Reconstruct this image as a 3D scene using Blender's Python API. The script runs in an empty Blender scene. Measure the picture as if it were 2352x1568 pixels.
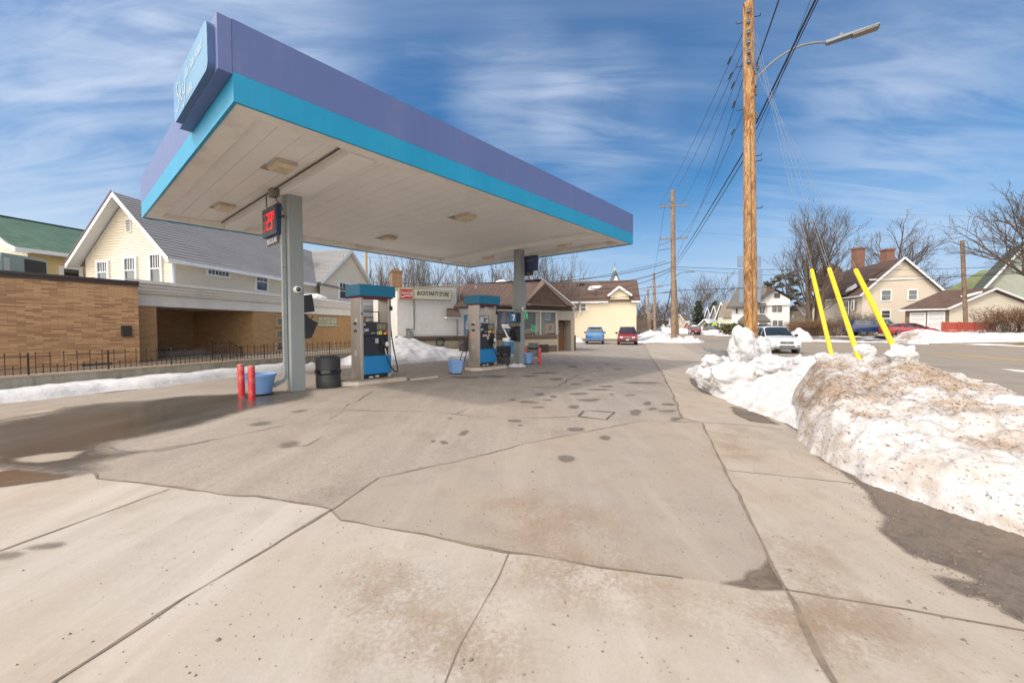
import bpy, bmesh, math, random
from mathutils import Vector, Matrix, noise as MN
R = math.radians
S = bpy.context.scene
COL = S.collection
# ---------------------------------------------------------------- camera
F, PITCH, CH = 920.0, math.atan(32/920), 1.6        # focal length in 2352-px units, eye height
cam = bpy.data.cameras.new('camera'); camo = bpy.data.objects.new('camera', cam); COL.objects.link(camo)
cam.sensor_width = 36; cam.lens = 36*F/2352; cam.clip_start = .05; cam.clip_end = 3000
camo.location = (0, 0, CH); camo.rotation_euler = (math.pi/2-PITCH, 0, 0)
S.camera = camo
# ---------------------------------------------------------------- sky + sun
SUN_EL, SUN_DIR = R(50), Vector((-.838, -.546))
SUN_AZ = math.atan2(SUN_DIR.x, SUN_DIR.y)
W = bpy.data.worlds.new('World'); S.world = W; W.use_nodes = True
nt = W.node_tree; N = nt.nodes; L = nt.links; N.clear()
def wn(t, **k):
    n = N.new(t)
    for a, b in k.items(): setattr(n, a, b)
    return n
out = wn('ShaderNodeOutputWorld'); bg = wn('ShaderNodeBackground'); L.new(bg.outputs[0], out.inputs[0])
sky = wn('ShaderNodeTexSky', sky_type='NISHITA'); sky.sun_disc = False
sky.sun_elevation = SUN_EL; sky.sun_rotation = SUN_AZ; sky.altitude = 200; sky.air_density = 1.1; sky.dust_density = .8; sky.ozone_density = 2.2
hsv = wn('ShaderNodeHueSaturation'); hsv.inputs['Saturation'].default_value = 1.4; hsv.inputs['Value'].default_value = 1.0
L.new(sky.outputs[0], hsv.inputs['Color'])
tc = wn('ShaderNodeTexCoord'); sep = wn('ShaderNodeSeparateXYZ'); L.new(tc.outputs['Generated'], sep.inputs[0])
def wm(op, a, b=None, clamp=False):
    n = wn('ShaderNodeMath', operation=op, use_clamp=clamp)
    for i, v in enumerate((a, b)):
        if v is None: continue
        if hasattr(v, 'is_output'): L.new(v, n.inputs[i])
        else: n.inputs[i].default_value = v
    return n.outputs[0]
zz = wm('ADD', wm('MAXIMUM', sep.outputs['Z'], 0.0), .22)
cx = wm('DIVIDE', sep.outputs['X'], zz); cy = wm('DIVIDE', sep.outputs['Y'], zz)
cmb = wn('ShaderNodeCombineXYZ'); L.new(cx, cmb.inputs[0]); L.new(cy, cmb.inputs[1])
def cloud(rot, scale, loc, nscale, det, lo, hi, dist=.6):
    mp = wn('ShaderNodeMapping'); mp.inputs['Rotation'].default_value = (0, 0, rot); mp.inputs['Scale'].default_value = scale; mp.inputs['Location'].default_value = loc
    L.new(cmb.outputs[0], mp.inputs[0])
    nz = wn('ShaderNodeTexNoise'); nz.inputs['Scale'].default_value = nscale; nz.inputs['Detail'].default_value = det; nz.inputs['Roughness'].default_value = .58; nz.inputs['Distortion'].default_value = dist
    L.new(mp.outputs[0], nz.inputs['Vector'])
    mr = wn('ShaderNodeMapRange', interpolation_type='SMOOTHSTEP'); mr.inputs[1].default_value = lo; mr.inputs[2].default_value = hi
    L.new(nz.outputs[0], mr.inputs[0]); return mr.outputs[0]
c1 = cloud(R(-18), (.55, 1.5, 1), (3.1, 1.2, 0), .9, 9, .45, .7)
c2 = cloud(R(-28), (.5, 2.6, 1), (7.7, 4.1, 0), 1.9, 10, .46, .86, 1.0)
c3 = cloud(R(10), (.8, 1.1, 1), (1.2, 8.3, 0), .5, 4, .36, .7)
cl = wm('ADD', wm('MULTIPLY', c1, .3), wm('MULTIPLY', wm('MULTIPLY', c2, c3), .9))
low = wn('ShaderNodeMapRange', interpolation_type='SMOOTHSTEP'); low.inputs[1].default_value = .34; low.inputs[2].default_value = .02; low.inputs[3].default_value = 0; low.inputs[4].default_value = 1
L.new(sep.outputs['Z'], low.inputs[0])
left = wn('ShaderNodeMapRange', interpolation_type='SMOOTHSTEP'); left.inputs[1].default_value = .45; left.inputs[2].default_value = -.5
L.new(sep.outputs['X'], left.inputs[0])
cl = wm('ADD', wm('MULTIPLY', cl, wm('ADD', wm('MULTIPLY', left.outputs[0], .45), .62)), 0.0, True)
hzc = wn('ShaderNodeMixRGB'); L.new(left.outputs[0], hzc.inputs[0]); hzc.inputs[1].default_value = (2.9, 4.2, 6.4, 1); hzc.inputs[2].default_value = (5.6, 6.3, 7.4, 1)
hz = wn('ShaderNodeMixRGB'); L.new(wm('MULTIPLY', low.outputs[0], .85), hz.inputs[0]); L.new(hsv.outputs[0], hz.inputs[1]); L.new(hzc.outputs[0], hz.inputs[2])
lob = 0.0
for px_, py_, rad_, am_ in ((260, 110, 24, .75), (640, 120, 13, .6), (1180, 235, 10, .7), (1380, 285, 10, .75), (1560, 290, 7, .5), (1950, 340, 13, .5), (2260, 250, 15, .45), (60, 390, 9, .6), (2100, 640, 9, .35), (1700, 560, 8, .35)):
    q_ = Vector(((px_-1176)/920, 1.0, (752-py_)/920)).normalized(); dn = wn('ShaderNodeVectorMath', operation='DOT_PRODUCT'); L.new(tc.outputs['Generated'], dn.inputs[0]); dn.inputs[1].default_value = q_
    mr_ = wn('ShaderNodeMapRange', interpolation_type='SMOOTHSTEP'); mr_.inputs[1].default_value = math.cos(R(rad_)); mr_.inputs[2].default_value = 1.0; mr_.inputs[4].default_value = am_; L.new(dn.outputs['Value'], mr_.inputs[0]); lob = wm('ADD', lob, mr_.outputs[0])
c4 = cloud(R(-24), (.7, 3.0, 1), (2.2, 6.4, 0), 2.1, 12, .34, .66, 1.3)
cl = wm('ADD', cl, wm('MULTIPLY', wm('MINIMUM', lob, 1.0), wm('ADD', wm('MULTIPLY', c4, .38), .16)), True)
mix = wn('ShaderNodeMixRGB'); L.new(wm('MINIMUM', cl, .93), mix.inputs[0]); L.new(hz.outputs[0], mix.inputs[1]); mix.inputs[2].default_value = (4.9, 5.7, 7.1, 1)
# bright white area added to the unseen sky behind the camera, as fill light
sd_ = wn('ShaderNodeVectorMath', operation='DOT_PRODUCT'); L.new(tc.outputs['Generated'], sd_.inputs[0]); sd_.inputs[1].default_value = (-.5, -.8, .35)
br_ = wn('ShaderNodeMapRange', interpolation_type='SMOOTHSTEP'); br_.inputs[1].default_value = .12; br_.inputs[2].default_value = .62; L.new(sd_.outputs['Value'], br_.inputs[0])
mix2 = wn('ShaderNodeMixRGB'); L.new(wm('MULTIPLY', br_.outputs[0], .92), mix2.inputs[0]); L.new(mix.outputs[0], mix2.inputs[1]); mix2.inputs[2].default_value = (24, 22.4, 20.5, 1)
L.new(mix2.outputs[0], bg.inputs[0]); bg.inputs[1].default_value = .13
sun = bpy.data.lights.new('sun', 'SUN'); sun.energy = 1.9; sun.angle = R(2.5); sun.color = (1, .94, .85)
suno = bpy.data.objects.new('sun', sun); COL.objects.link(suno)
d = Vector((SUN_DIR.x*math.cos(SUN_EL), SUN_DIR.y*math.cos(SUN_EL), math.sin(SUN_EL)))
suno.rotation_euler = d.to_track_quat('Z', 'Y').to_euler(); suno.location = d*60
S.view_settings.view_transform = 'Standard'; S.view_settings.look = 'None'; S.view_settings.gamma = 1; S.view_settings.exposure = 0.02
S.cycles.max_bounces = 6; S.cycles.transparent_max_bounces = 12; S.cycles.use_denoising = True
# ---------------------------------------------------------------- helpers
rnd = random.Random(7)
def ray(px, py):
    u = (784-py)/F; c, s = math.cos(PITCH), math.sin(PITCH)
    return Vector(((px-1176)/F, c+u*s, -s+u*c))
def G(px, py, z=0.0):
    "point of the level z seen at (px, py)"
    r = ray(px, py); t = (z-CH)/r.z; return Vector((r.x*t, r.y*t, z))
def A(px, py, Y):
    "point seen at (px, py) at distance Y"
    r = ray(px, py); t = Y/r.y; return Vector((r.x*t, Y, CH+r.z*t))
def V(*a): return Vector(a)
def srgb(r, g, b):
    f = lambda c: (c/255/12.92) if c/255 <= .04045 else ((c/255+.055)/1.055)**2.4
    return (f(r), f(g), f(b))
def empty(name, loc=(0, 0, 0), rz=0):
    o = bpy.data.objects.new(name, None); COL.objects.link(o); o.location = loc; o.rotation_euler = (0, 0, rz); o.empty_display_size = .2
    return o
def tag(o, label, cat, group=None):
    o['label'] = label; o['category'] = cat
    if group: o['group'] = group
    return o
def thing(name, label, cat, loc=(0, 0, 0), rz=0, group=None):
    return tag(empty(name, loc, rz), label, cat, group)
def copy_tree(o, parent=None):
    c = o.copy(); COL.objects.link(c)
    if parent: c.parent = parent
    for ch in list(o.children): copy_tree(ch, c)
    return c
class MB:
    def __init__(s): s.v = []; s.f = []; s.sm = []
    def poly(s, pts, sm=False):
        i = len(s.v); s.v += [Vector(p) for p in pts]; s.f.append(list(range(i, i+len(pts)))); s.sm.append(sm); return s
    def addf(s, vs, fs, sm=False):
        i = len(s.v); s.v += [Vector(p) for p in vs]
        for f in fs: s.f.append([i+k for k in f]); s.sm.append(sm)
        return s
    def hexa(s, p):
        "p: 4 bottom (ccw) + 4 top"
        return s.addf(p, [(3, 2, 1, 0), (4, 5, 6, 7), (0, 1, 5, 4), (1, 2, 6, 5), (2, 3, 7, 6), (3, 0, 4, 7)])
    def box(s, x0, x1, y0, y1, z0, z1, m=None):
        p = [V(x0, y0, z0), V(x1, y0, z0), V(x1, y1, z0), V(x0, y1, z0), V(x0, y0, z1), V(x1, y0, z1), V(x1, y1, z1), V(x0, y1, z1)]
        return s.hexa([m(q) for q in p] if m else p)
    def bar(s, a, b, w, h, up=(0, 0, 1)):
        a, b = Vector(a), Vector(b); d = (b-a).normalized(); up = Vector(up)
        if abs(d.dot(up)) > .95: up = V(1, 0, 0)
        x = d.cross(up).normalized(); y = x.cross(d)
        q = [(-x*w-y*h)/2, (x*w-y*h)/2, (x*w+y*h)/2, (-x*w+y*h)/2]
        return s.hexa([a+k for k in q]+[b+k for k in q])
    def tube(s, pts, r, n=8, cap=True, sm=True):
        pts = [Vector(p) for p in pts]; m = len(pts); rs = r if isinstance(r, (list, tuple)) else [r]*m
        i0 = len(s.v); prev = None
        for k, p in enumerate(pts):
            d = (pts[min(k+1, m-1)]-pts[max(k-1, 0)]).normalized()
            if prev is None:
                x = d.cross(V(0, 0, 1) if abs(d.z) < .9 else V(1, 0, 0)).normalized()
            else:
                x = (prev-d*prev.dot(d)).normalized()
            prev = x; y = d.cross(x)
            for j in range(n):
                a = 2*math.pi*j/n; s.v.append(p+(x*math.cos(a)+y*math.sin(a))*rs[k])
        for k in range(m-1):
            for j in range(n):
                s.f.append([i0+k*n+j, i0+k*n+(j+1) % n, i0+(k+1)*n+(j+1) % n, i0+(k+1)*n+j]); s.sm.append(sm)
        if cap:
            s.f.append([i0+j for j in range(n)][::-1]); s.f.append([i0+(m-1)*n+j for j in range(n)]); s.sm += [False, False]
        return s
    def lathe(s, prof, n=24, c=(0, 0, 0), sx=1, sy=1, cap=True, sm=True, m=None):
        c = Vector(c); i0 = len(s.v)
        for r, z in prof:
            for j in range(n):
                a = 2*math.pi*j/n; p = c+V(r*math.cos(a)*sx, r*math.sin(a)*sy, z); s.v.append(m(p) if m else p)
        for k in range(len(prof)-1):
            for j in range(n):
                s.f.append([i0+k*n+j, i0+k*n+(j+1) % n, i0+(k+1)*n+(j+1) % n, i0+(k+1)*n+j]); s.sm.append(sm)
        if cap:
            s.f.append([i0+j for j in range(n)][::-1]); s.f.append([i0+(len(prof)-1)*n+j for j in range(n)]); s.sm += [False, False]
        return s
    def prism(s, poly, h0, h1, m=None):
        "extrude a 2-D outline (ccw) between z=h0 and h1; m maps local points"
        n = len(poly); f = m or (lambda p: p)
        b = [f(V(p[0], p[1], h0)) for p in poly]; t = [f(V(p[0], p[1], h1)) for p in poly]
        i = len(s.v); s.v += b+t
        s.f.append([i+k for k in range(n)][::-1]); s.f.append([i+n+k for k in range(n)]); s.sm += [False, False]
        for k in range(n): s.f.append([i+k, i+(k+1) % n, i+n+(k+1) % n, i+n+k]); s.sm.append(False)
        return s
    def sheet(s, poly, z=None):
        s.poly([V(p[0], p[1], p[2] if z is None else z) for p in poly]); return s
    def build(s, name, mat, parent=None, label=None, bevel=0, world=True, kind=None, sharp=35, fix=False):
        "vertices are world points when world is set (parent unrotated), else the parent's local ones"
        base = Vector((0, 0, 0))
        top = parent
        while top is not None and top.parent is not None: top = top.parent
        if parent is not None and world: base = Vector(top.location)
        me = bpy.data.meshes.new(name); me.from_pydata([v-base for v in s.v], [], s.f); me.update()
        if fix:
            bm = bmesh.new(); bm.from_mesh(me); bmesh.ops.remove_doubles(bm, verts=bm.verts, dist=1e-5); bmesh.ops.recalc_face_normals(bm, faces=bm.faces); bm.to_mesh(me); bm.free()
        uv = me.uv_layers.new(name='UVMap')
        for p in me.polygons:
            n = p.normal
            if abs(n.z) > .985: t, b = V(1, 0, 0), V(0, 1, 0)
            else: t = V(0, 0, 1).cross(n).normalized(); b = n.cross(t)
            for li in p.loop_indices:
                q = s.v[me.loops[li].vertex_index] if not fix else me.vertices[me.loops[li].vertex_index].co
                uv.data[li].uv = (q.dot(t), q.dot(b))
        if not fix:
            me.polygons.foreach_set('use_smooth', s.sm)
        elif any(s.sm): me.polygons.foreach_set('use_smooth', [True]*len(me.polygons))
        if any(s.sm): me.set_sharp_from_angle(angle=R(sharp))
        if mat: me.materials.append(mat)
        o = bpy.data.objects.new(name, me); COL.objects.link(o)
        if parent is not None: o.parent = parent
        if bevel:
            b = o.modifiers.new('bevel', 'BEVEL'); b.width = bevel; b.segments = 2; b.limit_method = 'ANGLE'; b.angle_limit = R(40)
        if label: o['label'] = label
        if kind: o['kind'] = kind
        return o
def clip(poly, a, lo):
    "keep the side of a 2-D polygon where p[a] >= lo (lo<0 side with neg flag handled by caller)"
    out = []; n = len(poly)
    for i in range(n):
        p, q = poly[i], poly[(i+1) % n]; pi, qi = p[a] >= lo, q[a] >= lo
        if pi: out.append(p)
        if pi != qi:
            t = (lo-p[a])/(q[a]-p[a]); out.append((p[0]+(q[0]-p[0])*t, p[1]+(q[1]-p[1])*t))
    return out
def clip_hi(poly, a, hi):
    q = clip([(-p[0], -p[1]) for p in poly], a, -hi); return [(-p[0], -p[1]) for p in q]
def lap(mb, poly, O, U, Vv, course, d, v0=None):
    "cover a 2-D polygon (u, v) of the plane O,U,Vv with lapped courses whose lower edge stands d proud"
    U = Vector(U); Vv = Vector(Vv); n = U.cross(Vv).normalized(); O = Vector(O)
    lo = min(p[1] for p in poly); hi = max(p[1] for p in poly); v = lo if v0 is None else v0
    while v < hi-1e-6:
        q = clip_hi(clip(poly, 1, max(v, lo)), 1, min(v+course, hi))
        if len(q) >= 3:
            f = lambda p: O+U*p[0]+Vv*p[1]+n*(d*(1-(p[1]-v)/course)+.002)
            mb.poly([f(p) for p in q])
            e = [p for p in q if abs(p[1]-max(v, lo)) < 1e-6]
            if len(e) >= 2:
                e.sort(); a, b = e[0], e[-1]
                if b[0]-a[0] > 1e-4: mb.poly([O+U*a[0]+Vv*a[1]+n*.001, O+U*b[0]+Vv*b[1]+n*.001, f(b), f(a)])
        v += course
    return mb
# ---------------------------------------------------------------- materials
def newmat(name):
    m = bpy.data.materials.new(name); m.use_nodes = True; t = m.node_tree
    return m, t, t.nodes['Principled BSDF']
def nd(t, ty, **k):
    n = t.nodes.new(ty)
    for a, b in k.items():
        if a.startswith('i_'):
            key = a[2:].replace('_', ' '); n.inputs[int(key) if key.isdigit() else key].default_value = b
        else: setattr(n, a, b)
    return n
def coords(t, which='Object', scale=(1, 1, 1), rot=(0, 0, 0)):
    c = nd(t, 'ShaderNodeTexCoord'); m = nd(t, 'ShaderNodeMapping'); m.inputs['Scale'].default_value = scale; m.inputs['Rotation'].default_value = rot
    t.links.new(c.outputs[which], m.inputs[0]); return m.outputs[0]
def noise(t, vec, scale, det=4, rough=.55, dist=0):
    n = nd(t, 'ShaderNodeTexNoise'); n.inputs['Scale'].default_value = scale; n.inputs['Detail'].default_value = det; n.inputs['Roughness'].default_value = rough; n.inputs['Distortion'].default_value = dist
    t.links.new(vec, n.inputs['Vector']); return n.outputs[0]
def ramp(t, fac, stops, interp='LINEAR'):
    n = nd(t, 'ShaderNodeValToRGB'); e = n.color_ramp.elements; n.color_ramp.interpolation = interp
    while len(e) < len(stops): e.new(.5)
    for k, (p, c) in zip(e, stops): k.position = p; k.color = (*c, 1) if len(c) == 3 else c
    t.links.new(fac, n.inputs[0]); return n.outputs[0]
def mixc(t, fac, a, b, mode='MIX'):
    n = nd(t, 'ShaderNodeMixRGB', blend_type=mode)
    for i, v in enumerate((fac, a, b)):
        if hasattr(v, 'is_output'): t.links.new(v, n.inputs[i])
        elif i == 0: n.inputs[0].default_value = v
        else: n.inputs[i].default_value = (*v, 1)
    return n.outputs[0]
def mth(t, op, a, b=None, clamp=False):
    n = nd(t, 'ShaderNodeMath', operation=op, use_clamp=clamp)
    for i, v in enumerate((a, b)):
        if v is None: continue
        if hasattr(v, 'is_output'): t.links.new(v, n.inputs[i])
        else: n.inputs[i].default_value = v
    return n.outputs[0]
def mrange(t, x, a, b, c=0, d=1):
    n = nd(t, 'ShaderNodeMapRange'); t.links.new(x, n.inputs[0])
    for i, v in enumerate((a, b, c, d)): n.inputs[i+1].default_value = v
    return n.outputs[0]
def bump(t, b, h, dist=.01, st=.5):
    n = nd(t, 'ShaderNodeBump'); n.inputs['Distance'].default_value = dist; n.inputs['Strength'].default_value = st
    t.links.new(h, n.inputs['Height']); t.links.new(n.outputs[0], b.inputs['Normal'])
_mc = {}
def M(name, c, rough=.6, metal=0, var=.12, scale=3, bmp=0, bscale=60, coat=0, dirt=None, dirt_amt=.5, dscale=1.2, spec=.5, stretch=(1, 1, 1)):
    "painted / plain surface: colour with two sizes of mottling, uneven gloss, optional dirt blotches"
    if name in _mc: return _mc[name]
    m, t, b = newmat(name); v = coords(t, 'Object', stretch)
    n1 = noise(t, v, scale, 5); n2 = noise(t, v, scale*9, 3)
    f = mth(t, 'ADD', mth(t, 'MULTIPLY', n1, .65), mth(t, 'MULTIPLY', n2, .35))
    lo = tuple(x*(1-var) for x in c); hi = tuple(min(1, x*(1+var)) for x in c)
    col = ramp(t, f, [(.32, lo), (.68, hi)])
    if dirt:
        dm = ramp(t, noise(t, v, dscale, 7, .65), [(.5, (0, 0, 0)), (.72, (1, 1, 1))]); col = mixc(t, mth(t, 'MULTIPLY', dm, dirt_amt), col, dirt)
    t.links.new(col, b.inputs['Base Color'])
    t.links.new(mrange(t, n1, .3, .7, max(.03, rough-.08), min(1, rough+.08)), b.inputs['Roughness'])
    b.inputs['Metallic'].default_value = metal; b.inputs['Specular IOR Level'].default_value = spec
    if coat: b.inputs['Coat Weight'].default_value = coat; b.inputs['Coat Roughness'].default_value = .06
    if bmp: bump(t, b, noise(t, v, bscale, 4), .01, bmp)
    _mc[name] = m; return m
def glass(name, tint=(.03, .04, .045), rough=.04):
    if name in _mc: return _mc[name]
    m, t, b = newmat(name); v = coords(t); n = noise(t, v, 1.3, 3)
    t.links.new(ramp(t, n, [(.3, tuple(x*.6 for x in tint)), (.7, tuple(x*1.5 for x in tint))]), b.inputs['Base Color'])
    b.inputs['Roughness'].default_value = rough; b.inputs['IOR'].default_value = 1.6; b.inputs['Specular IOR Level'].default_value = .8
    bump(t, b, noise(t, v, .9, 2), .02, .06); _mc[name] = m; return m
def emis(name, c, st):
    if name in _mc: return _mc[name]
    m, t, b = newmat(name); b.inputs['Base Color'].default_value = (*c, 1); b.inputs['Emission Color'].default_value = (*c, 1); b.inputs['Emission Strength'].default_value = st
    _mc[name] = m; return m
def brick(name, c1, c2, mortar, bw=.3, bh=.0508, ms=.007, tint=.5, bmp=.35, dirt=(.1, .07, .05), bias=0.0):
    if name in _mc: return _mc[name]
    m, t, b = newmat(name); v = coords(t, 'UV')
    n = nd(t, 'ShaderNodeTexBrick', offset=.5); n.inputs['Scale'].default_value = 1; n.inputs['Brick Width'].default_value = bw; n.inputs['Row Height'].default_value = bh
    n.inputs['Mortar Size'].default_value = ms; n.inputs['Mortar Smooth'].default_value = .2; n.inputs['Bias'].default_value = bias
    n.inputs['Color1'].default_value = (*c1, 1); n.inputs['Color2'].default_value = (*c2, 1); n.inputs['Mortar'].default_value = (*mortar, 1)
    t.links.new(v, n.inputs['Vector'])
    big = noise(t, v, .6, 5); fine = noise(t, v, 30, 4)
    col = mixc(t, mrange(t, big, .45, .75, 0, tint*.5), n.outputs['Color'], dirt)
    col = mixc(t, mth(t, 'MULTIPLY', fine, .35), col, tuple(x*.6 for x in c1))
    t.links.new(col, b.inputs['Base Color']); b.inputs['Roughness'].default_value = .85; b.inputs['Specular IOR Level'].default_value = .3
    h = mth(t, 'ADD', mth(t, 'MULTIPLY', n.outputs['Fac'], -1.0), mth(t, 'MULTIPLY', fine, .25)); bump(t, b, h, .006, bmp)
    _mc[name] = m; return m
def shingle(name, c, var=.25, bw=.33, bh=.14, rough=.9):
    "granules + per-tab tint; the laps themselves are geometry"
    if name in _mc: return _mc[name]
    m, t, b = newmat(name); v = coords(t, 'UV')
    n = nd(t, 'ShaderNodeTexBrick', offset=.37); n.inputs['Scale'].default_value = 1; n.inputs['Brick Width'].default_value = bw; n.inputs['Row Height'].default_value = bh; n.inputs['Mortar Size'].default_value = .003
    n.inputs['Color1'].default_value = (*[x*(1-var) for x in c], 1); n.inputs['Color2'].default_value = (*[x*(1+var) for x in c], 1); n.inputs['Mortar'].default_value = (*[x*.6 for x in c], 1)
    t.links.new(v, n.inputs['Vector'])
    f = noise(t, v, 70, 3); big = noise(t, v, .5, 5)
    col = mixc(t, mth(t, 'MULTIPLY', f, .5), n.outputs['Color'], tuple(x*.55 for x in c)); col = mixc(t, mrange(t, big, .4, .7, 0, .4), col, tuple(x*1.25 for x in c))
    t.links.new(col, b.inputs['Base Color']); b.inputs['Roughness'].default_value = rough; b.inputs['Specular IOR Level'].default_value = .25
    bump(t, b, f, .006, .4); _mc[name] = m; return m
def pavement(name, base, warm, dark, grain=.35, speck=True, streak=None, rough=.85, big=.35, bmp=.25, aggr=90):
    "concrete or worn asphalt: broad tint changes, stains, aggregate grain, dark specks"
    if name in _mc: return _mc[name]
    m, t, b = newmat(name); v = coords(t, 'Object')
    n1 = noise(t, v, big, 6, .6); n2 = noise(t, v, big*4.3, 6, .65); n3 = noise(t, v, aggr, 3, .7); n4 = noise(t, v, aggr*.28, 4, .7)
    col = mixc(t, mrange(t, n1, .4, .66), base, warm)
    col = mixc(t, mrange(t, n2, .5, .76, 0, .7), col, dark)
    if streak:
        sv = coords(t, 'Object', (1.6, .16, 1), (0, 0, R(streak))); sn = noise(t, sv, 1.3, 8, .65)
        col = mixc(t, mrange(t, sn, .5, .72, 0, .7), col, tuple(min(1, x*1.25) for x in base))
        col = mixc(t, mrange(t, sn, .5, .28, 0, .35), col, dark)
    g = mth(t, 'ADD', mth(t, 'MULTIPLY', n3, .6), mth(t, 'MULTIPLY', n4, .4))
    col = mixc(t, mrange(t, g, .5, .72, 0, grain), col, tuple(x*.5 for x in dark)); col = mixc(t, mrange(t, g, .47, .3, 0, grain), col, tuple(min(1, x*1.35) for x in base))
    if speck:
        vo = nd(t, 'ShaderNodeTexVoronoi', feature='F1'); vo.inputs['Scale'].default_value = 16; t.links.new(v, vo.inputs['Vector'])
        sp = mth(t, 'MULTIPLY', mrange(t, vo.outputs['Distance'], .14, .1), mrange(t, noise(t, v, 2.2, 3), .5, .6)); col = mixc(t, mth(t, 'MULTIPLY', sp, .45), col, tuple(x*.35 for x in dark))
    t.links.new(col, b.inputs['Base Color']); b.inputs['Specular IOR Level'].default_value = .3
    t.links.new(mrange(t, n2, .3, .7, rough-.1, rough+.08), b.inputs['Roughness'])
    bump(t, b, mth(t, 'ADD', g, mth(t, 'MULTIPLY', n2, .6)), .006, bmp); _mc[name] = m; return m
def wetmat(name, c, rough=.12, dry=None):
    m, t, b = newmat(name); v = coords(t, 'Object'); sv = coords(t, 'Object', (1, .3, 1), (0, 0, R(60)))
    n1 = noise(t, sv, .8, 7, .6); n2 = noise(t, v, 70, 3)
    col = ramp(t, n1, [(.35, c), (.65, tuple(x*1.7 for x in c))]); col = mixc(t, mth(t, 'MULTIPLY', n2, .4), col, tuple(x*.5 for x in c))
    if dry: col = mixc(t, mrange(t, n1, .55, .63), col, dry)
    t.links.new(col, b.inputs['Base Color']); t.links.new(mrange(t, n1, .35, .7, rough*.5, rough+.25), b.inputs['Roughness'])
    bump(t, b, n2, .004, .25); return m
def snowmat(name, dirt=0.0, patch=None, specks=True):
    "snow: white with grit lines, tan melt stains; patch = (centre, radius) of a heap of sandy dirt"
    m, t, b = newmat(name); v = coords(t, 'Object'); sv = coords(t, 'Object', (1, 1, 2.2))
    n1 = noise(t, sv, 1.7, 8, .65); n2 = noise(t, v, 5.5, 7, .7); n3 = noise(t, v, 42, 3, .7); n4 = noise(t, sv, 13, 5, .75)
    col = mixc(t, mrange(t, n1, .54-.16*dirt, .76, 0, .4+.45*dirt), (.62, .62, .635), (.4, .31, .23))
    amt = mrange(t, n2, .5-.1*dirt, .72, 0, .12+.55*dirt); col = mixc(t, amt, col, (.36, .26, .18))
    if patch:
        pc, pr = patch
        cc = nd(t, 'ShaderNodeTexCoord'); sb = nd(t, 'ShaderNodeVectorMath', operation='SUBTRACT'); t.links.new(cc.outputs['Object'], sb.inputs[0]); sb.inputs[1].default_value = pc
        dv = nd(t, 'ShaderNodeVectorMath', operation='DIVIDE'); t.links.new(sb.outputs[0], dv.inputs[0]); dv.inputs[1].default_value = pr
        ln = nd(t, 'ShaderNodeVectorMath', operation='LENGTH'); t.links.new(dv.outputs[0], ln.inputs[0])
        e = mth(t, 'SUBTRACT', mth(t, 'ADD', 1.0, mth(t, 'MULTIPLY', mth(t, 'SUBTRACT', n1, .5), 4.2)), ln.outputs['Value'])
        pm = mth(t, 'MULTIPLY', mrange(t, e, -.35, .55), mrange(t, n4, .32, .6, .35, 1))
        col = mixc(t, mth(t, 'MULTIPLY', pm, .92), col, (.25, .165, .1))
        col = mixc(t, mth(t, 'MULTIPLY', mrange(t, e, -.3, .3), mrange(t, n3, .56, .64)), col, (.05, .035, .025))
    if specks:
        s = mth(t, 'MULTIPLY', mrange(t, n4, .6-.07*dirt, .66-.07*dirt), mrange(t, n3, .5-.04*dirt, .58)); col = mixc(t, mth(t, 'MULTIPLY', s, .35+.5*dirt), col, (.07, .05, .035))
    t.links.new(col, b.inputs['Base Color']); b.inputs['Roughness'].default_value = .7; b.inputs['Specular IOR Level'].default_value = .3
    b.inputs['Subsurface Weight'].default_value = .12; b.inputs['Subsurface Radius'].default_value = (.05, .06, .08); b.inputs['Subsurface Scale'].default_value = .3
    bump(t, b, mth(t, 'ADD', mth(t, 'MULTIPLY', n2, .6), mth(t, 'MULTIPLY', n4, .5)), .06, .6); return m
def woodpole(name, c=(.36, .165, .055), c2=(.13, .05, .018), light=(.5, .33, .16)):
    m, t, b = newmat(name); v = coords(t, 'Object', (1, 1, .16)); v2 = coords(t, 'Object', (1, 1, .4)); v3 = coords(t, 'Object')
    w = nd(t, 'ShaderNodeTexNoise'); w.inputs['Scale'].default_value = 7; w.inputs['Detail'].default_value = 6; w.inputs['Distortion'].default_value = 2.2; t.links.new(v, w.inputs['Vector'])
    r = ramp(t, w.outputs[0], [(.3, c2), (.44, c), (.52, light), (.58, c), (.75, c2)])
    r = mixc(t, mrange(t, noise(t, v2, 3.4, 6, .7, 1.5), .5, .62, 0, .75), r, c2); r = mixc(t, mrange(t, noise(t, v3, .8, 4), .45, .7, 0, .45), r, (.36, .27, .19))
    t.links.new(r, b.inputs['Base Color']); b.inputs['Roughness'].default_value = .8; b.inputs['Specular IOR Level'].default_value = .25
    bump(t, b, w.outputs[0], .02, .5); return m
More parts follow.
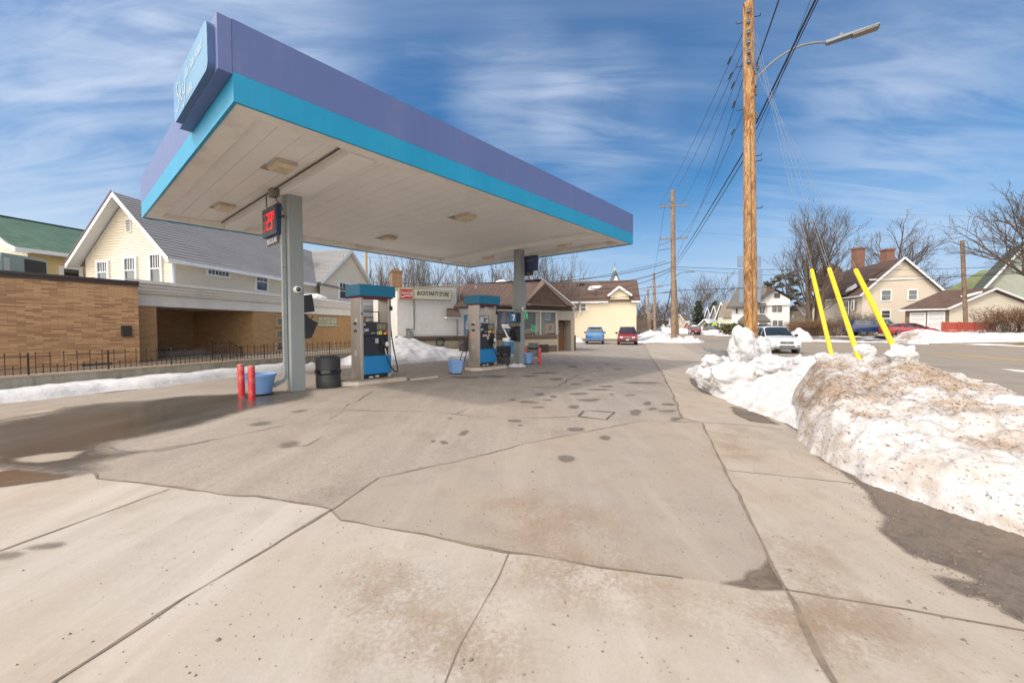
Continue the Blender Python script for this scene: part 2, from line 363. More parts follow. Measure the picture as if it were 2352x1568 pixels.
# ---------------------------------------------------------------- text
def text2d(s, size=1, shear=0, offset=0, sx=1, spacing=1):
    cu = bpy.data.curves.new('t', 'FONT'); cu.body = s; cu.size = size; cu.shear = shear; cu.offset = offset; cu.space_character = spacing; cu.fill_mode = 'FRONT'; cu.resolution_u = 3
    o = bpy.data.objects.new('t', cu); COL.objects.link(o); dg = bpy.context.evaluated_depsgraph_get(); dg.update()
    me = o.evaluated_get(dg).to_mesh(); vs = [(v.co.x*sx, v.co.y) for v in me.vertices]; fs = [tuple(p.vertices) for p in me.polygons]
    o.evaluated_get(dg).to_mesh_clear(); bpy.data.objects.remove(o); bpy.data.curves.remove(cu); return vs, fs
def lettering(mb, s, O, U, Vv, w=None, h=.1, shear=0, offset=0, sx=1, center=True, lift=.004, spacing=1):
    "text on the plane O,U,Vv; w fixes its width, h its capital height"
    vs, fs = text2d(s, 1, shear, offset, 1, spacing); U, Vv, O = Vector(U), Vector(Vv), Vector(O); n = U.cross(Vv).normalized()
    x0, x1 = min(v[0] for v in vs), max(v[0] for v in vs); y0, y1 = min(v[1] for v in vs), max(v[1] for v in vs)
    ky = h/(y1-y0); kx = (w/(x1-x0)) if w else ky*sx
    mb.addf([O+U*((v[0]-(x0+x1)/2 if center else v[0]-x0)*kx)+Vv*((v[1]-(y0+y1)/2)*ky)+n*lift for v in vs], fs); return mb
def stroke(mb, pts, w, O, U, Vv, lift=.004, th=.003):
    "brush line through 2-D points on a plane (script lettering, arrows)"
    O, U, Vv = Vector(O), Vector(U), Vector(Vv); n = U.cross(Vv).normalized(); m = len(pts); l = []; r = []
    for i, p in enumerate(pts):
        a, b = pts[max(i-1, 0)], pts[min(i+1, m-1)]; dx, dy = b[0]-a[0], b[1]-a[1]; q = math.hypot(dx, dy) or 1; ww = w*(.55+.45*math.sin(math.pi*(i+.5)/m))/2
        l.append((p[0]-dy/q*ww, p[1]+dx/q*ww)); r.append((p[0]+dy/q*ww, p[1]-dx/q*ww))
    f = lambda p: O+U*p[0]+Vv*p[1]+n*lift
    for i in range(m-1): mb.poly([f(r[i]), f(r[i+1]), f(l[i+1]), f(l[i])])
    return mb
def smooth(pts, k=6):
    out = []; n = len(pts)
    for i in range(n-1):
        p0, p1, p2, p3 = pts[max(i-1, 0)], pts[i], pts[i+1], pts[min(i+2, n-1)]
        for j in range(k):
            t = j/k; out.append(tuple(.5*((2*b)+(c-a)*t+(2*a-5*b+4*c-e)*t*t+(3*b-a-3*c+e)*t**3) for a, b, c, e in zip(p0, p1, p2, p3)))
    out.append(tuple(pts[-1])); return out
# ---------------------------------------------------------------- ground
def plate(mb, x0, x1, y0, y1, O, U, Vv, d0=0.0, d1=.01):
    O, U, Vv = Vector(O), Vector(U), Vector(Vv); n = U.cross(Vv).normalized()
    f = lambda p: O+U*p.x+Vv*p.y+n*p.z
    return mb.box(x0, x1, y0, y1, d0, d1, f)
def struct(o): o['kind'] = 'structure'; return o
def jag(pts, amp, step, seed=0, closed=True):
    "subdivide an outline and roughen it"
    out = []; n = len(pts)
    for i in range(n if closed else n-1):
        a, b = Vector(pts[i][:2]), Vector(pts[(i+1) % n][:2]); k = max(1, int((b-a).length/step))
        for j in range(k):
            p = a.lerp(b, j/k); q = Vector((p.x, p.y, seed*3.7)); f = amp*min(1, .4+((p.length)/8))
            d = Vector((MN.noise(q*1.7)+.6*MN.noise(q*5.3), MN.noise(q*1.7+Vector((31, 7, 0)))+.6*MN.noise(q*5.3+Vector((9, 17, 0)))))
            out.append(p+d*f)
    if not closed: out.append(Vector(pts[-1][:2]))
    return out
def tri_sheet(mb, pts, z):
    "fill a possibly concave outline"
    from mathutils.geometry import tessellate_polygon
    vs = [V(p[0], p[1], z) for p in pts]; fs = tessellate_polygon([vs])
    fs = [f if (vs[f[1]]-vs[f[0]]).cross(vs[f[2]]-vs[f[0]]).z > 0 else f[::-1] for f in fs]
    return mb.addf(vs, fs)
def soft(name, poly, z, mat, res=.12, edge=.25, acc=None):
    "sheet whose edge thins out: the vertex value 'fade' (0 at the rim, 1 inside) drives the material's alpha"
    xs = [p[0] for p in poly]; ys = [p[1] for p in poly]; x0, y0 = min(xs)-edge, min(ys)-edge; nx = int((max(xs)-x0+edge)/res)+2; ny = int((max(ys)-y0+edge)/res)+2; idx = {}; vs = []; fd = []; fs = []
    for j in range(ny):
        for i in range(nx):
            p = (x0+i*res, y0+j*res); d = sdf(poly, p)
            if d > -edge-res: idx[i, j] = len(vs); vs.append((p[0], p[1], z)); fd.append(max(0, min(1, .5+d/(2*edge))))
    for (i, j), a in idx.items():
        if (i+1, j) in idx and (i, j+1) in idx and (i+1, j+1) in idx: fs.append((a, idx[i+1, j], idx[i+1, j+1], idx[i, j+1]))
    if acc is not None:
        k0_ = len(acc[0]); acc[0].extend(vs); acc[1].extend(fd); acc[2].extend(tuple(i+k0_ for i in f) for f in fs); return
    return softmesh(name, vs, fd, fs, mat)
def softmesh(name, vs, fd, fs, mat):
    me = bpy.data.meshes.new(name); me.from_pydata(vs, [], fs); me.attributes.new('fade', 'FLOAT', 'POINT').data.foreach_set('value', fd); me.materials.append(mat); o = bpy.data.objects.new(name, me); COL.objects.link(o); return struct(o)
def fadeout(m, scale=3.0, amt=.9, hi=1.0, w=.3):
    t = m.node_tree; b = t.nodes['Principled BSDF']; a = nd(t, 'ShaderNodeAttribute', attribute_name='fade'); v = coords(t)
    n = mth(t, 'ADD', mth(t, 'MULTIPLY', noise(t, v, scale, 7, .65), .7), mth(t, 'MULTIPLY', noise(t, v, scale*11, 3, .7), .3)); s = mth(t, 'ADD', a.outputs['Fac'], mth(t, 'MULTIPLY', mth(t, 'SUBTRACT', n, .5), amt)); r = nd(t, 'ShaderNodeMapRange', interpolation_type='SMOOTHSTEP'); t.links.new(s, r.inputs[0]); r.inputs[1].default_value = .5-w; r.inputs[2].default_value = .5+w; r.inputs[4].default_value = hi; t.links.new(r.outputs[0], b.inputs['Alpha']); return m
def sdf(poly, p):
    d = 1e9; ins = False; n = len(poly)
    for i in range(n):
        a, b = poly[i], poly[(i+1) % n]; ex, ey = b[0]-a[0], b[1]-a[1]; wx, wy = p[0]-a[0], p[1]-a[1]; t = max(0, min(1, (wx*ex+wy*ey)/(ex*ex+ey*ey+1e-12))); dx, dy = wx-ex*t, wy-ey*t; d = min(d, dx*dx+dy*dy)
        if (a[1] > p[1]) != (b[1] > p[1]) and p[0] < (b[0]-a[0])*(p[1]-a[1])/(b[1]-a[1])+a[0]: ins = not ins
    return math.sqrt(d)*(1 if ins else -1)
def ribbon(mb, pts, w, z, seed=0, wob=.5):
    m = len(pts); l = []; r = []
    for i, p in enumerate(pts):
        a, b = pts[max(i-1, 0)], pts[min(i+1, m-1)]; d = Vector((b[0]-a[0], b[1]-a[1])); q = d.length or 1
        ww = w/2*(1+wob*MN.noise(Vector((p[0]*2.3, p[1]*2.3, seed)))*1.6); ww = max(w*.1, ww); nx, ny = -d.y/q*ww, d.x/q*ww
        l.append(V(p[0]+nx, p[1]+ny, z)); r.append(V(p[0]-nx, p[1]-ny, z))
    for i in range(m-1): mb.poly([r[i], r[i+1], l[i+1], l[i]])
    return mb
asph = pavement('asphalt_worn', (.305, .265, .226), (.335, .283, .234), (.2, .162, .13), .65, True, 41, big=.22, aggr=52)
patchm = pavement('asphalt_patch', (.315, .273, .232), (.35, .283, .22), (.26, .215, .175), .3, True, 70, big=.5, aggr=95)
concm = pavement('concrete', (.41, .37, .325), (.405, .337, .27), (.32, .265, .21), .18, True, 62, big=.45, aggr=110)
walkm = pavement('sidewalk_concrete', (.375, .325, .272), (.375, .303, .234), (.29, .235, .185), .2, True, 17, big=.6, aggr=100)
roadm = pavement('road_asphalt', (.27, .23, .19), (.295, .245, .195), (.18, .15, .122), .35, False, -12, big=.15, aggr=40)
def grassmat():
    m, t, b = newmat('dead_grass'); v = coords(t)
    n1 = noise(t, v, .12, 6); n2 = noise(t, v, 3, 6, .7)
    c = ramp(t, n2, [(.3, (.09, .07, .04)), (.5, (.17, .125, .07)), (.7, (.24, .19, .12))]); c = mixc(t, mrange(t, n1, .5, .56), c, (.75, .76, .78)); t.links.new(c, b.inputs['Base Color']); b.inputs['Roughness'].default_value = 1
    bump(t, b, n2, .1, .6); return m
grassm = grassmat()
mb = MB(); mb.sheet([(-1200, -400), (1500, -400), (1500, 1800), (-1200, 1800)], -.06); struct(mb.build('ground', grassm))
E0 = lambda y: 5.1+.315*y                                           # near edge of the road
road_far = [(37.5, -30), (38.2, 10), (39, 30.7), (40.6, 46), (50.7, 92), (84, 200), (150, 412), (340, 1020)]
mb = MB(); near = [(E0(y), y) for y in (-30, 10, 30.7, 46, 92, 200, 412, 1020)]
for i in range(len(near)-1): mb.sheet([near[i], road_far[i], road_far[i+1], near[i+1]], 0)
struct(mb.build('road', roadm))
lot = [(-40, -30), (E0(-30), -30), (E0(10), 10), (E0(46), 46), (E0(60), 60), (-22, 60), (-22, 30), (-14, 12), (-40, 6)]
mb = MB(); tri_sheet(mb, lot, -.002); struct(mb.build('parking_lot', asph))
R2 = lambda x, y: G(x/2, 784+y/2); R3 = lambda x, y: G(784+x/2, 784+y/2); R4 = lambda x, y: G(1568+.525*x, 744.8+.525*y)
def J(pts, f): return [tuple(f(*p)[:2]) for p in pts]
bound = J([(420, 600), (450, 630), (560, 645), (760, 665), (900, 685), (1050, 705), (1180, 715), (1300, 738), (1440, 755), (1515, 772)], R2)
patch_l = J([(-48, 775), (0, 745), (165, 630), (560, 545), (850, 470), (1060, 430), (1380, 365), (1560, 373)], R3)
patch_b = J([(0, 825), (150, 850), (350, 885), (560, 930), (775, 970), (900, 985), (1180, 1045), (1400, 1070), (1568, 1090)], R3)
walk_l = J([(85, 430), (190, 650), (270, 800), (380, 1030), (450, 1165), (520, 1300), (590, 1440), (660, 1568)], R4)
walk_up = J([(1480, 790), (1497, 824), (1517, 850), (1540, 893), (1568, 960)], G)
corner = Vector(walk_l[4]); nearw = [(walk_l[-1][0]-.12, walk_l[-1][1]-.3), (1.05, -1), (.6, -6)]
# apron of concrete slabs nearest the eye
apron = bound[::-1] + [(-9.5, 5.45), (-14, 4.2), (-16, -6), (.6, -6), (1.05, -1)] + walk_l[::-1][:4] + patch_b[::-1] + [patch_l[0]]
mb = MB(); tri_sheet(mb, apron, .004); struct(mb.build('concrete_apron', concm))
mb = MB(); tri_sheet(mb, [patch_l[0]]+patch_b+[walk_l[4]]+walk_l[:4][::-1]+patch_l[::-1][:-1], .003); struct(mb.build('pavement_patch', patchm))
walk = walk_up + walk_l + nearw[1:] + [(3.6, -6), (4.3, 0), (5.0, 4), (6.4, 9), (8.2, 15.5), (11.5, 25), (15.2, 36), (14.4, 37.5)]
mb = MB(); tri_sheet(mb, walk, .005); struct(mb.build('sidewalk', walkm))
mb = MB(); tri_sheet(mb, [(14.4, 37.5), (16.2, 37.5), (24, 62), (45, 130), (90, 270), (88, 270), (43, 130), (22, 62)], .006); struct(mb.build('path', walkm))
# joints and cracks: dirt-filled seams
crackm = M('crack_dirt', (.2, .155, .115), .95, var=.35, scale=6)
thin = M('crack_dark', (.13, .105, .085), .95, var=.3, scale=6)
mb = MB(); k = 0
def seam(pts, w, wob=.5, amp=.012, step=.06):
    global k; k += 1; ribbon(mb, jag(pts, amp, step, k, False), w*.62, .009, k, wob*1.3)
seam(bound, .035, .7, .03); seam(J([(1520, 775), (1180, 985), (850, 1180), (250, 1568)], R2)+[(-1.6, .6)], .034, .5); seam(J([(780, 680), (0, 965)], R2)+[(-5.2, 3.1)], .02, .5)
seam([patch_l[0], patch_b[0]], .028, .3); seam(patch_l, .028, .5, .03); seam(patch_b, .026, .8, .03); seam(walk_l+[(1.05, -1)], .032, .55, .02); seam(walk_up, .045, .8, .03)
seam(J([(450, 1165), (700, 1205), (1000, 1255), (1493, 1345), (1700, 1375)], R4), .022, .6); seam(J([(190, 640), (470, 668), (770, 700)], R4), .016); seam(J([(-60, 425), (85, 430), (260, 440), (440, 462)], R4), .02)
seam(J([(775, 970), (700, 1120), (640, 1240), (550, 1400), (480, 1568)], R3)+[(-.15, 1.1)], .012, .6, .02)
seam(J([(0, 338), (100, 340), (200, 347)], R4), .016); seam(J([(1497, 825), (1550, 822)], G), .03)
struct(mb.build('pavement_joint', crackm))
mb = MB()
seam(J([(620, 510), (760, 500), (1000, 450), (1300, 390), (1500, 360), (1568, 325)], R2), .016, .9, .08, .08); seam(J([(0, 315), (60, 280), (140, 230)], R3), .02, .9, .08)
seam(J([(0, 315), (150, 318), (430, 325), (560, 340), (750, 350), (1000, 350), (1090, 342), (1110, 320)], R3), .022, .9, .06); seam(J([(530, 330), (575, 313)], R3), .02)
seam(J([(850, 210), (960, 215), (1000, 205), (1040, 180), (1080, 155), (1200, 132), (1180, 120), (1250, 95)], R3), .035, .9, .12); seam(J([(560, 198), (1000, 210), (1480, 235)], R3), .025, .9, .08)
seam(J([(400, 500), (420, 480), (620, 510), (900, 470), (1000, 445)], R2), .014, .9, .06); seam(J([(1290, 490), (1400, 480), (1480, 440)], R2), .014, .9, .05)
for q in ([(1115, 318), (1255, 325), (1215, 360), (1090, 345), (1115, 318)],): seam(J(q, R3), .04, .5, .02)
struct(mb.build('pavement_crack', thin))
# wet places
wet = wetmat('wet_asphalt', (.075, .064, .054), .1); wetb = wetmat('brown_puddle', (.11, .065, .03), .06); damp = pavement('damp_asphalt', (.155, .122, .096), (.19, .145, .108), (.09, .07, .055), .8, True, None, rough=.6, aggr=55, big=.9)
wp = J([(-60, 400), (60, 365), (250, 330), (330, 300), (450, 285), (650, 275), (850, 250), (1050, 243), (1180, 236), (1300, 228), (1420, 228), (1430, 250), (1350, 272), (1150, 308), (1040, 340), (850, 390), (640, 430), (480, 470), (460, 495), (520, 515), (600, 512), (480, 535), (380, 565), (420, 600), (330, 618), (200, 600), (50, 580), (-60, 572)], R2)
fadeout(wet, 1.0, 1.5, .78, .35); soft('wet_patch', wp, .006, wet, .12, .3)
dryp = fadeout(pavement('dry_asphalt', (.33, .275, .22), (.37, .3, .235), (.22, .18, .145), .42, True, 41, big=.22, aggr=75), 2, .6)
soft('dry_patch', J([(70, 540), (200, 520), (390, 505), (330, 540), (200, 560), (80, 555)], R2), .010, dryp, .05, .1); soft('dry_patch', J([(-60, 340), (150, 318), (300, 300), (250, 322), (60, 350), (-60, 380)], R2), .010, dryp, .1, .2)
soft('puddle', J([(-40, 608), (60, 592), (130, 600), (330, 621), (240, 640), (150, 652), (0, 672), (-40, 676)], R2), .008, fadeout(wetb, 2.5, .5), .05, .1)
water = wetmat('puddle_water', (.05, .045, .04), .02)
mb = MB(); tri_sheet(mb, jag(J([(1612, 797), (1640, 802), (1672, 806), (1705, 812), (1700, 832), (1672, 828), (1650, 816), (1625, 806)], G), .35, .5, 6), .008); struct(mb.build('puddle', water))
dp = J([(770, 700), (830, 760), (840, 800), (900, 850), (865, 905), (930, 960), (1000, 1010), (1050, 1025), (1150, 1060), (1290, 1110), (1280, 1135), (1100, 1108), (1190, 1160), (1240, 1190), (1330, 1200), (1400, 1260), (1493, 1310), (1700, 1360), (1700, 940), (1350, 860), (1200, 810), (1100, 750), (1000, 700), (850, 640), (700, 600), (600, 540), (500, 400), (330, 320), (150, 260), (30, 235), (40, 262), (90, 300), (250, 345), (330, 372), (430, 420), (520, 480), (600, 590), (690, 640)], R4)
fadeout(damp, 3.2, .7, .95, .22); soft('wet_gravel', dp, .0085, damp, .05, .1)
soft('damp_patch', (J([(380, 1030), (410, 1090), (445, 1165), (300, 1160), (170, 1135), (270, 1125), (285, 1085), (340, 1078)], R4)), .0086, damp, .03, .06); soft('damp_patch', J([(215, 360), (320, 385), (420, 440), (300, 425), (230, 395)], R4), .0086, damp, .06, .15)
oil = fadeout(M('oil_stain', (.15, .125, .1), .7, var=.3, scale=5, bmp=.3, bscale=80), 4, 1.8, .5, .42)
acc = ([], [], [])
for x, y, a, b in [(1043, 545, 38, 16), (1222, 447, 28, 10), (570, 421, 26, 10), (1085, 402, 32, 8), (797, 364, 28, 7), (822, 385, 14, 4), (472, 463, 16, 6), (430, 462, 12, 4), (850, 280, 46, 6), (1135, 270, 50, 9), (975, 253, 22, 6), (910, 303, 28, 5), (1060, 302, 24, 6), (1405, 283, 16, 8), (1420, 310, 30, 5), (1490, 290, 30, 6), (1380, 190, 90, 5), (1320, 247, 30, 4), (1250, 243, 10, 3), (980, 172, 30, 4), (1075, 195, 26, 4), (1130, 178, 20, 3), (910, 244, 24, 5), (860, 160, 40, 4), (935, 145, 60, 4), (700, 160, 70, 5), (560, 165, 70, 5), (1210, 205, 30, 4), (1270, 128, 20, 3), (1060, 117, 22, 3), (505, 354, 12, 4), (783, 268, 14, 3), (1515, 320, 40, 6), (1550, 360, 26, 6), (940, 268, 24, 4), (1100, 240, 40, 4), (1170, 222, 44, 4), (1350, 330, 30, 14), (880, 606, 12, 4)]:
    e_ = (R3(x+a, y)-R3(x-a, y)).length*.17; soft('oil_stain', jag([tuple(R3(x+a*math.cos(t*.449), y+b*math.sin(t*.449))[:2]) for t in range(14)], .07+.0012*a, .09, x), .0072+.0001*(int(x) % 13), oil, max(.03, e_*.6), e_, acc)
for x, y, a, b in [(1195, 378, 50, 8), (1330, 472, 46, 12), (1375, 320, 36, 5), (200, 945, 90, 14), (40, 985, 70, 16), (550, 228, 90, 3), (400, 305, 60, 5)]:
    e_ = (R2(x, y+b)-R2(x, y-b)).length*.3; soft('oil_stain', [tuple(R2(x+a*math.cos(t*.449), y-a*.12*math.cos(t*.449)+b*math.sin(t*.449))[:2]) for t in range(14)], .0072+.0001*(int(x) % 13), oil, max(.03, e_*.6), e_, acc)
softmesh('oil_stain', *acc, oil)
sand = pavement('sand_dust', (.4, .29, .2), (.44, .32, .22), (.3, .2, .14), .3, True, None, rough=.95, aggr=120)
def sandmix(m):
    "thin dusting: the sheet is broken up by noise, so the slab shows between the grains"
    t = m.node_tree; b = t.nodes['Principled BSDF']; v = coords(t); a = mth(t, 'ADD', mth(t, 'MULTIPLY', noise(t, v, 34, 4, .8), .6), mth(t, 'MULTIPLY', noise(t, v, 2.6, 5, .6), .6)); t.links.new(mth(t, 'MULTIPLY', mrange(t, a, .52, .8), nd(t, 'ShaderNodeAttribute', attribute_name='fade').outputs['Fac']), b.inputs['Alpha'])
sandmix(sand); acc = ([], [], [])
for x, y, a, b in [(330, 1330, 240, 170), (900, 1050, 120, 60), (850, 800, 130, 90), (1150, 920, 110, 150), (1300, 1150, 220, 60), (700, 1420, 90, 70), (200, 1080, 110, 60)]:
    soft('sand_dusting', [tuple(R3(x+a*math.cos(t*.314), y+b*math.sin(t*.314))[:2]) for t in range(20)], .0055+.0002*(x % 7), sand, .05, .3, acc)
for x, y, a, b in [(230, 520, 60, 60), (500, 1010, 70, 60), (620, 1260, 110, 80), (800, 1370, 140, 70), (350, 1300, 120, 60)]:
    soft('sand_dusting', [tuple(R4(x+a*math.cos(t*.314), y+b*math.sin(t*.314))[:2]) for t in range(20)], .0062+.0002*(x % 7), sand, .05, .3, acc)
softmesh('sand_dusting', *acc, sand)
# loose grit
mb = MB(); rs = random.Random(11)
def pebble(p, s):
    a = rs.random()*6.3; vs = []
    for i in range(5): vs.append(V(p[0]+s*math.cos(a+i*1.257)*(.7+.5*rs.random()), p[1]+s*math.sin(a+i*1.257)*(.7+.5*rs.random()), .005))
    vs.append(V(p[0]+s*.2*rs.random(), p[1], .006+s*(.6+.5*rs.random()))); mb.addf(vs, [(i, (i+1) % 5, 5) for i in range(5)])
for i in range(1900):
    q = rs.random()
    if q < .45: x, y = rs.gauss(.1, 1.4), 1.0+abs(rs.gauss(1.2, 1.3))
    elif q < .75: x, y = rs.gauss(2.2, .7), 1+rs.random()*4.5; x += .18*y
    elif q < .9: x, y = -7+rs.random()*11, 1+rs.random()*7
    else: x, y = rs.gauss(3.3, .35), 2+rs.random()*3.5
    pebble((x, y), .0025+.0062*rs.random()**2.5)
for i in range(1500):
    j_ = rs.randrange(len(dp)); p_ = Vector(dp[j_]).lerp(Vector(dp[rs.randrange(len(dp))]), rs.random())
    if sdf(dp, p_) > -.1: pebble(p_, .003+.008*rs.random()**2)
for p in (R4(840, 750), R4(1300, 998), R4(1130, 1180), R4(990, 1218), R4(1230, 1385), R4(1060, 1245), R3(1528, 1218), R2(1003, 1375), R3(596, 1467), R3(560, 1467), R4(470, 1080)): pebble(p, .009+.009*rs.random())
o = mb.build('gravel', M('grit', (.17, .15, .13), .9, var=.5, scale=40)); o['kind'] = 'stuff'; o['label'] = 'loose dark grit scattered over the concrete and sidewalk'
# road paint and far kerb
def lineY(pts, w, off=0.0):
    global k; k += 1; p = []
    for i in range(len(pts)-1):
        a, b = Vector(pts[i]), Vector(pts[i+1]); n = max(1, int((b-a).length/1.5)); nn = (b-a).normalized(); nn = Vector((-nn.y, nn.x))
        p += [a.lerp(b, j/n)+nn*off for j in range(n)]
    p.append(Vector(pts[-1])); ribbon(mb, p, w, .006, k, .25)
yl = [(25.6, 14)]+J([(2352, 828), (2190, 813), (1905, 794), (1840, 789), (1590, 772.4)], G)+[(38, 100), (70, 200)]
mb = MB(); lineY(yl, .2, -.19); lineY(yl, .2, .19); struct(mb.build('road_marking', M('yellow_road_paint', (.56, .37, .1), .8, var=.25, scale=2, dirt=(.2, .17, .14), dirt_amt=.5)))
mb = MB()
for q in ([(2298, 847), (2340, 849), (2380, 853), (2380, 858), (2330, 853)], [(2200, 866), (2258, 873), (2256, 877), (2215, 872)], [(1952, 817), (2040, 821), (2040, 823), (1956, 819)]): mb.sheet(J(q, G)[::-1], .006)
struct(mb.build('road_marking', M('white_road_paint', (.6, .57, .52), .8, var=.25, scale=2, dirt=(.3, .26, .22))))
mb = MB(); tri_sheet(mb, J([(2150, 842), (2352, 868), (2500, 890), (2500, 875), (2352, 845), (2250, 838)], G), .004); struct(mb.build('tar_patch', damp))
# verge beyond the road: rises half a metre to the houses
kerbm = pavement('kerb_concrete', (.34, .29, .24), (.36, .29, .22), (.2, .16, .13), .2, False, None)
mb = MB(); mv = MB(); mg = MB()
def off(pts, d):
    out = []
    for i, p in enumerate(pts):
        a, b = Vector(pts[max(i-1, 0)]), Vector(pts[min(i+1, len(pts)-1)]); t = (b-a).normalized(); out.append(Vector(p)+Vector((t.y, -t.x))*d)
    return out
fine = smooth(road_far[:7], 6)
k0, k1, v1, v2, v3 = off(fine, -.02), off(fine, .25), off(fine, 3.2), off(fine, 9), off(fine, 150)
for i in range(len(fine)-1):
    for a, b, za, zb, m in ((k0, k1, .13, .14, mb), (k1, v1, .13, .3, mv), (v1, v2, .3, .52, mv), (v2, v3, .52, .7, mv)):
        m.poly([V(*a[i], za), V(*b[i], zb), V(*b[i+1], zb), V(*a[i+1], za)])
    mb.poly([V(*k0[i], -.03), V(*k0[i], .13), V(*k0[i+1], .13), V(*k0[i+1], -.03)][::-1])
struct(mb.build('kerb', kerbm)); struct(mv.build('verge', grassm))
mb = MB(); tri_sheet(mb, [(42, 43.5), (48, 43.2), (62, 49), (64, 56), (50, 55), (44, 49)], .58); struct(mb.build('driveway', asph))
def verge_z(x, y):
    p = Vector((x, y)); best = None
    for a, b in zip(fine, fine[1:]):
        a, b = Vector(a), Vector(b); e = b-a; t_ = max(0, min(1, (p-a).dot(e)/e.dot(e))); q = p-(a+e*t_); d_ = q.length
        if best is None or d_ < best[0]: best = (d_, q.x*e.y-q.y*e.x)
    d_, s_ = best
    if s_ < 0: return 0.0
    for d0, d1, z0, z1 in ((0, .25, .13, .14), (.25, 3.2, .14, .3), (3.2, 9, .3, .52), (9, 150, .52, .7)):
        if d_ <= d1: return z0+(z1-z0)*(d_-d0)/(d1-d0)
    return .7
# hills at the end of the street
mb = MB(); pts = []
for i in range(61):
    x = -500+i*27; y = 760+60*math.sin(i*.3); h = 10+9*MN.noise(V(i*.13, 2, 0))+16*math.exp(-((x-230)/150)**2)+5*MN.noise(V(i*.5, 7, 0)); pts.append((x, y, h))
for (x, y, h), (x2, y2, h2) in zip(pts, pts[1:]):
    mb.poly([V(x, y-250, -1), V(x2, y2-250, -1), V(x2, y2, h2), V(x, y, h)], True); mb.poly([V(x, y, h), V(x2, y2, h2), V(x2, y2+300, -1), V(x, y+300, -1)], True)
struct(mb.build('hill', M('hill_woods', (.12, .11, .115), 1, var=.6, scale=.03, dirt=(.5, .5, .53), dirt_amt=.5, dscale=.02)))
# ---------------------------------------------------------------- fuel canopy
UX, UY = Vector((.66, .7513, 0)), Vector((-.7513, .66, 0)); CA = math.atan2(.7513, .66)   # canopy axes
CO = V(-4.04, 5.93, 0); CL, CD = 13.37, 9.44
cz0, czs, cz1 = 4.88, 5.30, 6.05
def cp(p): return CO+UX*p.x+UY*p.y+V(0, 0, p.z)
purple = M('canopy_purple', (.11, .15, .32), .45, var=.06, scale=.8, bmp=.08, bscale=25, dirt=(.2, .2, .34), dirt_amt=.35, stretch=(1, 1, .3))
teal = M('canopy_teal', (.018, .28, .47), .45, var=.08, scale=.8, bmp=.08, bscale=25, dirt=(.04, .3, .45), dirt_amt=.5, stretch=(1, 1, .3))
whitem = M('canopy_white', (.82, .8, .77), .55, var=.03, scale=.7, dirt=(.6, .56, .5), dirt_amt=.25)
trimw = M('canopy_trim', (.78, .75, .7), .55, var=.05, scale=.7, dirt=(.4, .33, .27), dirt_amt=.5)
darkgap = M('dark_gap', (.03, .028, .026), .9)
greym = M('column_grey', (.25, .27, .265), .45, var=.05, scale=1.5, dirt=(.2, .2, .19), dirt_amt=.4, stretch=(1, 1, .3))
can = thing('fuel_canopy', 'large flat station canopy with purple and teal fascia over the fuel pumps', 'canopy', tuple(cp(V(CL/2, CD/2, 0))))
mb = MB(); mt = MB(); T = .05; sx = [0, 4.62, 9.1, CL]
def fascia(mb, z0, z1):
    for i in range(3):
        a, b = sx[i]+(.004 if i else 0), sx[i+1]; mb.box(a, b, 0, T, z0, z1, cp); mb.box(a, b, CD-T, CD, z0, z1, cp)
    for a, b in ((T+.001, 4.7), (4.704, CD-T-.001)): mb.box(0, T, a, b, z0, z1, cp); mb.box(CL-T, CL, a, b, z0, z1, cp)
fascia(mb, czs, cz1); fascia(mt, cz0, czs-.002)
mb.build('fascia', purple, can, label='purple upper band of the canopy fascia'); mt.build('fascia', teal, can, label='teal lower band of the canopy fascia')
mb = MB(); mb.box(T, CL-T, T, CD-T, cz1-.25, cz1-.2, cp); mb.build('roof_deck', M('roof_membrane', (.3, .3, .3), .9), can)
# soffit: flat panels with open joints, a dropped border and two cross beams
mb = MB(); zc = cz0+.17; bd = .42; w = .405; x = bd
while x < CL-bd-.01:
    b = min(x+w-.007, CL-bd); mb.box(x, b, bd, CD-bd, zc, zc+.03, cp); x += w
mb.build('soffit', whitem, can)
mb = MB(); mb.box(.06, CL-.06, .06, CD-.06, zc+.035, zc+.05, cp); mb.build('soffit_backing', darkgap, can)
mb = MB()
for x0, x1, y0, y1 in ((T, CL-T, T, bd-.008), (T, CL-T, CD-bd+.008, CD-T), (T, bd-.008, bd, CD-bd), (CL-bd+.008, CL-T, bd, CD-bd)): mb.box(x0+.001, x1-.001, y0+.001, y1-.001, cz0+.03, zc+.02, cp)
mb.build('soffit_border', trimw, can, bevel=.008)
for bx in (2.23, 11.25):
    mb = MB(); mb.box(bx-.24, bx+.24, bd+.02, CD-bd-.02, zc-.17, zc-.004, cp); mb.build('beam', whitem, can, bevel=.01)
mb = MB()
for bx in (1.88, 11.62): mb.tube([cp(V(bx, bd+.1, zc-.03)), cp(V(bx, CD-bd-.1, zc-.03))], .02, 6)
mb.tube([cp(V(1.88, 4.2, zc-.03)), cp(V(1.9, 4.05, zc-.3)), cp(V(2.0, 3.9, zc-.55))], .015, 6); mb.tube([cp(V(1.88, 4.7, zc-.03)), cp(V(1.88, 4.7, zc-.35)), cp(V(1.98, 4.35, zc-.55))], .015, 6)
mb.build('conduit', M('conduit_dark', (.1, .08, .065), .6), can)
mb = MB(); mb.box(1.8, 1.97, 4.1, 4.32, zc-.2, zc-.005, cp); mb.build('junction_box', M('junction_grey', (.22, .2, .18), .6), can, bevel=.01)
lensm = M('light_lens', (.62, .52, .36), .35, var=.1, scale=9); housem = M('light_housing', (.5, .44, .36), .5, dirt=(.25, .2, .15))
stain = M('ceiling_stain', (.36, .31, .26), .7, var=.2, scale=4)
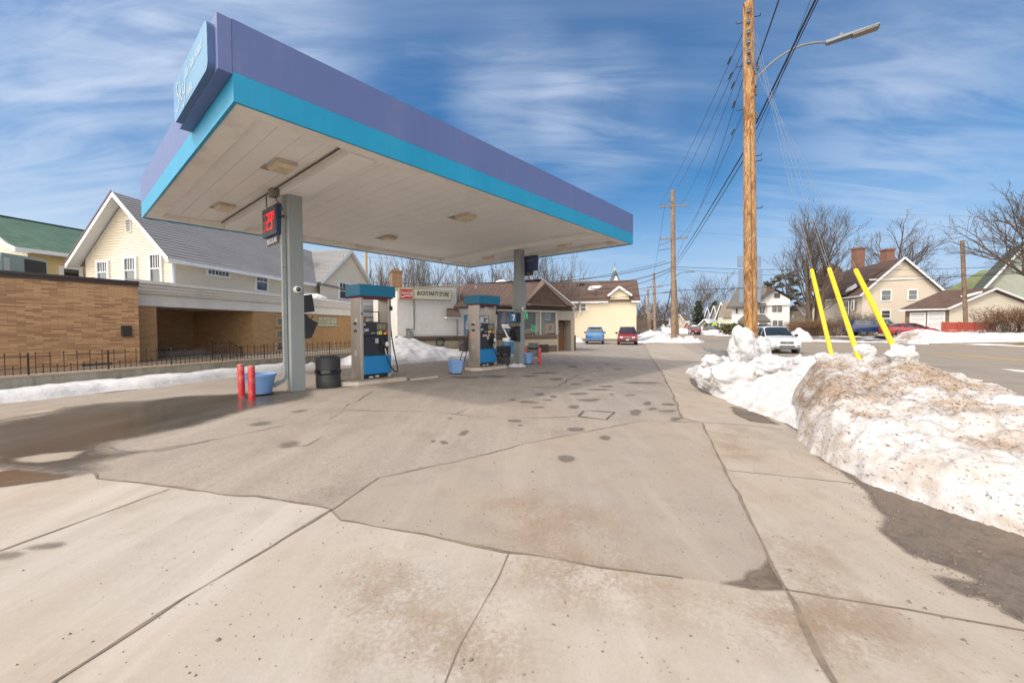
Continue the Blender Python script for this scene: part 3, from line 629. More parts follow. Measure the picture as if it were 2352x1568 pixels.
for lx, ly in ((1.45, 2.35), (1.45, 6.7), (6.65, 2.35), (6.65, 6.7), (11.95, 2.35), (11.95, 6.7)):
    mb = MB(); f = lambda p, lx=lx, ly=ly: cp(V(lx+p.x, ly+p.y, p.z)); mb.box(-.2, .2, -.29, .29, zc-.075, zc-.003, f); h = mb.build('ceiling_light', housem, can, bevel=.012)
    mb = MB(); q = [V(-.2, -.29, zc-.08), V(.2, -.29, zc-.08), V(.2, .29, zc-.08), V(-.2, .29, zc-.08)]; q2 = [V(v.x*.72, v.y*.72, zc-.15) for v in q]
    mb.hexa([f(v) for v in q2+q]); mb.build('light_lens', lensm, h, bevel=.01)
    mb = MB(); mb.box(-.24, .16, .3, .62, zc-.006, zc-.001, f); mb.build('stain_patch', stain, h)
cols = []
for bx, by in ((2.23, 3.92), (11.25, 4.1)):
    f = lambda p, bx=bx, by=by: cp(V(bx+p.x, by+p.y, p.z)); w = .165
    mb = MB(); mb.box(-w, w, -w, w, 0, zc-.172, f); c = mb.build('column', greym, can, bevel=.008)
    mb = MB(); mb.box(-w-.012, w+.012, -w-.012, w+.012, .0, .035, f); mb.build('base_collar', greym, c, bevel=.005); cols.append((c, f))
# downspout with its elbow on the near column
f = cols[0][1]; gut = M('downspout_grey', (.3, .33, .325), .4, var=.05, metal=.2)
mb = MB(); mb.bar(f(V(-.225, .05, .36)), f(V(-.225, .05, 4.0)), .1, .085, UY); mb.bar(f(V(-.225, .05, 4.0)), f(V(-.19, .05, zc-.19)), .1, .085, UY)
mb.bar(f(V(-.22, .05, .4)), f(V(-.30, .05, .26)), .1, .085, UY); mb.bar(f(V(-.29, .05, .28)), f(V(-.50, .05, .17)), .1, .085, UY)
for z in (1.9, 3.1): mb.box(-.28, -.168, -.02, .12, z, z+.03, f)
mb.build('downspout', gut, cols[0][0], bevel=.008)
mb = MB()
for i in range(3): mb.tube([f(V(-.49-.01*i, .04+.012*i, .15)), f(V(-.54-.02*i, .04+.015*i, .09)), f(V(-.56-.02*i, .05, .012))], [.012, .009, .02], 6)
m, t, b = newmat('running_water'); b.inputs['Transmission Weight'].default_value = .9; b.inputs['Roughness'].default_value = .05; b.inputs['IOR'].default_value = 1.33
tag(mb.build('water_trickle', m), 'trickle of meltwater falling from the downspout at the near grey column', 'water')['kind'] = 'stuff'
mb = MB(); mb.box(.167, .2, -.03, .1, 2.25, 3.0, f); mb.build('cable_box', greym, cols[0][0], bevel=.005)
mb = MB(); mb.box(-.205, .205, -.205, .205, 2.35, 3.55, cols[1][1]); mb.build('column_sleeve', greym, cols[1][0], bevel=.006)
# lit sign box on the short face
sg = thing('sign_box', 'purple box sign with pale blue panel reading Sky Fuels on the canopy corner', 'sign', tuple(cp(V(-.1, 1.4, czs))))
mb = MB(); mb.box(-.18, -.001, .012, 2.66, czs-.03, cz1, cp); mb.build('sign_housing', purple, sg, bevel=.006)
pan = M('sign_panel_blue', (.15, .31, .46), .3, var=.05, scale=.6); q = []
for cx_, cz_, a0 in ((.24, czs+.1, 180), (2.40, czs+.1, 270), (2.40, cz1-.2, 0), (.24, cz1-.2, 90)):
    for i in range(5): a = R(a0+i*22.5); q.append((cx_+.12*math.cos(a), cz_+.12*math.sin(a)))
mb = MB(); n = len(q); fr = lambda d, s=1.0: [cp(V(-d, 1.32+(a-1.32)*s, b)) for a, b in q]
mb.addf(fr(.182)+fr(.27), [[i, (i+1) % n, n+(i+1) % n, n+i] for i in range(n)]); mb.build('sign_edge', M('sign_edge', (.07, .12, .26), .4), sg, fix=True)
mb = MB(); mb.poly(fr(.272)[::-1]); mb.build('sign_panel', pan, sg, fix=True)
O = cp(V(-.275, 2.5, czs)); U = -UY; Z = V(0, 0, 1); mb = MB()
sk = lambda pts: [(x, y) for x, y in pts]
for pts in ([(.44, .50), (.36, .56), (.29, .49), (.33, .38), (.42, .30), (.40, .17), (.28, .10), (.17, .16)], [(.50, .14), (.55, .36), (.60, .58)], [(.54, .28), (.62, .33), (.67, .40)], [(.57, .29), (.64, .19), (.72, .14)], [(.76, .38), (.77, .24), (.86, .22), (.93, .36)], [(.95, .42), (.91, .2), (.84, .02), (.74, .02)]): stroke(mb, smooth(pts, 5), .032, O, U, Z)
mb.build('lettering', M('sign_script', (.5, .56, .62), .5), sg); mb = MB(); lettering(mb, 'Fuels', O+U*1.24+Z*.13, U, Z, h=.13, shear=.15); mb.poly([O+U*1.0+Z*.04+UX*-.004, O+U*1.5+Z*.04+UX*-.004, O+U*1.5+Z*.052+UX*-.004, O+U*1.0+Z*.052+UX*-.004])
mb.build('lettering', M('sign_script', None), sg); mb = MB(); lettering(mb, 'Blue Skies Ahead', O+U*1.55+Z*.45, U, Z, w=1.15, h=.15, shear=.35)
mb.build('lettering', M('sign_script', (.5, .56, .62), .5), sg)
# price sign on the near column
navy = M('sign_navy', (.02, .035, .09), .4, var=.1); black = M('black_plastic', (.016, .016, .017), .45, var=.2, dirt=(.04, .038, .035), dirt_amt=.5); redled = emis('led_red', (.9, .02, .03), .9); dimled = M('led_dim', (.14, .05, .04), .5)
ft = M('sign_white', (.8, .8, .8))
ps = thing('price_sign', 'navy LED price sign showing 3.29 above a REGULAR plate on the near column', 'price sign', tuple(cols[0][1](V(-.2, .5, 3.6))))
g = lambda p: cols[0][1](V(-.29-p.y*1.2, .55-p.x*1.12, p.z))                                    # x along the face left to right, y towards the viewer
mb = MB(); mb.box(-.42, .47, -.08, .08, 3.920, 4.640, g); mb.build('housing', navy, ps, bevel=.012)
mb = MB(); mb.box(-.38, .43, .081, .086, 3.990, 4.570, g); mb.build('led_panel', M('led_board', (.05, .055, .05), .5), ps)
O = g(V(0, .095, 0)); U = -UY*1.1; SEG = {'3': 'abgcd', '2': 'abged', '9': 'abcdfg'}
def seg7(mb, ch, x, z, w, h, th):
    s = {'a': (0, h-th, w, h), 'd': (0, 0, w, th), 'g': (0, h/2-th/2, w, h/2+th/2), 'b': (w-th, h/2, w, h), 'c': (w-th, 0, w, h/2), 'f': (0, h/2, th, h), 'e': (0, 0, th, h/2)}
    for k2 in ch:
        a, b_, c_, d_ = s[k2]; mb.poly([O+U*(x+a)+Z*(z+b_), O+U*(x+c_)+Z*(z+b_), O+U*(x+c_)+Z*(z+d_), O+U*(x+a)+Z*(z+d_)])
mb = MB(); seg7(mb, SEG['2'], -.08, 4.060, .16, .42, .045); seg7(mb, SEG['9'], .13, 4.060, .16, .42, .045); seg7(mb, SEG['9'], .33, 4.280, .075, .2, .025); mb.build('digit', redled, ps)
mb = MB(); seg7(mb, SEG['3'], -.3, 4.060, .16, .42, .03); mb.build('digit', emis('led_red_dim', (.6, .04, .03), .35), ps, label='dim flickering first digit of the price')
mb = MB(); mb.box(-.3, .4, .0, .02, 3.700, 3.900, g); mb.build('caption_plate', M('plate_dark', (.05, .055, .06), .5), ps)
mb = MB(); lettering(mb, 'REGULAR', O+U*.05+Z*3.800-U.cross(Z)*.066, U, Z, w=.62, h=.13, offset=.02); mb.build('lettering', ft, ps)
mb = MB(); mb.bar(g(V(.45, 0, 4.350)), g(V(.6, -.02, 4.330)), .05, .05); mb.bar(g(V(.42, -.02, 4.100)), g(V(.45, -.14, 4.100)), .05, .05); mb.bar(g(V(.42, -.02, 4.500)), g(V(.45, -.14, 4.500)), .05, .05); mb.build('bracket', black, ps)
mb = MB(); mb.box(.2, .42, -.05, .03, 4.645, 4.690, g); mb.build('beacon', M('beacon_red', (.5, .04, .03), .4), ps, bevel=.01)
# second price sign seen from behind on the far column
ps2 = thing('price_sign', 'dark price sign seen from behind at the top of the far column', 'price sign', tuple(cols[1][1](V(.3, 0, 3.9))))
g2 = lambda p: cols[1][1](V(.27+p.y, p.x, p.z))
mb = MB(); mb.box(-.75, .46, -.07, .09, 3.98, 4.62, g2); mb.build('housing', navy, ps2, bevel=.012)
mb = MB(); mb.box(-.55, .3, -.02, .02, 3.80, 3.978, g2); mb.build('caption_plate', M('plate_dark', (.05, .055, .06)), ps2)
mb = MB(); lettering(mb, 'N', g2(V(-.3, -.02, 3.89)), -UY, Z, h=.11, lift=.006); lettering(mb, 'REGULAR SELF', g2(V(-.42, -.07, 4.42)), -UY, Z, w=.5, h=.05, lift=.006); mb.build('lettering', M('faint_white', (.3, .3, .32)), ps2)
mb = MB(); mb.bar(g2(V(.1, -.06, 4.3)), g2(V(.1, -.11, 4.3)), .05, .05); mb.bar(g2(V(-.1, -.06, 4.3)), g2(V(-.1, -.11, 4.3)), .05, .05); mb.build('bracket', black, ps2)
# cameras on the columns
camw = M('camera_white', (.7, .7, .68), .4); camb = glass('camera_lens', (.01, .01, .012))
for (cc, ff), lab in zip(cols, ('white dome camera with black eye on the near canopy column', 'white dome camera on the far canopy column above the towel box')):
    s = .167 if ff is cols[0][1] else .207
    p0 = ff(V(.0, -s, 2.55 if s < .2 else 2.38)); ca = thing('security_camera', lab, 'camera', tuple(p0), 0, 'dome cameras on the canopy columns'); n = -UY
    def onface(p, p0=p0): return p0+UX*p.x+Z*p.y+n*p.z
    mb = MB(); mb.lathe([(.095, 0), (.095, .04), (.085, .07), (.06, .085)], 18, m=onface); mb.build('housing', camw, ca)
    mb = MB(); mb.lathe([(.058, .084), (.05, .11), (.03, .128), (.008, .134)], 16, m=onface); mb.build('lens', camb, ca)
# towel / squeegee boxes on the columns
def towel_box(ff, z, label, glove, side):
    tb = thing('towel_dispenser', label, 'towel dispenser', tuple(ff(V(.3*side, 0, z))), 0, 'black towel and squeegee boxes on the columns')
    f = lambda p: ff(V(side*(.167+p.y), p.x, p.z))
    def pr(mb, poly, x0, x1): return mb.prism(poly, x0, x1, lambda p: f(V(p.z, p.x, z+p.y)))
    mb = MB(); pr(mb, [(.002, .62), (.002, 1.06), (.2, 1.1), (.26, .66), (.17, .64)], -.17, .17); mb.build('towel_box', black, tb, bevel=.015, fix=True)
    mb = MB(); pr(mb, [(.002, -.06), (.002, .6), (.08, .56), (.12, .48), (.33, .36), (.17, -.02)], -.17, .17); mb.build('squeegee_bin', black, tb, bevel=.015, fix=True)
    mb = MB(); mb.tube([f(V(.05, .2, z+.4)), f(V(.05, .3, z+.55))], .014, 6); mb.build('squeegee_handle', black, tb)
    if glove:
        mb = MB(); plate(mb, -.15, .15, -.15, .15, f(V(0, .235, z+.88)), -UY, Z); mb.build('picture_panel', M('panel_blue', (.02, .24, .5), .4), tb)
        mb = MB(); stroke(mb, smooth([(-.03, .09), (.05, .08), (.04, 0), (0, -.1)], 5), .07, f(V(0, .25, z+.88)), -UY, Z); mb.build('pictogram', ft, tb)
towel_box(cols[0][1], 1.36-.0, 'black towel dispenser above a squeegee bin on the near column', False, 1)
bx = cols[1][1]; tb = thing('towel_dispenser', 'black towel box with blue hand picture on the far column', 'towel dispenser', tuple(bx(V(-.3, 0, 1.4))), 0, 'black towel and squeegee boxes on the columns')
f = lambda p: bx(V(-.167-p.y, -p.x-.04, p.z))
mb = MB(); mb.box(-.2, .2, .002, .26, 1.8, 2.22, f); mb.build('towel_box', black, tb, bevel=.015)
mb = MB(); plate(mb, -.16, .16, -.17, .17, f(V(0, .262, 2.01)), -UY, Z); mb.build('picture_panel', M('panel_blue', (.02, .24, .5), .4), tb)
mb = MB(); stroke(mb, smooth([(-.05, .09), (.05, .1), (.05, 0), (.01, -.12)], 5), .09, f(V(0, .274, 2.01)), -UY, Z); mb.build('pictogram', ft, tb)
mb = MB(); mb.prism([(.002, 1.02), (.002, 1.66), (.1, 1.62), (.36, 1.5), (.2, 1.06)], -.18, .18, lambda p: f(V(p.z, p.x, p.y))); mb.build('squeegee_bin', black, tb, bevel=.015, fix=True)
mb = MB(); mb.tube([f(V(.0, .25, 1.5)), f(V(-.02, .42, 1.68))], .015, 6); mb.build('squeegee_handle', black, tb)
mb = MB(); mb.box(-.12, .14, .05, .2, 1.74, 1.798, f); mb.build('paper_tray', M('tray_tan', (.3, .2, .1)), tb)
# ---------------------------------------------------------------- pumps
steel, t, b = newmat('brushed_steel'); v = coords(t, 'Object', (30, 30, .4)); n = noise(t, v, 2, 4); v2 = coords(t, 'Object', (1, 1, .5)); n2 = noise(t, v2, 2, 5)
t.links.new(mixc(t, mrange(t, n2, .35, .7), (.42, .38, .34), (.56, .52, .47)), b.inputs['Base Color']); b.inputs['Metallic'].default_value = .8; t.links.new(mrange(t, n, .3, .7, .34, .5), b.inputs['Roughness']); bump(t, b, n, .002, .2)
pblue = M('pump_blue', (.008, .18, .43), .35, var=.06, scale=1.5, dirt=(.05, .15, .25), dirt_amt=.4); vblue = M('valance_blue', (.006, .145, .26), .45, var=.08, scale=1.5)
pblack = M('pump_black', (.018, .018, .02), .35, var=.2, scale=3, dirt=(.05, .047, .043), dirt_amt=.5); rubber = M('rubber', (.012, .012, .012), .5, var=.2)
stick = M('sticker_white', (.6, .6, .58), .6, var=.1, scale=20); yel = M('sticker_yellow', (.75, .52, .02), .5); redst = M('sticker_red', (.6, .05, .04), .5); prt = M('print_dark', (.05, .05, .055), .6); lcd = M('pump_display', (.13, .12, .075), .25, var=.15); maroon = M('valance_underside', (.2, .02, .035), .7)
isl = pavement('island_paint', (.56, .52, .47), (.5, .43, .36), (.36, .28, .2), .2, False, None, rough=.75); rust = M('rusty_edge', (.2, .09, .035), .9, var=.4, scale=6)
X, Y3 = V(1, 0, 0), V(0, -1, 0)
def rows(mb, O, U, Vv, w, h, n, seed=0):
    "lines of small print too small to read"
    r = random.Random(seed)
    for i in range(n):
        y = h/2-(i+.5)*h/n; a = -w/2+.06*w; 
        while a < w*.4:
            l = w*(.08+.2*r.random()); plate(mb, a, min(a+l, w*.46), y-h/n*.22, y+h/n*.22, O, U, Vv, .0005, .0012); a += l+.05*w
def fuel_pump(number, label, ad, more):
    p = thing('fuel_pump', label, 'fuel pump', (0, 0, 0), 0, 'fuel pumps on the islands')
    B = lambda nm, mb, m, par=None, **k: mb.build(nm, m, par or p, world=False, **k)
    for s in (-1, 1):
        mb = MB(); mb.box(s*.43-.045, s*.43+.045, -.275, .275, .15, 2.46, None); sp = B('side_panel', mb, steel, bevel=.01)
        mb = MB(); mb.box(s*.43-.03, s*.43+.03, -.284, -.2755, .5, 2.4); B('edge_strip', mb, steel, sp)
    mb = MB(); mb.box(-.382, .382, -.2, .2, .15, .27); B('plinth', mb, pblack)
    mb = MB(); mb.box(-.384, .47, -.30, .24, .28, .80); B('lower_panel', mb, pblue, bevel=.02)
    mb = MB(); mb.prism([(-.27, .803), (.24, .803), (.24, 1.36), (-.23, 1.36)], -.384, .384, lambda q: V(q.z, q.x, q.y)); B('door_panel', mb, pblack, bevel=.008, fix=True)
    mb = MB(); mb.box(-.384, .384, -.262, .24, 1.365, 1.74); hd = B('head_panel', mb, pblack, bevel=.012)
    mb = MB(); mb.box(.02, .372, -.272, -.2625, 1.52, 1.715); B('display', mb, lcd, hd, bevel=.004)
    O = V(.2, -.274, 1.62); mb = MB(); plate(mb, -.13, .1, -.05, .06, O, X, Z, 0, .002); B('display_screen', mb, M('lcd_grey', (.2, .17, .11), .2, var=.2), hd)
    mb = MB(); plate(mb, -.36, -.35, -.06, .08, V(0, -.262, 1.5), X, Z, 0, .01); plate(mb, -.15, -.03, -.06, -.04, V(0, -.262, 1.5), X, Z, 0, .015); B('card_reader', mb, steel, hd)
    ff = -.2635
    mb = MB(); dk = MB()
    for x, z, w, h, n in ((-.29, 1.53, .13, .075, 4), (-.345, 1.69, .06, .07, 5), (.06, 1.44, .06, .09, 3), (-.1, 1.44, .1, .025, 1)):
        plate(mb, -w/2, w/2, -h/2, h/2, V(x, ff, z), X, Z, 0, .002); rows(dk, V(x, ff-.003, z), X, Z, w, h, n, int(x*99))
    for x, z, w, h, n in ((.03, 1.22, .1, .14, 5), (.32, 1.24, .06, .09, 4)):
        plate(mb, -w/2, w/2, -h/2, h/2, V(x, -.257, z), X, Z, 0, .006); rows(dk, V(x, -.264, z), X, Z, w, h, n, int(x*99))
    for x, z, w, h, n in ((.02, .99, .1, .16, 6), (-.05, 1.9, .1, .1, 0), (.0, 1.64, .14, .06, 3)):
        O = V(-.476, x, z-.1); plate(mb, -w/2, w/2, -h/2, h/2, O, Y3, Z, 0, .002)
        if n: rows(dk, O+V(-.003, 0, 0), Y3, Z, w, h, n, int(z*99))
    plate(mb, -.2, -.07, .17, .21, V(0, -.202, 0), X, Z, 0, .002); plate(mb, .0, .12, .18, .225, V(0, -.202, 0), X, Z, 0, .002)
    B('decal', mb, stick); 
    plate(dk, -.09, .09, -.05, .03, V(-.476, .02, 1.72), Y3, Z, 0, .003); plate(dk, -.09, .08, -.04, .04, V(-.476, .0, 1.5), Y3, Z, 0, .003)
    lettering(dk, number, V(-.44, -.286, 1.98), X, Z, h=.1, w=.06, offset=.02)
    B('small_print', dk, prt)
    mb = MB(); plate(mb, -.045, .045, -.05, .05, V(.14, ff, 1.45), X, Z, 0, .005); plate(mb, -.035, .035, -.03, .03, V(.28, ff, 1.43), X, Z, 0, .005); B('grade_button', mb, yel)
    mb = MB(); plate(mb, -.035, .035, -.06, .05, V(.345, ff, 1.46), X, Z, 0, .005); B('grade_button', mb, redst)
    if more:
        mb = MB(); plate(mb, -.11, .11, -.05, .03, V(-.12, -.236, 1.31), X, Z, 0, .015); B('decal', mb, M('sticker_pink', (.55, .42, .4))); mb = MB(); plate(mb, -.045, .045, -.05, .05, V(.1, -.236, 1.31), X, Z, 0, .015); B('decal', mb, M('sticker_pink', None)); mb = MB(); plate(mb, -.12, .12, -.1, .1, V(-.476, .0, 1.3), Y3, Z, 0, .002); B('decal', mb, M('sticker_pink', None))
        mb = MB(); rows(mb, V(-.12, -.2525, 1.3), X, Z, .2, .06, 1, 5); rows(mb, V(.1, -.2525, 1.31), X, Z, .08, .08, 2, 6); rows(mb, V(-.479, 0, 1.3), Y3, Z, .22, .17, 5, 9); B('small_print', mb, redst)
    # picture frame on top of the body
    mb = MB()
    for a, b_, c_, d_ in ((-.37, -.345, 1.742, 2.06), (.125, .15, 1.742, 2.06), (-.3445, .1245, 2.035, 2.06), (-.3445, .1245, 1.742, 1.765)): mb.box(a, b_, -.2, -.17, c_, d_)
    fr_ = B('picture_frame', mb, black)
    if ad:
        mb = MB(); mb.box(-.344, .124, -.192, -.18, 1.766, 2.034); B('advert_card', mb, M('card_pale', (.5, .52, .56), .5, var=.1), fr_)
        mb = MB(); O = V(-.11, -.1925, 1.9); stroke(mb, smooth([(-.02, -.06), (.03, 0), (.0, .05), (.05, .03), (.1, .05), (.12, .02), (.17, .05), (.2, .02)], 5), .05, O, X, Z); stroke(mb, smooth([(-.03, 0), (.02, -.04), (.07, -.03), (.05, -.07), (0, -.09)], 5), .045, O, X, Z)
        rows(mb, O+V(-.09, -.001, .1), X, Z, .26, .05, 2, 3); rows(mb, O+V(.03, -.001, -.11), X, Z, .34, .03, 1, 8); B('advert_print', mb, prt, fr_)
    # valance
    mb = MB(); mb.box(-.56, .56, -.4, .4, 2.47, 2.79); va = B('valance', mb, vblue, bevel=.012)
    mb = MB(); mb.box(-.5, .5, -.34, .34, 2.43, 2.469); B('valance_underside', mb, maroon, va)
    # nozzle, boot and hose
    mb = MB(); mb.prism([(.1, .92), (.33, .92), (.36, 1.3), (.13, 1.3)], .262, .30, lambda q: V(q.x, -q.z, q.y)); nb = B('nozzle_boot', mb, rubber, bevel=.01, fix=True)
    mb = MB(); mb.tube([V(.17, -.31, 1.23), V(.2, -.33, 1.12), V(.23, -.35, 1.02)], [.035, .04, .03], 8); mb.tube([V(.22, -.34, 1.12), V(.28, -.37, 1.13), V(.3, -.37, 1.04), V(.25, -.355, .98)], .014, 6); nz = B('nozzle', mb, rubber, nb)
    mb = MB(); mb.lathe([(.06, 0), (.06, .02), (.03, .035)], 14, m=lambda q: V(.29+q.x, -.36-q.z, 1.12+q.y*1.2)); B('nozzle_guard', mb, stick, nz)
    mb = MB(); mb.tube([V(.23, -.35, 1.0), V(.25, -.36, .9), V(.27, -.365, .8)], .022, 8); B('nozzle_coupling', mb, steel, nz)
    mb = MB(); mb.tube(smooth([V(.27, -.365, .8), V(.3, -.4, .62), V(.4, -.42, .42), V(.55, -.4, .3), V(.63, -.36, .36), V(.6, -.3, .7), V(.52, -.27, 1.2), V(.475, -.25, 1.7), V(.47, -.24, 2.08)], 6), .018, 8); B('hose', mb, rubber)
    mb = MB(); mb.tube([V(.455, -.3, 2.2), V(.455, -.3, 2.45)], .012, 6); mb.box(.43, .5, -.34, -.278, 2.1, 2.22); B('hose_retractor', mb, rubber, bevel=.01)
    mb = MB(); mb.tube(smooth([V(-.5, .26, 1.5), V(-.53, .27, .9), V(-.6, .3, .5), V(-.75, .32, .22), V(-.82, .34, .4), V(-.72, .3, .75), V(-.58, .26, .8)], 5), .016, 6); B('hose', mb, rubber) if more else None
    return p
p1 = fuel_pump('4', 'near fuel pump marked 4 with an empty frame, beside the black trash can', False, False); p1.location = (-4.08, 11.61, 0); p1.rotation_euler.z = CA
p2 = fuel_pump('2', 'farther fuel pump with a pale advert card and pink notices, before the store', True, True); p2.location = (-1.12, 15.25, 0); p2.rotation_euler.z = CA
def island(px, py, x0, x1, label):
    i = thing('pump_island', label, 'pump island', (px, py, 0), CA, 'white painted pump islands'); w = .46; c = .3
    q = [(x0+c, -w), (x1-.12, -w), (x1, -w+.12), (x1, w-.12), (x1-.12, w), (x0+c, w), (x0, w-.28), (x0, -w+.28)]
    mb = MB(); mb.prism(q, .0, .12, None); i1 = mb.build('kerb', isl, i, world=False, bevel=.015, fix=True)
    mb = MB(); mb.prism([(a*.985, b*.97) for a, b in q], .1205, .15); mb.build('island_top', pavement('island_top', (.3, .25, .2), (.33, .25, .18), (.18, .14, .11), .3, True), i, world=False, bevel=.01, fix=True)
    mb = MB(); mb.prism([(a*1.01, b*1.02) for a, b in q], .0, .014); mb.build('rusty_foot', rust, i, world=False, fix=True)
island(-4.08, 11.61, -.95, 1.0, 'white painted kerb island with rusty edge under the near fuel pump')
island(-1.12, 15.25, -.75, 1.0, 'white painted kerb island with rusty edge under the farther fuel pump')
mb = MB(); mb.box(-.5, .5, -.46, -.36, 0, .05); o = mb.build('kerb_stone', isl, None, world=False, bevel=.012); o.location = (-3.05, 12.72, 0); o.rotation_euler.z = CA; tag(o, 'low white kerb stone past the near pump island', 'kerb')
mb = MB(); mb.sheet([(-.9, -.75), (2.6, -.75), (2.6, -.42), (-.9, -.42)], .004); o = mb.build('concrete_strip', walkm, None, world=False); o.location = (-4.08, 11.61, 0); o.rotation_euler.z = CA; struct(o)
# ---------------------------------------------------------------- bins, planters, bollards
def bollard(px, py, label, h=.75, r=.07, tilt=(0, 0)):
    b = thing('bollard', label, 'bollard', (px, py, 0), 0, 'red steel bollards'); b.rotation_euler = (tilt[0], tilt[1], rnd.random()*6)
    mb = MB(); mb.lathe([(r, 0), (r, h-.012), (r*.9, h)], 20); mb.build('post', M('bollard_red', (.5, .022, .028), .35, var=.1, scale=4, dirt=(.45, .33, .24), dirt_amt=.9, dscale=5), b, world=False)
    mb = MB(); mb.lathe([(r*.9, h+.0005), (r*.85, h+.012), (r*.5, h+.022), (.005, h+.025)], 18); mb.build('concrete_cap', M('cap_tan', (.4, .2, .12), .9, var=.3, scale=9), b, world=False)
g_ = G(574, 921); bollard(g_.x, g_.y+.07, 'chipped red bollard in front of the round blue planter', tilt=(0, .01))
g_ = G(551, 914); bollard(g_.x, g_.y+.07, 'red bollard at the left rim of the round blue planter', tilt=(0, -.015))
g_ = G(1239.5, 837); bollard(g_.x, g_.y+.07, 'plain red bollard standing right of the far column', .7)
bollard(.62, 18.3, 'red bollard half hidden behind the blue planter at the far column', .7)
plb = M('planter_blue', (.19, .34, .62), .45, var=.06, scale=2, dirt=(.2, .3, .45), dirt_amt=.3); soil = M('soil', (.06, .045, .03), 1, var=.4, scale=12, bmp=.8, bscale=25)
def planter(x, y, r, h, label, square=False, dirtx=False):
    p = thing('planter', label, 'planter', (x, y, 0), CA*0+.2, 'pale blue plastic planters'); n = 4 if square else 32; k2 = 1.25 if square else 1; rot = R(45)
    rm = (lambda q: Matrix.Rotation(rot+.3, 3, 'Z') @ q) if square else None
    mb = MB(); mb.lathe([(r*.66*k2, .03), (r*.72*k2, h*.25), (r*.93*k2, h*.86), (r*.95*k2, h*.9), (r*1.0*k2, h*.905), (r*1.0*k2, h), (r*.94*k2, h), (r*.9*k2, h*.85)], n, cap=False, m=rm, sm=not square); mb.build('pot', plb, p, world=False, sharp=50)
    mb = MB(); mb.lathe([(r*.9*k2, h*.84), (.01, h*.87)], n, m=rm); mb.build('soil', soil, p, world=False)
    mb = MB(); mb.lathe([(r*.7*k2, 0), (r*.82*k2, .035), (r*.78*k2, .04), (r*.6*k2, .02)], n, m=rm, sm=not square); mb.build('saucer', M('saucer_dark', (.03, .04, .05), .5), p, world=False)
planter(-6.02, 9.55, .34, .5, 'round pale blue planter on a dark saucer behind two red bollards')
planter(-1.95, 13.75, .25, .47, 'square pale blue planter standing between the two pumps', True)
planter(.68, 17.5, .27, .48, 'pale blue planter right of the far column beside a red bollard')
def dirtm(): return M('bag_black', (.012, .012, .013), .22, var=.2, bmp=.6, bscale=14)
def bag_ring(mb, r, z, seed, k2=1.0):
    rr = random.Random(seed); n = 40; prof = []
    pts = [[None]*n for _ in range(4)]
    for j in range(n):
        a = 2*math.pi*j/n; d = .012*MN.noise(V(math.cos(a)*4, math.sin(a)*4, seed)); dz = .05*MN.noise(V(math.cos(a)*3, math.sin(a)*3, seed+9))
        for i, (o_, zz_) in enumerate(((.001, .05), (.02, .02), (.024, -.04), (.002, -.075))): pts[i][j] = V((r+o_+d*(i in (1, 2)))*math.cos(a), (r+o_+d*(i in (1, 2)))*math.sin(a), z+zz_+dz)
    mb.addf([q for row in pts for q in row], [[i*n+j, i*n+(j+1) % n, (i+1)*n+(j+1) % n, (i+1)*n+j] for i in range(3) for j in range(n)], True)
def trash_can(x, y, r, h, label, mat, name='trash_can', lid=True, bag=.55):
    c = thing(name, label, 'trash can', (x, y, 0), .4, 'trash cans round the station')
    mb = MB(); mb.lathe([(r*.95, 0), (r*.97, .02), (r, h*.3), (r*.985, h*.31), (r, h*.9), (r*.98, h)], 28); mb.build('barrel', mat, c, world=False)
    if lid:
        mb = MB(); mb.lathe([(r*.99, h+.001), (r*.9, h+.03), (r*.62, h+.035), (r*.62, h+.06), (.02, h+.062)], 28); mb.build('lid', mat, c, world=False)
    if bag:
        mb = MB(); bag_ring(mb, r, h*bag, 3+x); mb.build('bag', dirtm(), c, world=False)
trash_can(-4.95, 10.75, .31, .79, 'round black trash can with a bag round it, beside the near column', M('can_black', (.028, .03, .032), .55, var=.15, scale=3, dirt=(.06, .058, .055), dirt_amt=.5))
trash_can(1.2, 22.35, .28, .74, 'grey trash can standing against the store front under the window', M('can_grey', (.13, .125, .12), .6, var=.2, scale=2, dirt=(.07, .06, .055)), lid=False, bag=.62)
tc = thing('trash_can', 'square dark bin with a full black bag between the farther pump and the far column', 'trash can', (-.35, 16.6, 0), CA, 'trash cans round the station')
mb = MB(); mb.hexa([V(-.19, -.19, 0), V(.19, -.19, 0), V(.19, .19, 0), V(-.19, .19, 0), V(-.22, -.22, .5), V(.22, -.22, .5), V(.22, .22, .5), V(-.22, .22, .5)]); mb.build('bin', M('bin_charcoal', (.05, .05, .052), .6, var=.15), tc, world=False, bevel=.03)
mb = MB(); mb.hexa([V(-.225, -.225, .501), V(.225, -.225, .501), V(.225, .225, .501), V(-.225, .225, .501), V(-.23, -.23, .84), V(.23, -.23, .84), V(.23, .23, .84), V(-.23, .23, .84)]); mb.build('lid', black, tc, world=False, bevel=.04)
mb = MB(); bag_ring(mb, .27, .5, 5); mb.build('bag', dirtm(), tc, world=False)
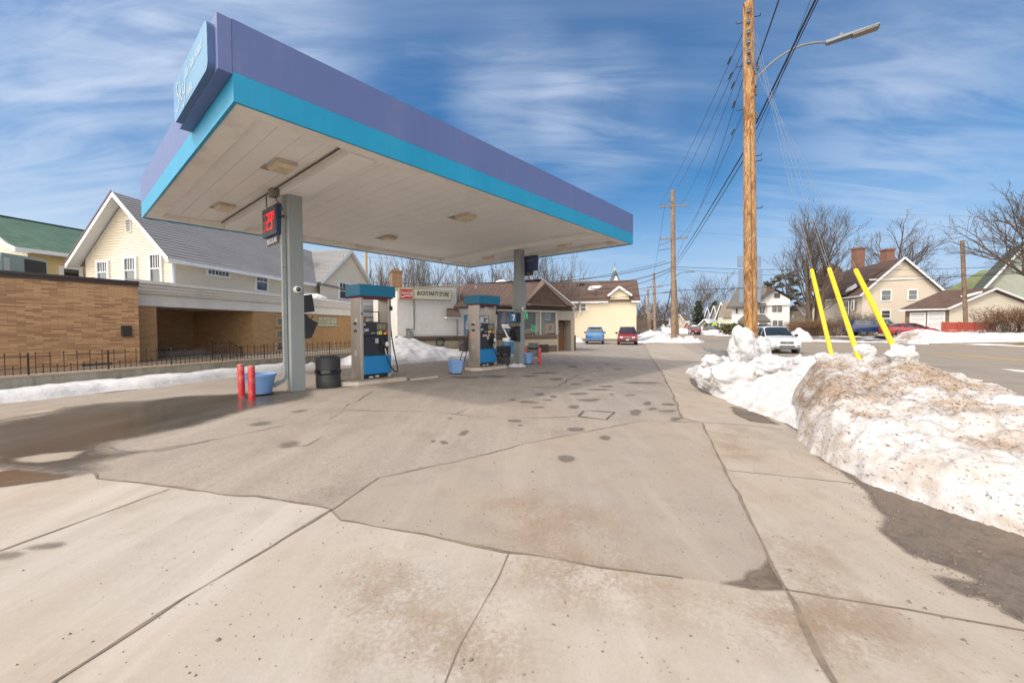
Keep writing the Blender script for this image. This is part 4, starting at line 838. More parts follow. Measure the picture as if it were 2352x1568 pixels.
# ---------------------------------------------------------------- building helpers
Z = V(0, 0, 1)
whitepaint = M('white_paint', (.72, .72, .71), .5, var=.05, scale=1.5, dirt=(.5, .5, .48), dirt_amt=.3); gl = glass('window_glass', (.045, .055, .06)); gl2 = glass('curtained_glass', (.22, .23, .23), .1)
def onplane(px, py, O, U):
    "(u, z) where the ray through (px, py) meets the vertical plane O + u*U"
    r = ray(px, py); U = Vector(U).normalized(); n = U.cross(Z); t = (Vector(O)-V(0, 0, CH)).dot(n)/r.dot(n); p = V(0, 0, CH)+r*t; return (p-Vector(O)).dot(U), p.z
class Wall:
    def __init__(s, a, b, z0=0):
        s.a = V(a[0], a[1], 0); s.b = V(b[0], b[1], 0); s.L = (s.b-s.a).length; s.U = (s.b-s.a).normalized(); s.n = s.U.cross(Z)
    def at(s, px, py): return onplane(px, py, s.a, s.U)
    def p(s, u, z, d=0): return s.a+s.U*u+Z*z+s.n*d
    def box(s, mb, u0, u1, z0, z1, d0, d1): return mb.hexa([s.p(u0, z0, d1), s.p(u1, z0, d1), s.p(u1, z0, d0), s.p(u0, z0, d0), s.p(u0, z1, d1), s.p(u1, z1, d1), s.p(u1, z1, d0), s.p(u0, z1, d0)])
def window(w, u0, u1, z0, z1, par, fw=.09, sash=True, mull=0, pane=None, frame=None, d=.03, rows_=1):
    fm = frame or whitepaint; mb = MB(); e = .09
    for a in ((u0, u0+fw, z0, z1), (u1-fw, u1, z0, z1), (u0+fw+.0005, u1-fw-.0005, z1-fw, z1), (u0+fw+.0005, u1-fw-.0005, z0, z0+fw)): w.box(mb, *a, 0, e)
    f = mb.build('window', fm, par)
    a, b, c, dd = u0+fw, u1-fw, z0+fw, z1-fw; mb = MB(); w.box(mb, a, b, c, dd, .002, .042); mb.build('pane', pane or gl, f)
    mb = MB(); k2 = .025
    if sash: w.box(mb, a, b, (c+dd)/2-k2, (c+dd)/2+k2, .043, .07)
    lo = (c+dd)/2+k2+.001 if sash else c
    for i in range(mull):
        x = a+(b-a)*(i+1)/(mull+1); w.box(mb, x-.013, x+.013, lo, dd, .043, .064)
    for i in range(rows_-1):
        zz_ = c+(dd-c)*(i+1)/rows_; w.box(mb, a, b, zz_-.012, zz_+.012, .043, .06)
    if mb.v: mb.build('glazing_bar', fm, f)
    return f
def winpx(w, x0, y0, x1, y1, par, **k):
    u0, za = w.at(x0, y0); u1, zb = w.at(x1, y1); return window(w, u0, u1, min(za, zb), max(za, zb), par, **k)
def siding(mb, w, poly, course=.12, d=.014):
    return lap(mb, poly, w.p(0, 0), w.U, Z, course, d)
def slope(mb, quad, course, d, thick=.04):
    "lapped roof plane; quad = eave-left, eave-right, ridge-right, ridge-left (outside view)"
    a, b, c, e = [Vector(p) for p in quad]; U = (b-a).normalized(); n = U.cross((e-a)).normalized(); Vv = n.cross(U)
    poly = [((p-a).dot(U), (p-a).dot(Vv)) for p in (a, b, c, e)]; lap(mb, poly, a, U, Vv, course, d)
    q = [a, b, c, e]; lo = [p-n*thick for p in q]; mb.poly(lo[::-1])
    for i in range(4): mb.poly([q[i], lo[i], lo[(i+1) % 4], q[(i+1) % 4]])
    return mb
def ringbox(mb, path, prof):
    "sweep a profile [(out, z)] along a horizontal path of (point) with mitres; path runs left to right seen from outside"
    m = len(path); rows_ = []
    for i, p in enumerate(path):
        p = Vector(p); a = Vector(path[max(i-1, 0)]); b = Vector(path[min(i+1, m-1)])
        n1 = (p-a).normalized().cross(Z) if i > 0 else None; n2 = (b-p).normalized().cross(Z) if i < m-1 else None
        n = (n1+n2) if (n1 and n2) else (n1 or n2); n = n.normalized(); k2 = 1/max(.3, n.dot(n2 or n1)); rows_.append([p+n*o*k2+Z*z for o, z in prof])
    for i in range(m-1):
        for j in range(len(prof)-1): mb.poly([rows_[i][j], rows_[i+1][j], rows_[i+1][j+1], rows_[i][j+1]])
    return mb
# ---------------------------------------------------------------- retaining wall, fence
rw = Wall((-15.14, 1.3), (-5.71, 21.25))
conc_old = pavement('old_concrete_wall', (.3, .28, .235), (.27, .25, .2), (.13, .125, .1), .2, False, None, rough=.9, big=.8)
t = conc_old.node_tree; b = t.nodes['Principled BSDF']; vv = coords(t, 'Object', (3, 3, .35)); sn = noise(t, vv, 1.6, 6, .65); src = b.inputs['Base Color'].links[0].from_socket; t.links.new(mixc(t, mrange(t, sn, .48, .7, 0, .6), src, (.09, .09, .07)), b.inputs['Base Color'])
ret = thing('retaining_wall', 'low stained concrete retaining wall along the left side of the lot', 'wall', tuple(rw.p(10, 0)))
mb = MB(); rw.box(mb, 0, rw.L, -.05, .44, -.3, 0); mb.build('wall_body', conc_old, ret)
mb = MB(); rw.box(mb, 0, rw.L, .4405, .48, -.32, .02); mb.build('coping', pavement('coping', (.36, .29, .22), (.33, .25, .18), (.2, .15, .11), .2, False), ret, bevel=.008)
mb = MB(); n = rw.n; a, b_ = rw.p(0, .44, -.31), rw.p(rw.L, .44, -.31); mb.poly([a, b_, b_-n*30+Z*.05, a-n*30+Z*.05]); struct(mb.build('yard', pavement('yard_concrete', (.3, .26, .21), (.27, .2, .14), (.15, .12, .09), .25, True)))
iron = M('wrought_iron', (.022, .016, .014), .6, var=.3, scale=8, dirt=(.09, .045, .025), dirt_amt=.5)
fen = thing('iron_fence', 'low dark wrought iron picket fence on top of the concrete retaining wall', 'fence', tuple(rw.p(10, .4)))
FB, FH = .495, .45; rails = MB()
u = .1; i = 0; pk = []
while u < rw.L-.1:
    if i % 12 == 3:
        mb = MB(); mb.lathe([(.018, FB-.02), (.018, FB+FH+.02), (.024, FB+FH+.03), (.006, FB+FH+.06)], 8, c=rw.p(u, 0, -.15)); mb.build('fence_post', iron, fen)
    else:
        tall = i % 2 == 0; h = FH+.06 if tall else FH*.46; pk.append((u, h))
    u += .118; i += 1
mb = MB()
for z in (FB+.03, FB+FH*.33, FB+FH*.92): mb2 = MB(); mb2.bar(rw.p(0.05, z, -.15), rw.p(rw.L-.05, z, -.15), .022, .012); mb2.build('rail', iron, fen)
for u, h in pk:
    c = rw.p(u, FB, -.15); mb.bar(c, c+Z*(h-.03), .012, .012, rw.U); mb.lathe([(.004, h-.045), (.015, h-.03), (.002, h+.02)], 5, c=c, cap=False)
o = mb.build('pickets', iron, fen); o['kind'] = 'stuff'
# ---------------------------------------------------------------- long brick building
br1 = brick('brick_blend', (.6, .37, .2), (.26, .13, .075), (.24, .165, .11), .31, .0508, .005, .35, bias=-.15)
br2 = brick('brick_tan', (.58, .37, .19), (.45, .27, .13), (.3, .19, .1), .31, .0508, .005, .3, dirt=(.2, .1, .04))
brown = M('coping_brown', (.06, .046, .043), .5, var=.1); crw = M('cornice_white', (.76, .75, .72), .5, var=.05, scale=1, dirt=(.5, .49, .46), dirt_amt=.35, stretch=(1, 1, .4)); dkglass = glass('dark_window', (.02, .02, .02))
wa = Wall((-13.43-1.23*3, 10.5-2.6*3), (-12.19, 13.1))
bb = thing('brick_building', 'long low brick building with white cornice and open carport behind the iron fence', 'building', tuple(wa.p(wa.L, 0)))
mb = MB(); wa.box(mb, 0, wa.L-.002, .3, 2.93, -9, 0); mb.build('wall', br1, bb, label='blended brown brick wall left of the carport')
mb = MB(); wa.box(mb, -.1, wa.L+.02, 2.931, 3.02, -9, .04); wa.box(mb, -.1, wa.L+.02, 3.021, 3.10, -9, .065); mb.build('coping', brown, bb, bevel=.008)
u, z = wa.at(288.5, 760); mb = MB(); wa.box(mb, u-.12, u+.12, z-.16, z+.17, .001, .1); mb.build('wall_light', M('fixture_dark', (.03, .027, .027), .5), bb, bevel=.015)
u, z = wa.at(222, 841); mb = MB(); wa.box(mb, u-.32, u+.35, z-.14, z+.1, -.05, .015)
v_ = mb.build('vent', M('vent_dark', (.04, .036, .034), .6), bb); mb = MB()
for j in range(9): wa.box(mb, u-.29+j*.07, u-.25+j*.07, z-.13, z+.09, .016, .03)
mb.build('vent_slats', M('vent_grey', (.12, .11, .1), .6), v_)
# carport wing
c0, c1_ = V(-12.6, 13.4, 0), V(-8.4, 33.7, 0); D = (c1_-c0).normalized(); NC = D.cross(Z)
wb = Wall(c0-NC*.42, c1_-NC*.42)                                                     # brick face, set back from the cornice
def pu(x): return wb.at(x, 740)[0]
ue = wb.L; u_c0, u_c1 = pu(318.5), pu(360); u_p0, u_p1 = pu(586), pu(600); zb = 2.36
mb = MB(); wb.box(mb, u_c0, u_c1, .3, zb-.001, -.5, 0); mb.build('pillar', br2, bb)
mb = MB(); wb.box(mb, u_p1-.45, ue, .3, zb-.001, -3.5, 0); mb.build('wall', br2, bb, label='tan brick wall right of the carport')
mb = MB(); wb.box(mb, u_c0, u_p1-.452, .3, zb-.001, -3.7, -3.4); cw = mb.build('carport_wall', br2, bb)
mb = MB(); wb.box(mb, u_c0-.0, u_c0+.18, .3, zb-.001, -3.39, -.52); mb.build('carport_wall', br2, bb)
mb = MB(); wb.box(mb, u_c0-.25, ue, zb, 2.74, -5.6, .06); mb.build('beam', crw, bb, label='plain white beam under the cornice')
prof = [(.06, 2.741), (.20, 2.80), (.20, 2.86), (.26, 2.88), (.26, 2.97), (.32, 2.99), (.32, 3.08), (.42, 3.11), (.42, 3.22), (-.2, 3.24)]
s0 = wb.p(u_c0-.25, 0); mb = MB(); ringbox(mb, [s0-NC*.9, s0, wb.p(ue, 0)], prof); mb.build('cornice', crw, bb, fix=True)
mb = MB(); wb.box(mb, u_c0-.2, ue, 3.16, 3.2, -6.5, .2); mb.build('flat_roof', M('roof_gravel', (.3, .29, .28), .9), bb)
wc = Wall(wb.p(0, 0, -3.4), wb.p(ue, 0, -3.4))
def glassblock(w, x0, y0, x1, y1, mat, nx, nz):
    u0, za = w.at(x0, y0); u1, zb_ = w.at(x1, y1); lo, hi = min(za, zb_), max(za, zb_)
    mb = MB(); w.box(mb, u0-.03, u1+.03, lo-.03, hi+.03, .001, .012); f = mb.build('window', M('block_mortar', (.16, .15, .12), .8), bb); mb = MB()
    for i in range(nx):
        for j in range(nz):
            a = u0+(u1-u0)*i/nx; c = lo+(hi-lo)*j/nz; w.box(mb, a+.008, u0+(u1-u0)*(i+1)/nx-.008, c+.008, lo+(hi-lo)*(j+1)/nz-.008, .012, .025)
    mb.build('glass_block', mat, f, bevel=.01); return f
glassblock(wc, 513, 724, 562, 748, glass('block_dark', (.03, .035, .03), .15), 7, 3); glassblock(wb, 730, 727, 773, 750, M('block_cream', (.42, .42, .3), .25, var=.2, scale=6), 7, 3)
for y0, y1 in ((728, 750), (756, 777), (783, 804)):
    u0, zt = wb.at(632, y0); u1, zl = wb.at(662, y1); mb = MB()
    for a in ((u0, u0+.08, zl, zt), (u1-.08, u1, zl, zt), (u0+.081, u1-.081, zl, zl+.08), (u0+.081, u1-.081, zt-.08, zt)): wb.box(mb, *a, .001, .06)
    f = mb.build('window', M('stone_frame', (.4, .31, .22), .8), bb); mb = MB(); wb.box(mb, u0+.08, u1-.08, zl+.08, zt-.08, .001, .008); mb.build('pane', dkglass, f)
winpx(wb, 841, 731, 866, 752, bb, fw=.12, mull=1, sash=False, pane=gl2); 
u0, zt = wb.at(898, 737); u1, zl = wb.at(908, 790); mb = MB(); wb.box(mb, u0, u1, .4, zt, .001, .03); dr = mb.build('door', M('door_brown', (.2, .11, .06), .6), bb); mb = MB(); wb.box(mb, u0+.3, u1-.3, 1.1, zt-.2, .031, .04); mb.build('pane', gl2, dr)
mb = MB(); wb.box(mb, pu(900), pu(911), 1.12, 1.3, .04, .9); mb.build('porch_rail', M('porch_red', (.13, .06, .04), .7), bb)
# snow left on the flat roof
# step and handrail of the side entrance
st = thing('entrance_step', 'grey concrete landing step inside the carport behind the fence', 'step', tuple(wb.p(u_c1+1, .4, -1.6)))
mb = MB(); wb.box(mb, u_c1+.05, u_c1+2.6, .46, .66, -3.2, -.9); mb.build('landing', pavement('landing', (.2, .17, .15), (.2, .16, .13), (.1, .085, .07), .2, False), st, bevel=.01)
mb = MB(); wb.box(mb, u_c1+2.6, u_c1+2.95, .46, .55, -3.2, -.9); mb.build('tread', pavement('landing', None, None, None), st, bevel=.01)
hr = thing('handrail', 'dark iron handrail with scroll panels at the carport steps', 'handrail', tuple(G(460, 830, .4)))
rb = Wall((A(484, 800, 14.4).x, 14.4), (A(555, 800, 15.4).x, 15.4)); ra, rbm, rc = rb.at(487, 800)[0], rb.at(528, 800)[0], rb.at(556, 800)[0]
zt, zl, zt2, zl2 = rb.at(487, 787)[1], rb.at(487, 823)[1], rb.at(556, 800)[1], rb.at(556, 834)[1]
for u_, zt_, zl_ in ((ra, zt+.1, zl), (rbm, zt+.05, zl), (rc, zt2+.05, zl2)):
    mb = MB(); mb.lathe([(.022, zl_-.06), (.022, zt_), (.035, zt_+.02), (.01, zt_+.06)], 8, c=rb.p(u_, 0)); mb.build('newel_post', iron, hr)
mb = MB(); mb.bar(rb.p(ra, zt), rb.p(rbm, zt), .03, .02); mb.bar(rb.p(rbm, zt), rb.p(rc, zt2), .03, .02); mb.bar(rb.p(ra, zl), rb.p(rbm, zl), .02, .02); mb.bar(rb.p(rbm, zl), rb.p(rc, zl2), .02, .02); mb.tube(smooth([rb.p(ra, zt), rb.p(ra-.08, zt+.02), rb.p(ra-.1, zt-.06), rb.p(ra-.05, zt-.07)], 4), .012, 6); mb.build('rail', iron, hr)
mb = MB()
for j in range(1, 6):
    f_ = j/6; mb.bar(rb.p(ra+(rbm-ra)*f_, zl), rb.p(ra+(rbm-ra)*f_, zt), .014, .014); mb.bar(rb.p(rbm+(rc-rbm)*f_, zl+(zl2-zl)*f_), rb.p(rbm+(rc-rbm)*f_, zt+(zt2-zt)*f_), .014, .014)
mb.build('balusters', iron, hr)
mb = MB()
for uc, zc_ in ((ra+(rbm-ra)*.5, (zt+zl)/2), (rbm+(rc-rbm)*.5, (zt+zl+zt2+zl2)/4)):
    for s in (-1, 1):
        for q in (-1, 1): mb.tube([rb.p(uc+s*.05*math.sin(a), zc_+q*(.09-.06*math.cos(a)), .005) for a in (0, .8, 1.6, 2.4, 3.1, 4)], .008, 5)
mb.build('scroll_panel', iron, hr)
# ---------------------------------------------------------------- cream house
cream = M('cream_siding', (.73, .65, .51), .55, var=.04, scale=.6, dirt=(.58, .48, .33), dirt_amt=.25); greyroof = shingle('grey_metal_shingle', (.3, .29, .285), .06, .9, .2, .6); fasc = M('fascia_white', (.7, .71, .72), .45, var=.04); soff = M('soffit_pale', (.52, .51, .48), .6)
HO, HU, HV = V(-13.88, 16.5, 0), V(-.966, .259, 0), V(.13, .9915, 0)
ch = thing('cream_house', 'cream sided house with steep grey roof and white trim behind the brick building', 'house', tuple(HO))
wl = 5.15; zE = 4.62; zR = 7.05; og, oe = .5, .42
wg = Wall(HO+HU*wl, HO); ws = Wall(HO, HO+HV*17.5)
mb = MB(); sl = (zR-zE)/(wl/2); siding(mb, wg, [(0, 3.12), (wl, 3.12), (wl, zE), (wl/2, zR), (0, zE)], .115, .024); mb.build('gable_wall', cream, ch)
mb = MB(); siding(mb, ws, [(0, 3.12), (17.5, 3.12), (17.5, zE), (0, zE)], .115, .024); mb.build('side_wall', cream, ch)
mb = MB(); mb.poly([wg.p(0, 3), wg.p(0, zE), wg.p(0, zE)+HV*17.5, wg.p(0, 3)+HV*17.5]); mb.poly([ws.p(17.5, 3), ws.p(17.5, zE), HO+HV*17.5+HU*wl/2+Z*zR, HO+HV*17.5+HU*wl+Z*zE, HO+HV*17.5+HU*wl+Z*3]); mb.build('back_wall', cream, ch)
for w_, u_ in ((wg, wl-.09), (ws, 0.0)):
    mb = MB(); w_.box(mb, u_, u_+.09, 3.12, zE, .0, .03); mb.build('corner_board', fasc, ch)
rt = zR+.12; ze = zE+.12-oe*sl; f0 = -HV*og; apex = HO+HU*wl/2+Z*rt
eR = HO-HU*oe+Z*ze; eL = HO+HU*(wl+oe)+Z*ze
mb = MB(); slope(mb, [eR+f0, eR+HV*18, apex+HV*18, apex+f0], .2, .022); slope(mb, [eL+HV*18, eL+f0, apex+f0, apex+HV*18], .2, .022); rf = mb.build('roof', greyroof, ch)
mb = MB()
for e in (eR, eL):
    a, b_ = e+f0-HV*.03, apex+f0-HV*.03; mb.poly([a-Z*.2, b_-Z*.2, b_+Z*.03, a+Z*.03] if e is eL else [b_-Z*.2, a-Z*.2, a+Z*.03, b_+Z*.03]); 
    mb.poly([p-Z*.06 for p in ((e+f0), (e), (apex), (apex+f0))])
mb.build('rake_board', fasc, ch, fix=True)
mb = MB(); mb.poly([eR+f0-Z*.16, eR+HV*9-Z*.16, eR+HV*9+Z*.0, eR+f0+Z*.0]); mb.poly([eR+f0-Z*.15, HO+Z*(ze-.15)+f0, HO+Z*(ze-.15)+HV*9, eR+HV*9-Z*.15]); mb.build('eave_board', fasc, ch, fix=True)
# purple tinted drip edge
mb = MB(); mb.bar(eL+f0-HV*.04+Z*.04, apex+f0-HV*.04+Z*.04, .03, .05); mb.build('drip_edge', M('drip_edge', (.12, .06, .09), .5), ch)
for x0, y0, x1, y1 in ((224, 599, 255, 652), (286, 590, 319, 652), (344.5, 582, 377, 652)): winpx(wg, x0, y0, x1, y1, ch, fw=.1, mull=3, d=.05)
u, z = wg.at(297, 518); mb = MB(); wg.box(mb, u-.15, u+.15, z-.3, z+.3, .015, .05); vt = mb.build('gable_vent', whitepaint, ch); mb = MB()
for j in range(7): wg.box(mb, u-.11, u+.11, z-.24+j*.07, z-.205+j*.07, .051, .06)
mb.build('vent_slats', M('slat_shadow', (.06, .06, .065), .7), vt)  # dark bars colour in the shade between the vent's slats
winpx(ws, 470, 602.5, 527, 641, ch, fw=.1, sash=False, mull=5, d=.05); winpx(ws, 583, 621, 614.5, 672.5, ch, fw=.1, mull=2, d=.05)
# cross wing with its own gable
wx = Wall(ws.p(9.45, 0, .3), ws.p(16.5, 0, .3)); m_ = wx.L/2
mb = MB(); siding(mb, wx, [(0, 3.12), (wx.L, 3.12), (wx.L, zE), (m_, zR+.05), (0, zE)], .115, .024); mb.build('gable_wall', cream, ch)
mb = MB(); sl2 = (zR+.05-zE)/m_; zz_ = zE+.1-.35*sl2; F0 = wx.n*.32; B0 = -wx.n*3
ap = wx.p(m_, zR+.17); a_ = wx.p(-.35, zz_); b_ = wx.p(wx.L+.35, zz_)
slope(mb, [a_+B0, a_+F0, ap+F0, ap+B0], .2, .022); slope(mb, [b_+F0, b_+B0, ap+B0, ap+F0], .2, .022); mb.build('roof', greyroof, ch)
mb = MB(); q = F0*1.06; mb.poly([a_+q-Z*.17, ap+q-Z*.17, ap+q+Z*.03, a_+q+Z*.03]); mb.poly([ap+q-Z*.17, b_+q-Z*.17, b_+q+Z*.03, ap+q+Z*.03])
mb.poly([b_+F0-Z*.06, ap+F0-Z*.06, ap-Z*.06, b_-Z*.06]); mb.build('rake_board', fasc, ch, fix=True)
winpx(wx, 776, 645, 802, 691, ch, fw=.12, mull=2, d=.05); u, z = wx.at(787, 595); mb = MB(); wx.box(mb, u-.13, u+.13, z-.28, z+.28, .015, .05); mb.build('gable_vent', soff, ch)
brc = brick('chimney_brick', (.36, .19, .09), (.22, .1, .055), (.3, .25, .19), .22, .075, .012, .3)
cxy = HO+HV*9.6+HU*2.55; mb = MB(); f = lambda p: cxy+HU*p.x+HV*p.y+Z*p.z; mb.box(-.4, .4, -.3, .3, 6.3, 8.1, f); mb.build('chimney', brc, rf)
mb = MB(); s_ = eR+(apex-eR)*.62+HV*9.0; mb.tube([s_, s_+Z*.35], .05, 8); mb.build('roof_vent', M('vent_pipe', (.05, .07, .06), .6), rf)
mb = MB(); mb.tube(smooth([wx.p(2.0, 3.3, .03), wx.p(2.8, 3.75, .02), wx.p(3.9, 4.2, .03)], 5), .01, 4); mb.build('cable', black, ch)
# snow remnant on the roof of the carport wing
def blob(name, label, c, r, mat, sc=(1, 1, .6), seed=1, amp=.25, sub=4, cat='snow', freq=1.6, keep=None):
    bm = bmesh.new(); bmesh.ops.create_icosphere(bm, subdivisions=sub, radius=1); 
    for v in bm.verts:
        p = v.co.copy(); vd = MN.voronoi(p*freq*1.1+V(seed, 1, 2))[0]; k2 = .93+amp*.75*(.55-vd[0])+amp*.25*(vd[1]-vd[0])+amp*(.7*MN.noise(p*freq+V(seed, 3, 1))+.5*MN.noise(p*freq*2.3+V(1, seed, 5))+.28*MN.noise(p*freq*5+V(4, 2, seed))+.12*MN.noise(p*freq*11))
        v.co = V(p.x*sc[0], p.y*sc[1], p.z*sc[2])*k2*r
    me = bpy.data.meshes.new(name); bm.to_mesh(me); bm.free(); me.polygons.foreach_set('use_smooth', [True]*len(me.polygons)); me.materials.append(mat)
    o = bpy.data.objects.new(name, me); COL.objects.link(o); o.location = c
    if label: tag(o, label, cat)
    return o
cleansnow = snowmat('snow_clean', .05); blob('snow_patch', 'small white snow remnant on the flat roof in front of the cross gable', wb.p(pu(737), 3.22, -.5), .8, cleansnow, (1.1, .5, .42), 3)
# ---------------------------------------------------------------- house with green roof
gr = shingle('green_shingle', (.13, .215, .165), .25, .3, .13); yels = M('yellow_siding', (.62, .5, .25), .6, var=.06, dirt=(.5, .33, .15), dirt_amt=.4)
q0 = V(-20.5, 19, 0); DU = V(.29, .957, 0); DN = V(-.957, .29, 0); gh = thing('green_roof_house', 'pale yellow house with green shingle roof at the left edge behind the brick wall', 'house', tuple(q0))
P = lambda t_, s, z: q0+DU*t_+DN*s+Z*z
mb = MB(); a, b_, c, e = P(-1.95, 0, 5.0), P(9, 0, 5.0), P(9, 3.6, 6.86), P(-1.95, 3.6, 6.86); slope(mb, [a, b_, c, e], .13, .014); slope(mb, [P(9, 7.2, 5), P(-1.95, 7.2, 5), e, c], .13, .014); mb.build('roof', gr, gh)
mb = MB(); mb.bar(e+Z*.03, c+Z*.03, .16, .04); mb.build('ridge_cap', M('ridge_green', (.03, .07, .055), .8), gh)
mb = MB(); mb.poly([P(-1.97, -.02, 4.86), P(9, -.02, 4.86), P(9, -.02, 5.02), P(-1.97, -.02, 5.02)]); mb.poly([P(-1.9, 0, 4.87), P(-1.9, .45, 4.87), P(9, .45, 4.87), P(9, 0, 4.87)]); mb.build('eave_board', fasc, gh, fix=True)
we = Wall(q0+DU*-1.4+DN*.45, q0+DU*9+DN*.45); mb = MB(); siding(mb, we, [(0, 0), (we.L, 0), (we.L, 4.9), (0, 4.9)], .13, .014); mb.build('side_wall', yels, gh)
wf = Wall(q0+DU*-1.4+DN*6.75, q0+DU*-1.4+DN*.45); mb = MB(); siding(mb, wf, [(0, 0), (wf.L, 0), (wf.L, 4.9), (wf.L/2, 6.6), (0, 4.9)], .16, .014); mb.build('gable_wall', M('pale_siding', (.68, .65, .5), .6), gh)
mb = MB(); fl = [P(-1.99, 3.6, 6.8), P(-1.99, 1.4, 5.62), P(-1.99, .6, 5.18), P(-1.99, -.03, 4.98)]
for i in range(3): mb.hexa([fl[i]-Z*.16, fl[i+1]-Z*.16, fl[i+1]-Z*.16+DU*.5, fl[i]-Z*.16+DU*.5, fl[i]+Z*.02, fl[i+1]+Z*.02, fl[i+1]+Z*.02+DU*.06, fl[i]+Z*.02+DU*.06])
mb.build('rake_board', fasc, gh)
u1, z1 = we.at(140, 652); winpx(we, 135.5, 610, 189, 665, gh, fw=.12, d=.05, pane=dkglass)
# rooftop unit on the brick building
ac = thing('rooftop_unit', 'grey green rooftop air unit with dark grille on the brick building', 'air unit', tuple(wa.p(5, 3.1, -1.2)))
wk = Wall(A(-40, 640, 12.2), A(109, 640, 14.2)); u0 = wk.at(5, 640)[0]; u1 = wk.at(56.5, 640)[0]; u2 = wk.at(110, 640)[0]; zt = wk.at(20, 582)[1]
pal = M('unit_green', (.3, .38, .34), .5, var=.05); mb = MB(); wk.box(mb, u0, u2, 3.02, zt, -1.5, 0); un = mb.build('unit_body', pal, ac, bevel=.01)
mb = MB(); wk.box(mb, u1+.02, u2-.06, 3.1, zt-.09, .001, .012); mb.build('grille', M('grille_dark', (.05, .043, .04), .7, var=.3, scale=20), un)
mb = MB(); wk.box(mb, u0+.06, u0+.24, 3.15, zt-.14, .001, .004); mb.build('rating_label', stick, un); mb = MB(); wk.box(mb, u0-.9, u0-.02, 3.02, zt-.02, -1.2, -.1); mb.build('side_cabinet', pal, un, bevel=.01)
# ---------------------------------------------------------------- party store
sw = Wall((-6.15, 21.5), (4.28, 27.69)); UN = sw.n
stucco = M('stucco_white', (.74, .72, .68), .85, var=.08, scale=1.2, bmp=1.0, bscale=22, dirt=(.5, .42, .34), dirt_amt=.4); bstone = brick('stone_brown', (.16, .115, .085), (.12, .09, .07), (.2, .16, .12), .5, .2, .012, .3); cstone = brick('stone_cream', (.5, .43, .33), (.42, .35, .26), (.3, .24, .17), .45, .16, .012, .2); ledge = M('ledge_brown', (.17, .125, .1), .8, var=.15, scale=4, bmp=.4, bscale=30)
sto = thing('party_store', 'small party store with white stucco block and brown shingled roof behind the pumps', 'store', tuple(sw.p(6, 0)))
us = lambda x, y=740: sw.at(x, y)[0]
ub, uw0, uw1, uc, ue_ = us(1050.5), us(1139), us(1241), us(1278), sw.L
mb = MB(); q = lambda u_, z, d: sw.p(u_, z, d)
mb.hexa([q(0, 0, 0), q(ub, 0, 0), q(ub, 0, -6), q(0, 0, -6), q(0, 3.62, 0), q(ub, 4.0, 0), q(ub, 3.9, -6), q(0, 3.55, -6)]); mb.build('wall', stucco, sto, label='white painted block wall under the sign')
mb = MB(); mb.hexa([q(-.06, 3.621, .05), q(ub, 4.001, .05), q(ub, 3.92, -6), q(-.06, 3.56, -6), q(-.06, 3.70, .05), q(ub, 4.07, .05), q(ub, 3.99, -6), q(-.06, 3.62, -6)]); mb.build('parapet_cap', M('cap_cream', (.5, .42, .28), .7), sto)
mb = MB(); sw.box(mb, ub, uw0, 1.15, 2.95, -5, -.02); mb.build('wall', stucco, sto, label='white stucco strip beside the shop window')
for z0_, z1_, d_, m_, nm in ((0, .42, .10, bstone, 'stone_base'), (.421, .84, .07, cstone, 'stone_band'), (.841, 1.02, .09, bstone, 'stone_band'), (1.021, 1.13, .14, ledge, 'ledge')):
    mb = MB(); sw.box(mb, -.02, uc, z0_, z1_, -.4, d_); mb.build(nm, m_, sto, bevel=.01 if nm == 'ledge' else 0)
# window bay
trim = M('window_trim', (.5, .45, .38), .55); z0_, z1_ = 1.131, 2.72
mb = MB(); sw.box(mb, uw0, ue_, 2.721, 2.96, -4, -.05); mb.build('header', M('header_dark', (.07, .05, .04), .7), sto)
wi = M('shop_interior', (.05, .045, .04), .9); mb = MB(); sw.box(mb, uw0+.1, uc, 1.0, 2.72, -2.6, -2.5); mb.build('back_wall', wi, sto); mb = MB(); sw.box(mb, uw0, uc, 1.0, 1.05, -2.5, -.1); mb.build('window_shelf', wi, sto)
m, t, b = newmat('shop_glass'); b.inputs['Base Color'].default_value = (.7, .75, .75, 1); b.inputs['Transmission Weight'].default_value = .9; b.inputs['Roughness'].default_value = .02; b.inputs['IOR'].default_value = 1.12; b.inputs['Specular IOR Level'].default_value = 1; shopg = m
for a, b_ in ((uw0+.07, uw1-.04), (uw1+.04, uc-.04)):
    mb = MB(); sw.box(mb, a, b_, z0_+.05, z1_-.12, -.02, -.01); mb.build('shop_window', shopg, sto)
mb = MB(); sw.box(mb, uw0, uc, z1_-.11, z1_, -.05, .06); mb.build('window_head', trim, sto)
for a in (uw0+.03, uw1, uc-.03, (uw0*.45+uw1*.55)-.15):
    mb = MB(); sw.box(mb, a-.04, a+.04, z0_, z1_-.111, -.05, .03); mb.build('mullion', trim, sto)
def poster(x0, y0, x1, y1, mat, label, nm='poster', d=-.06, w=None, cat='poster'):
    w = w or sw; u0, za = w.at(x0, y0); u1, zb_ = w.at(x1, y1); p = thing(nm, label, cat, tuple(w.p((u0+u1)/2, min(za, zb_), d))); mb = MB(); w.box(mb, u0, u1, min(za, zb_), max(za, zb_), d-.02, d); mb.build('sheet', mat, p)
    return p, w.p((u0+u1)/2, (za+zb_)/2, d+.001), abs(u1-u0), abs(za-zb_)
pur = M('poster_purple', (.13, .035, .16), .5, var=.2, scale=1.2); p, O, w_, h_ = poster(1149, 714, 1186, 767, pur, 'purple poster with a pale figure and small text in the shop window')
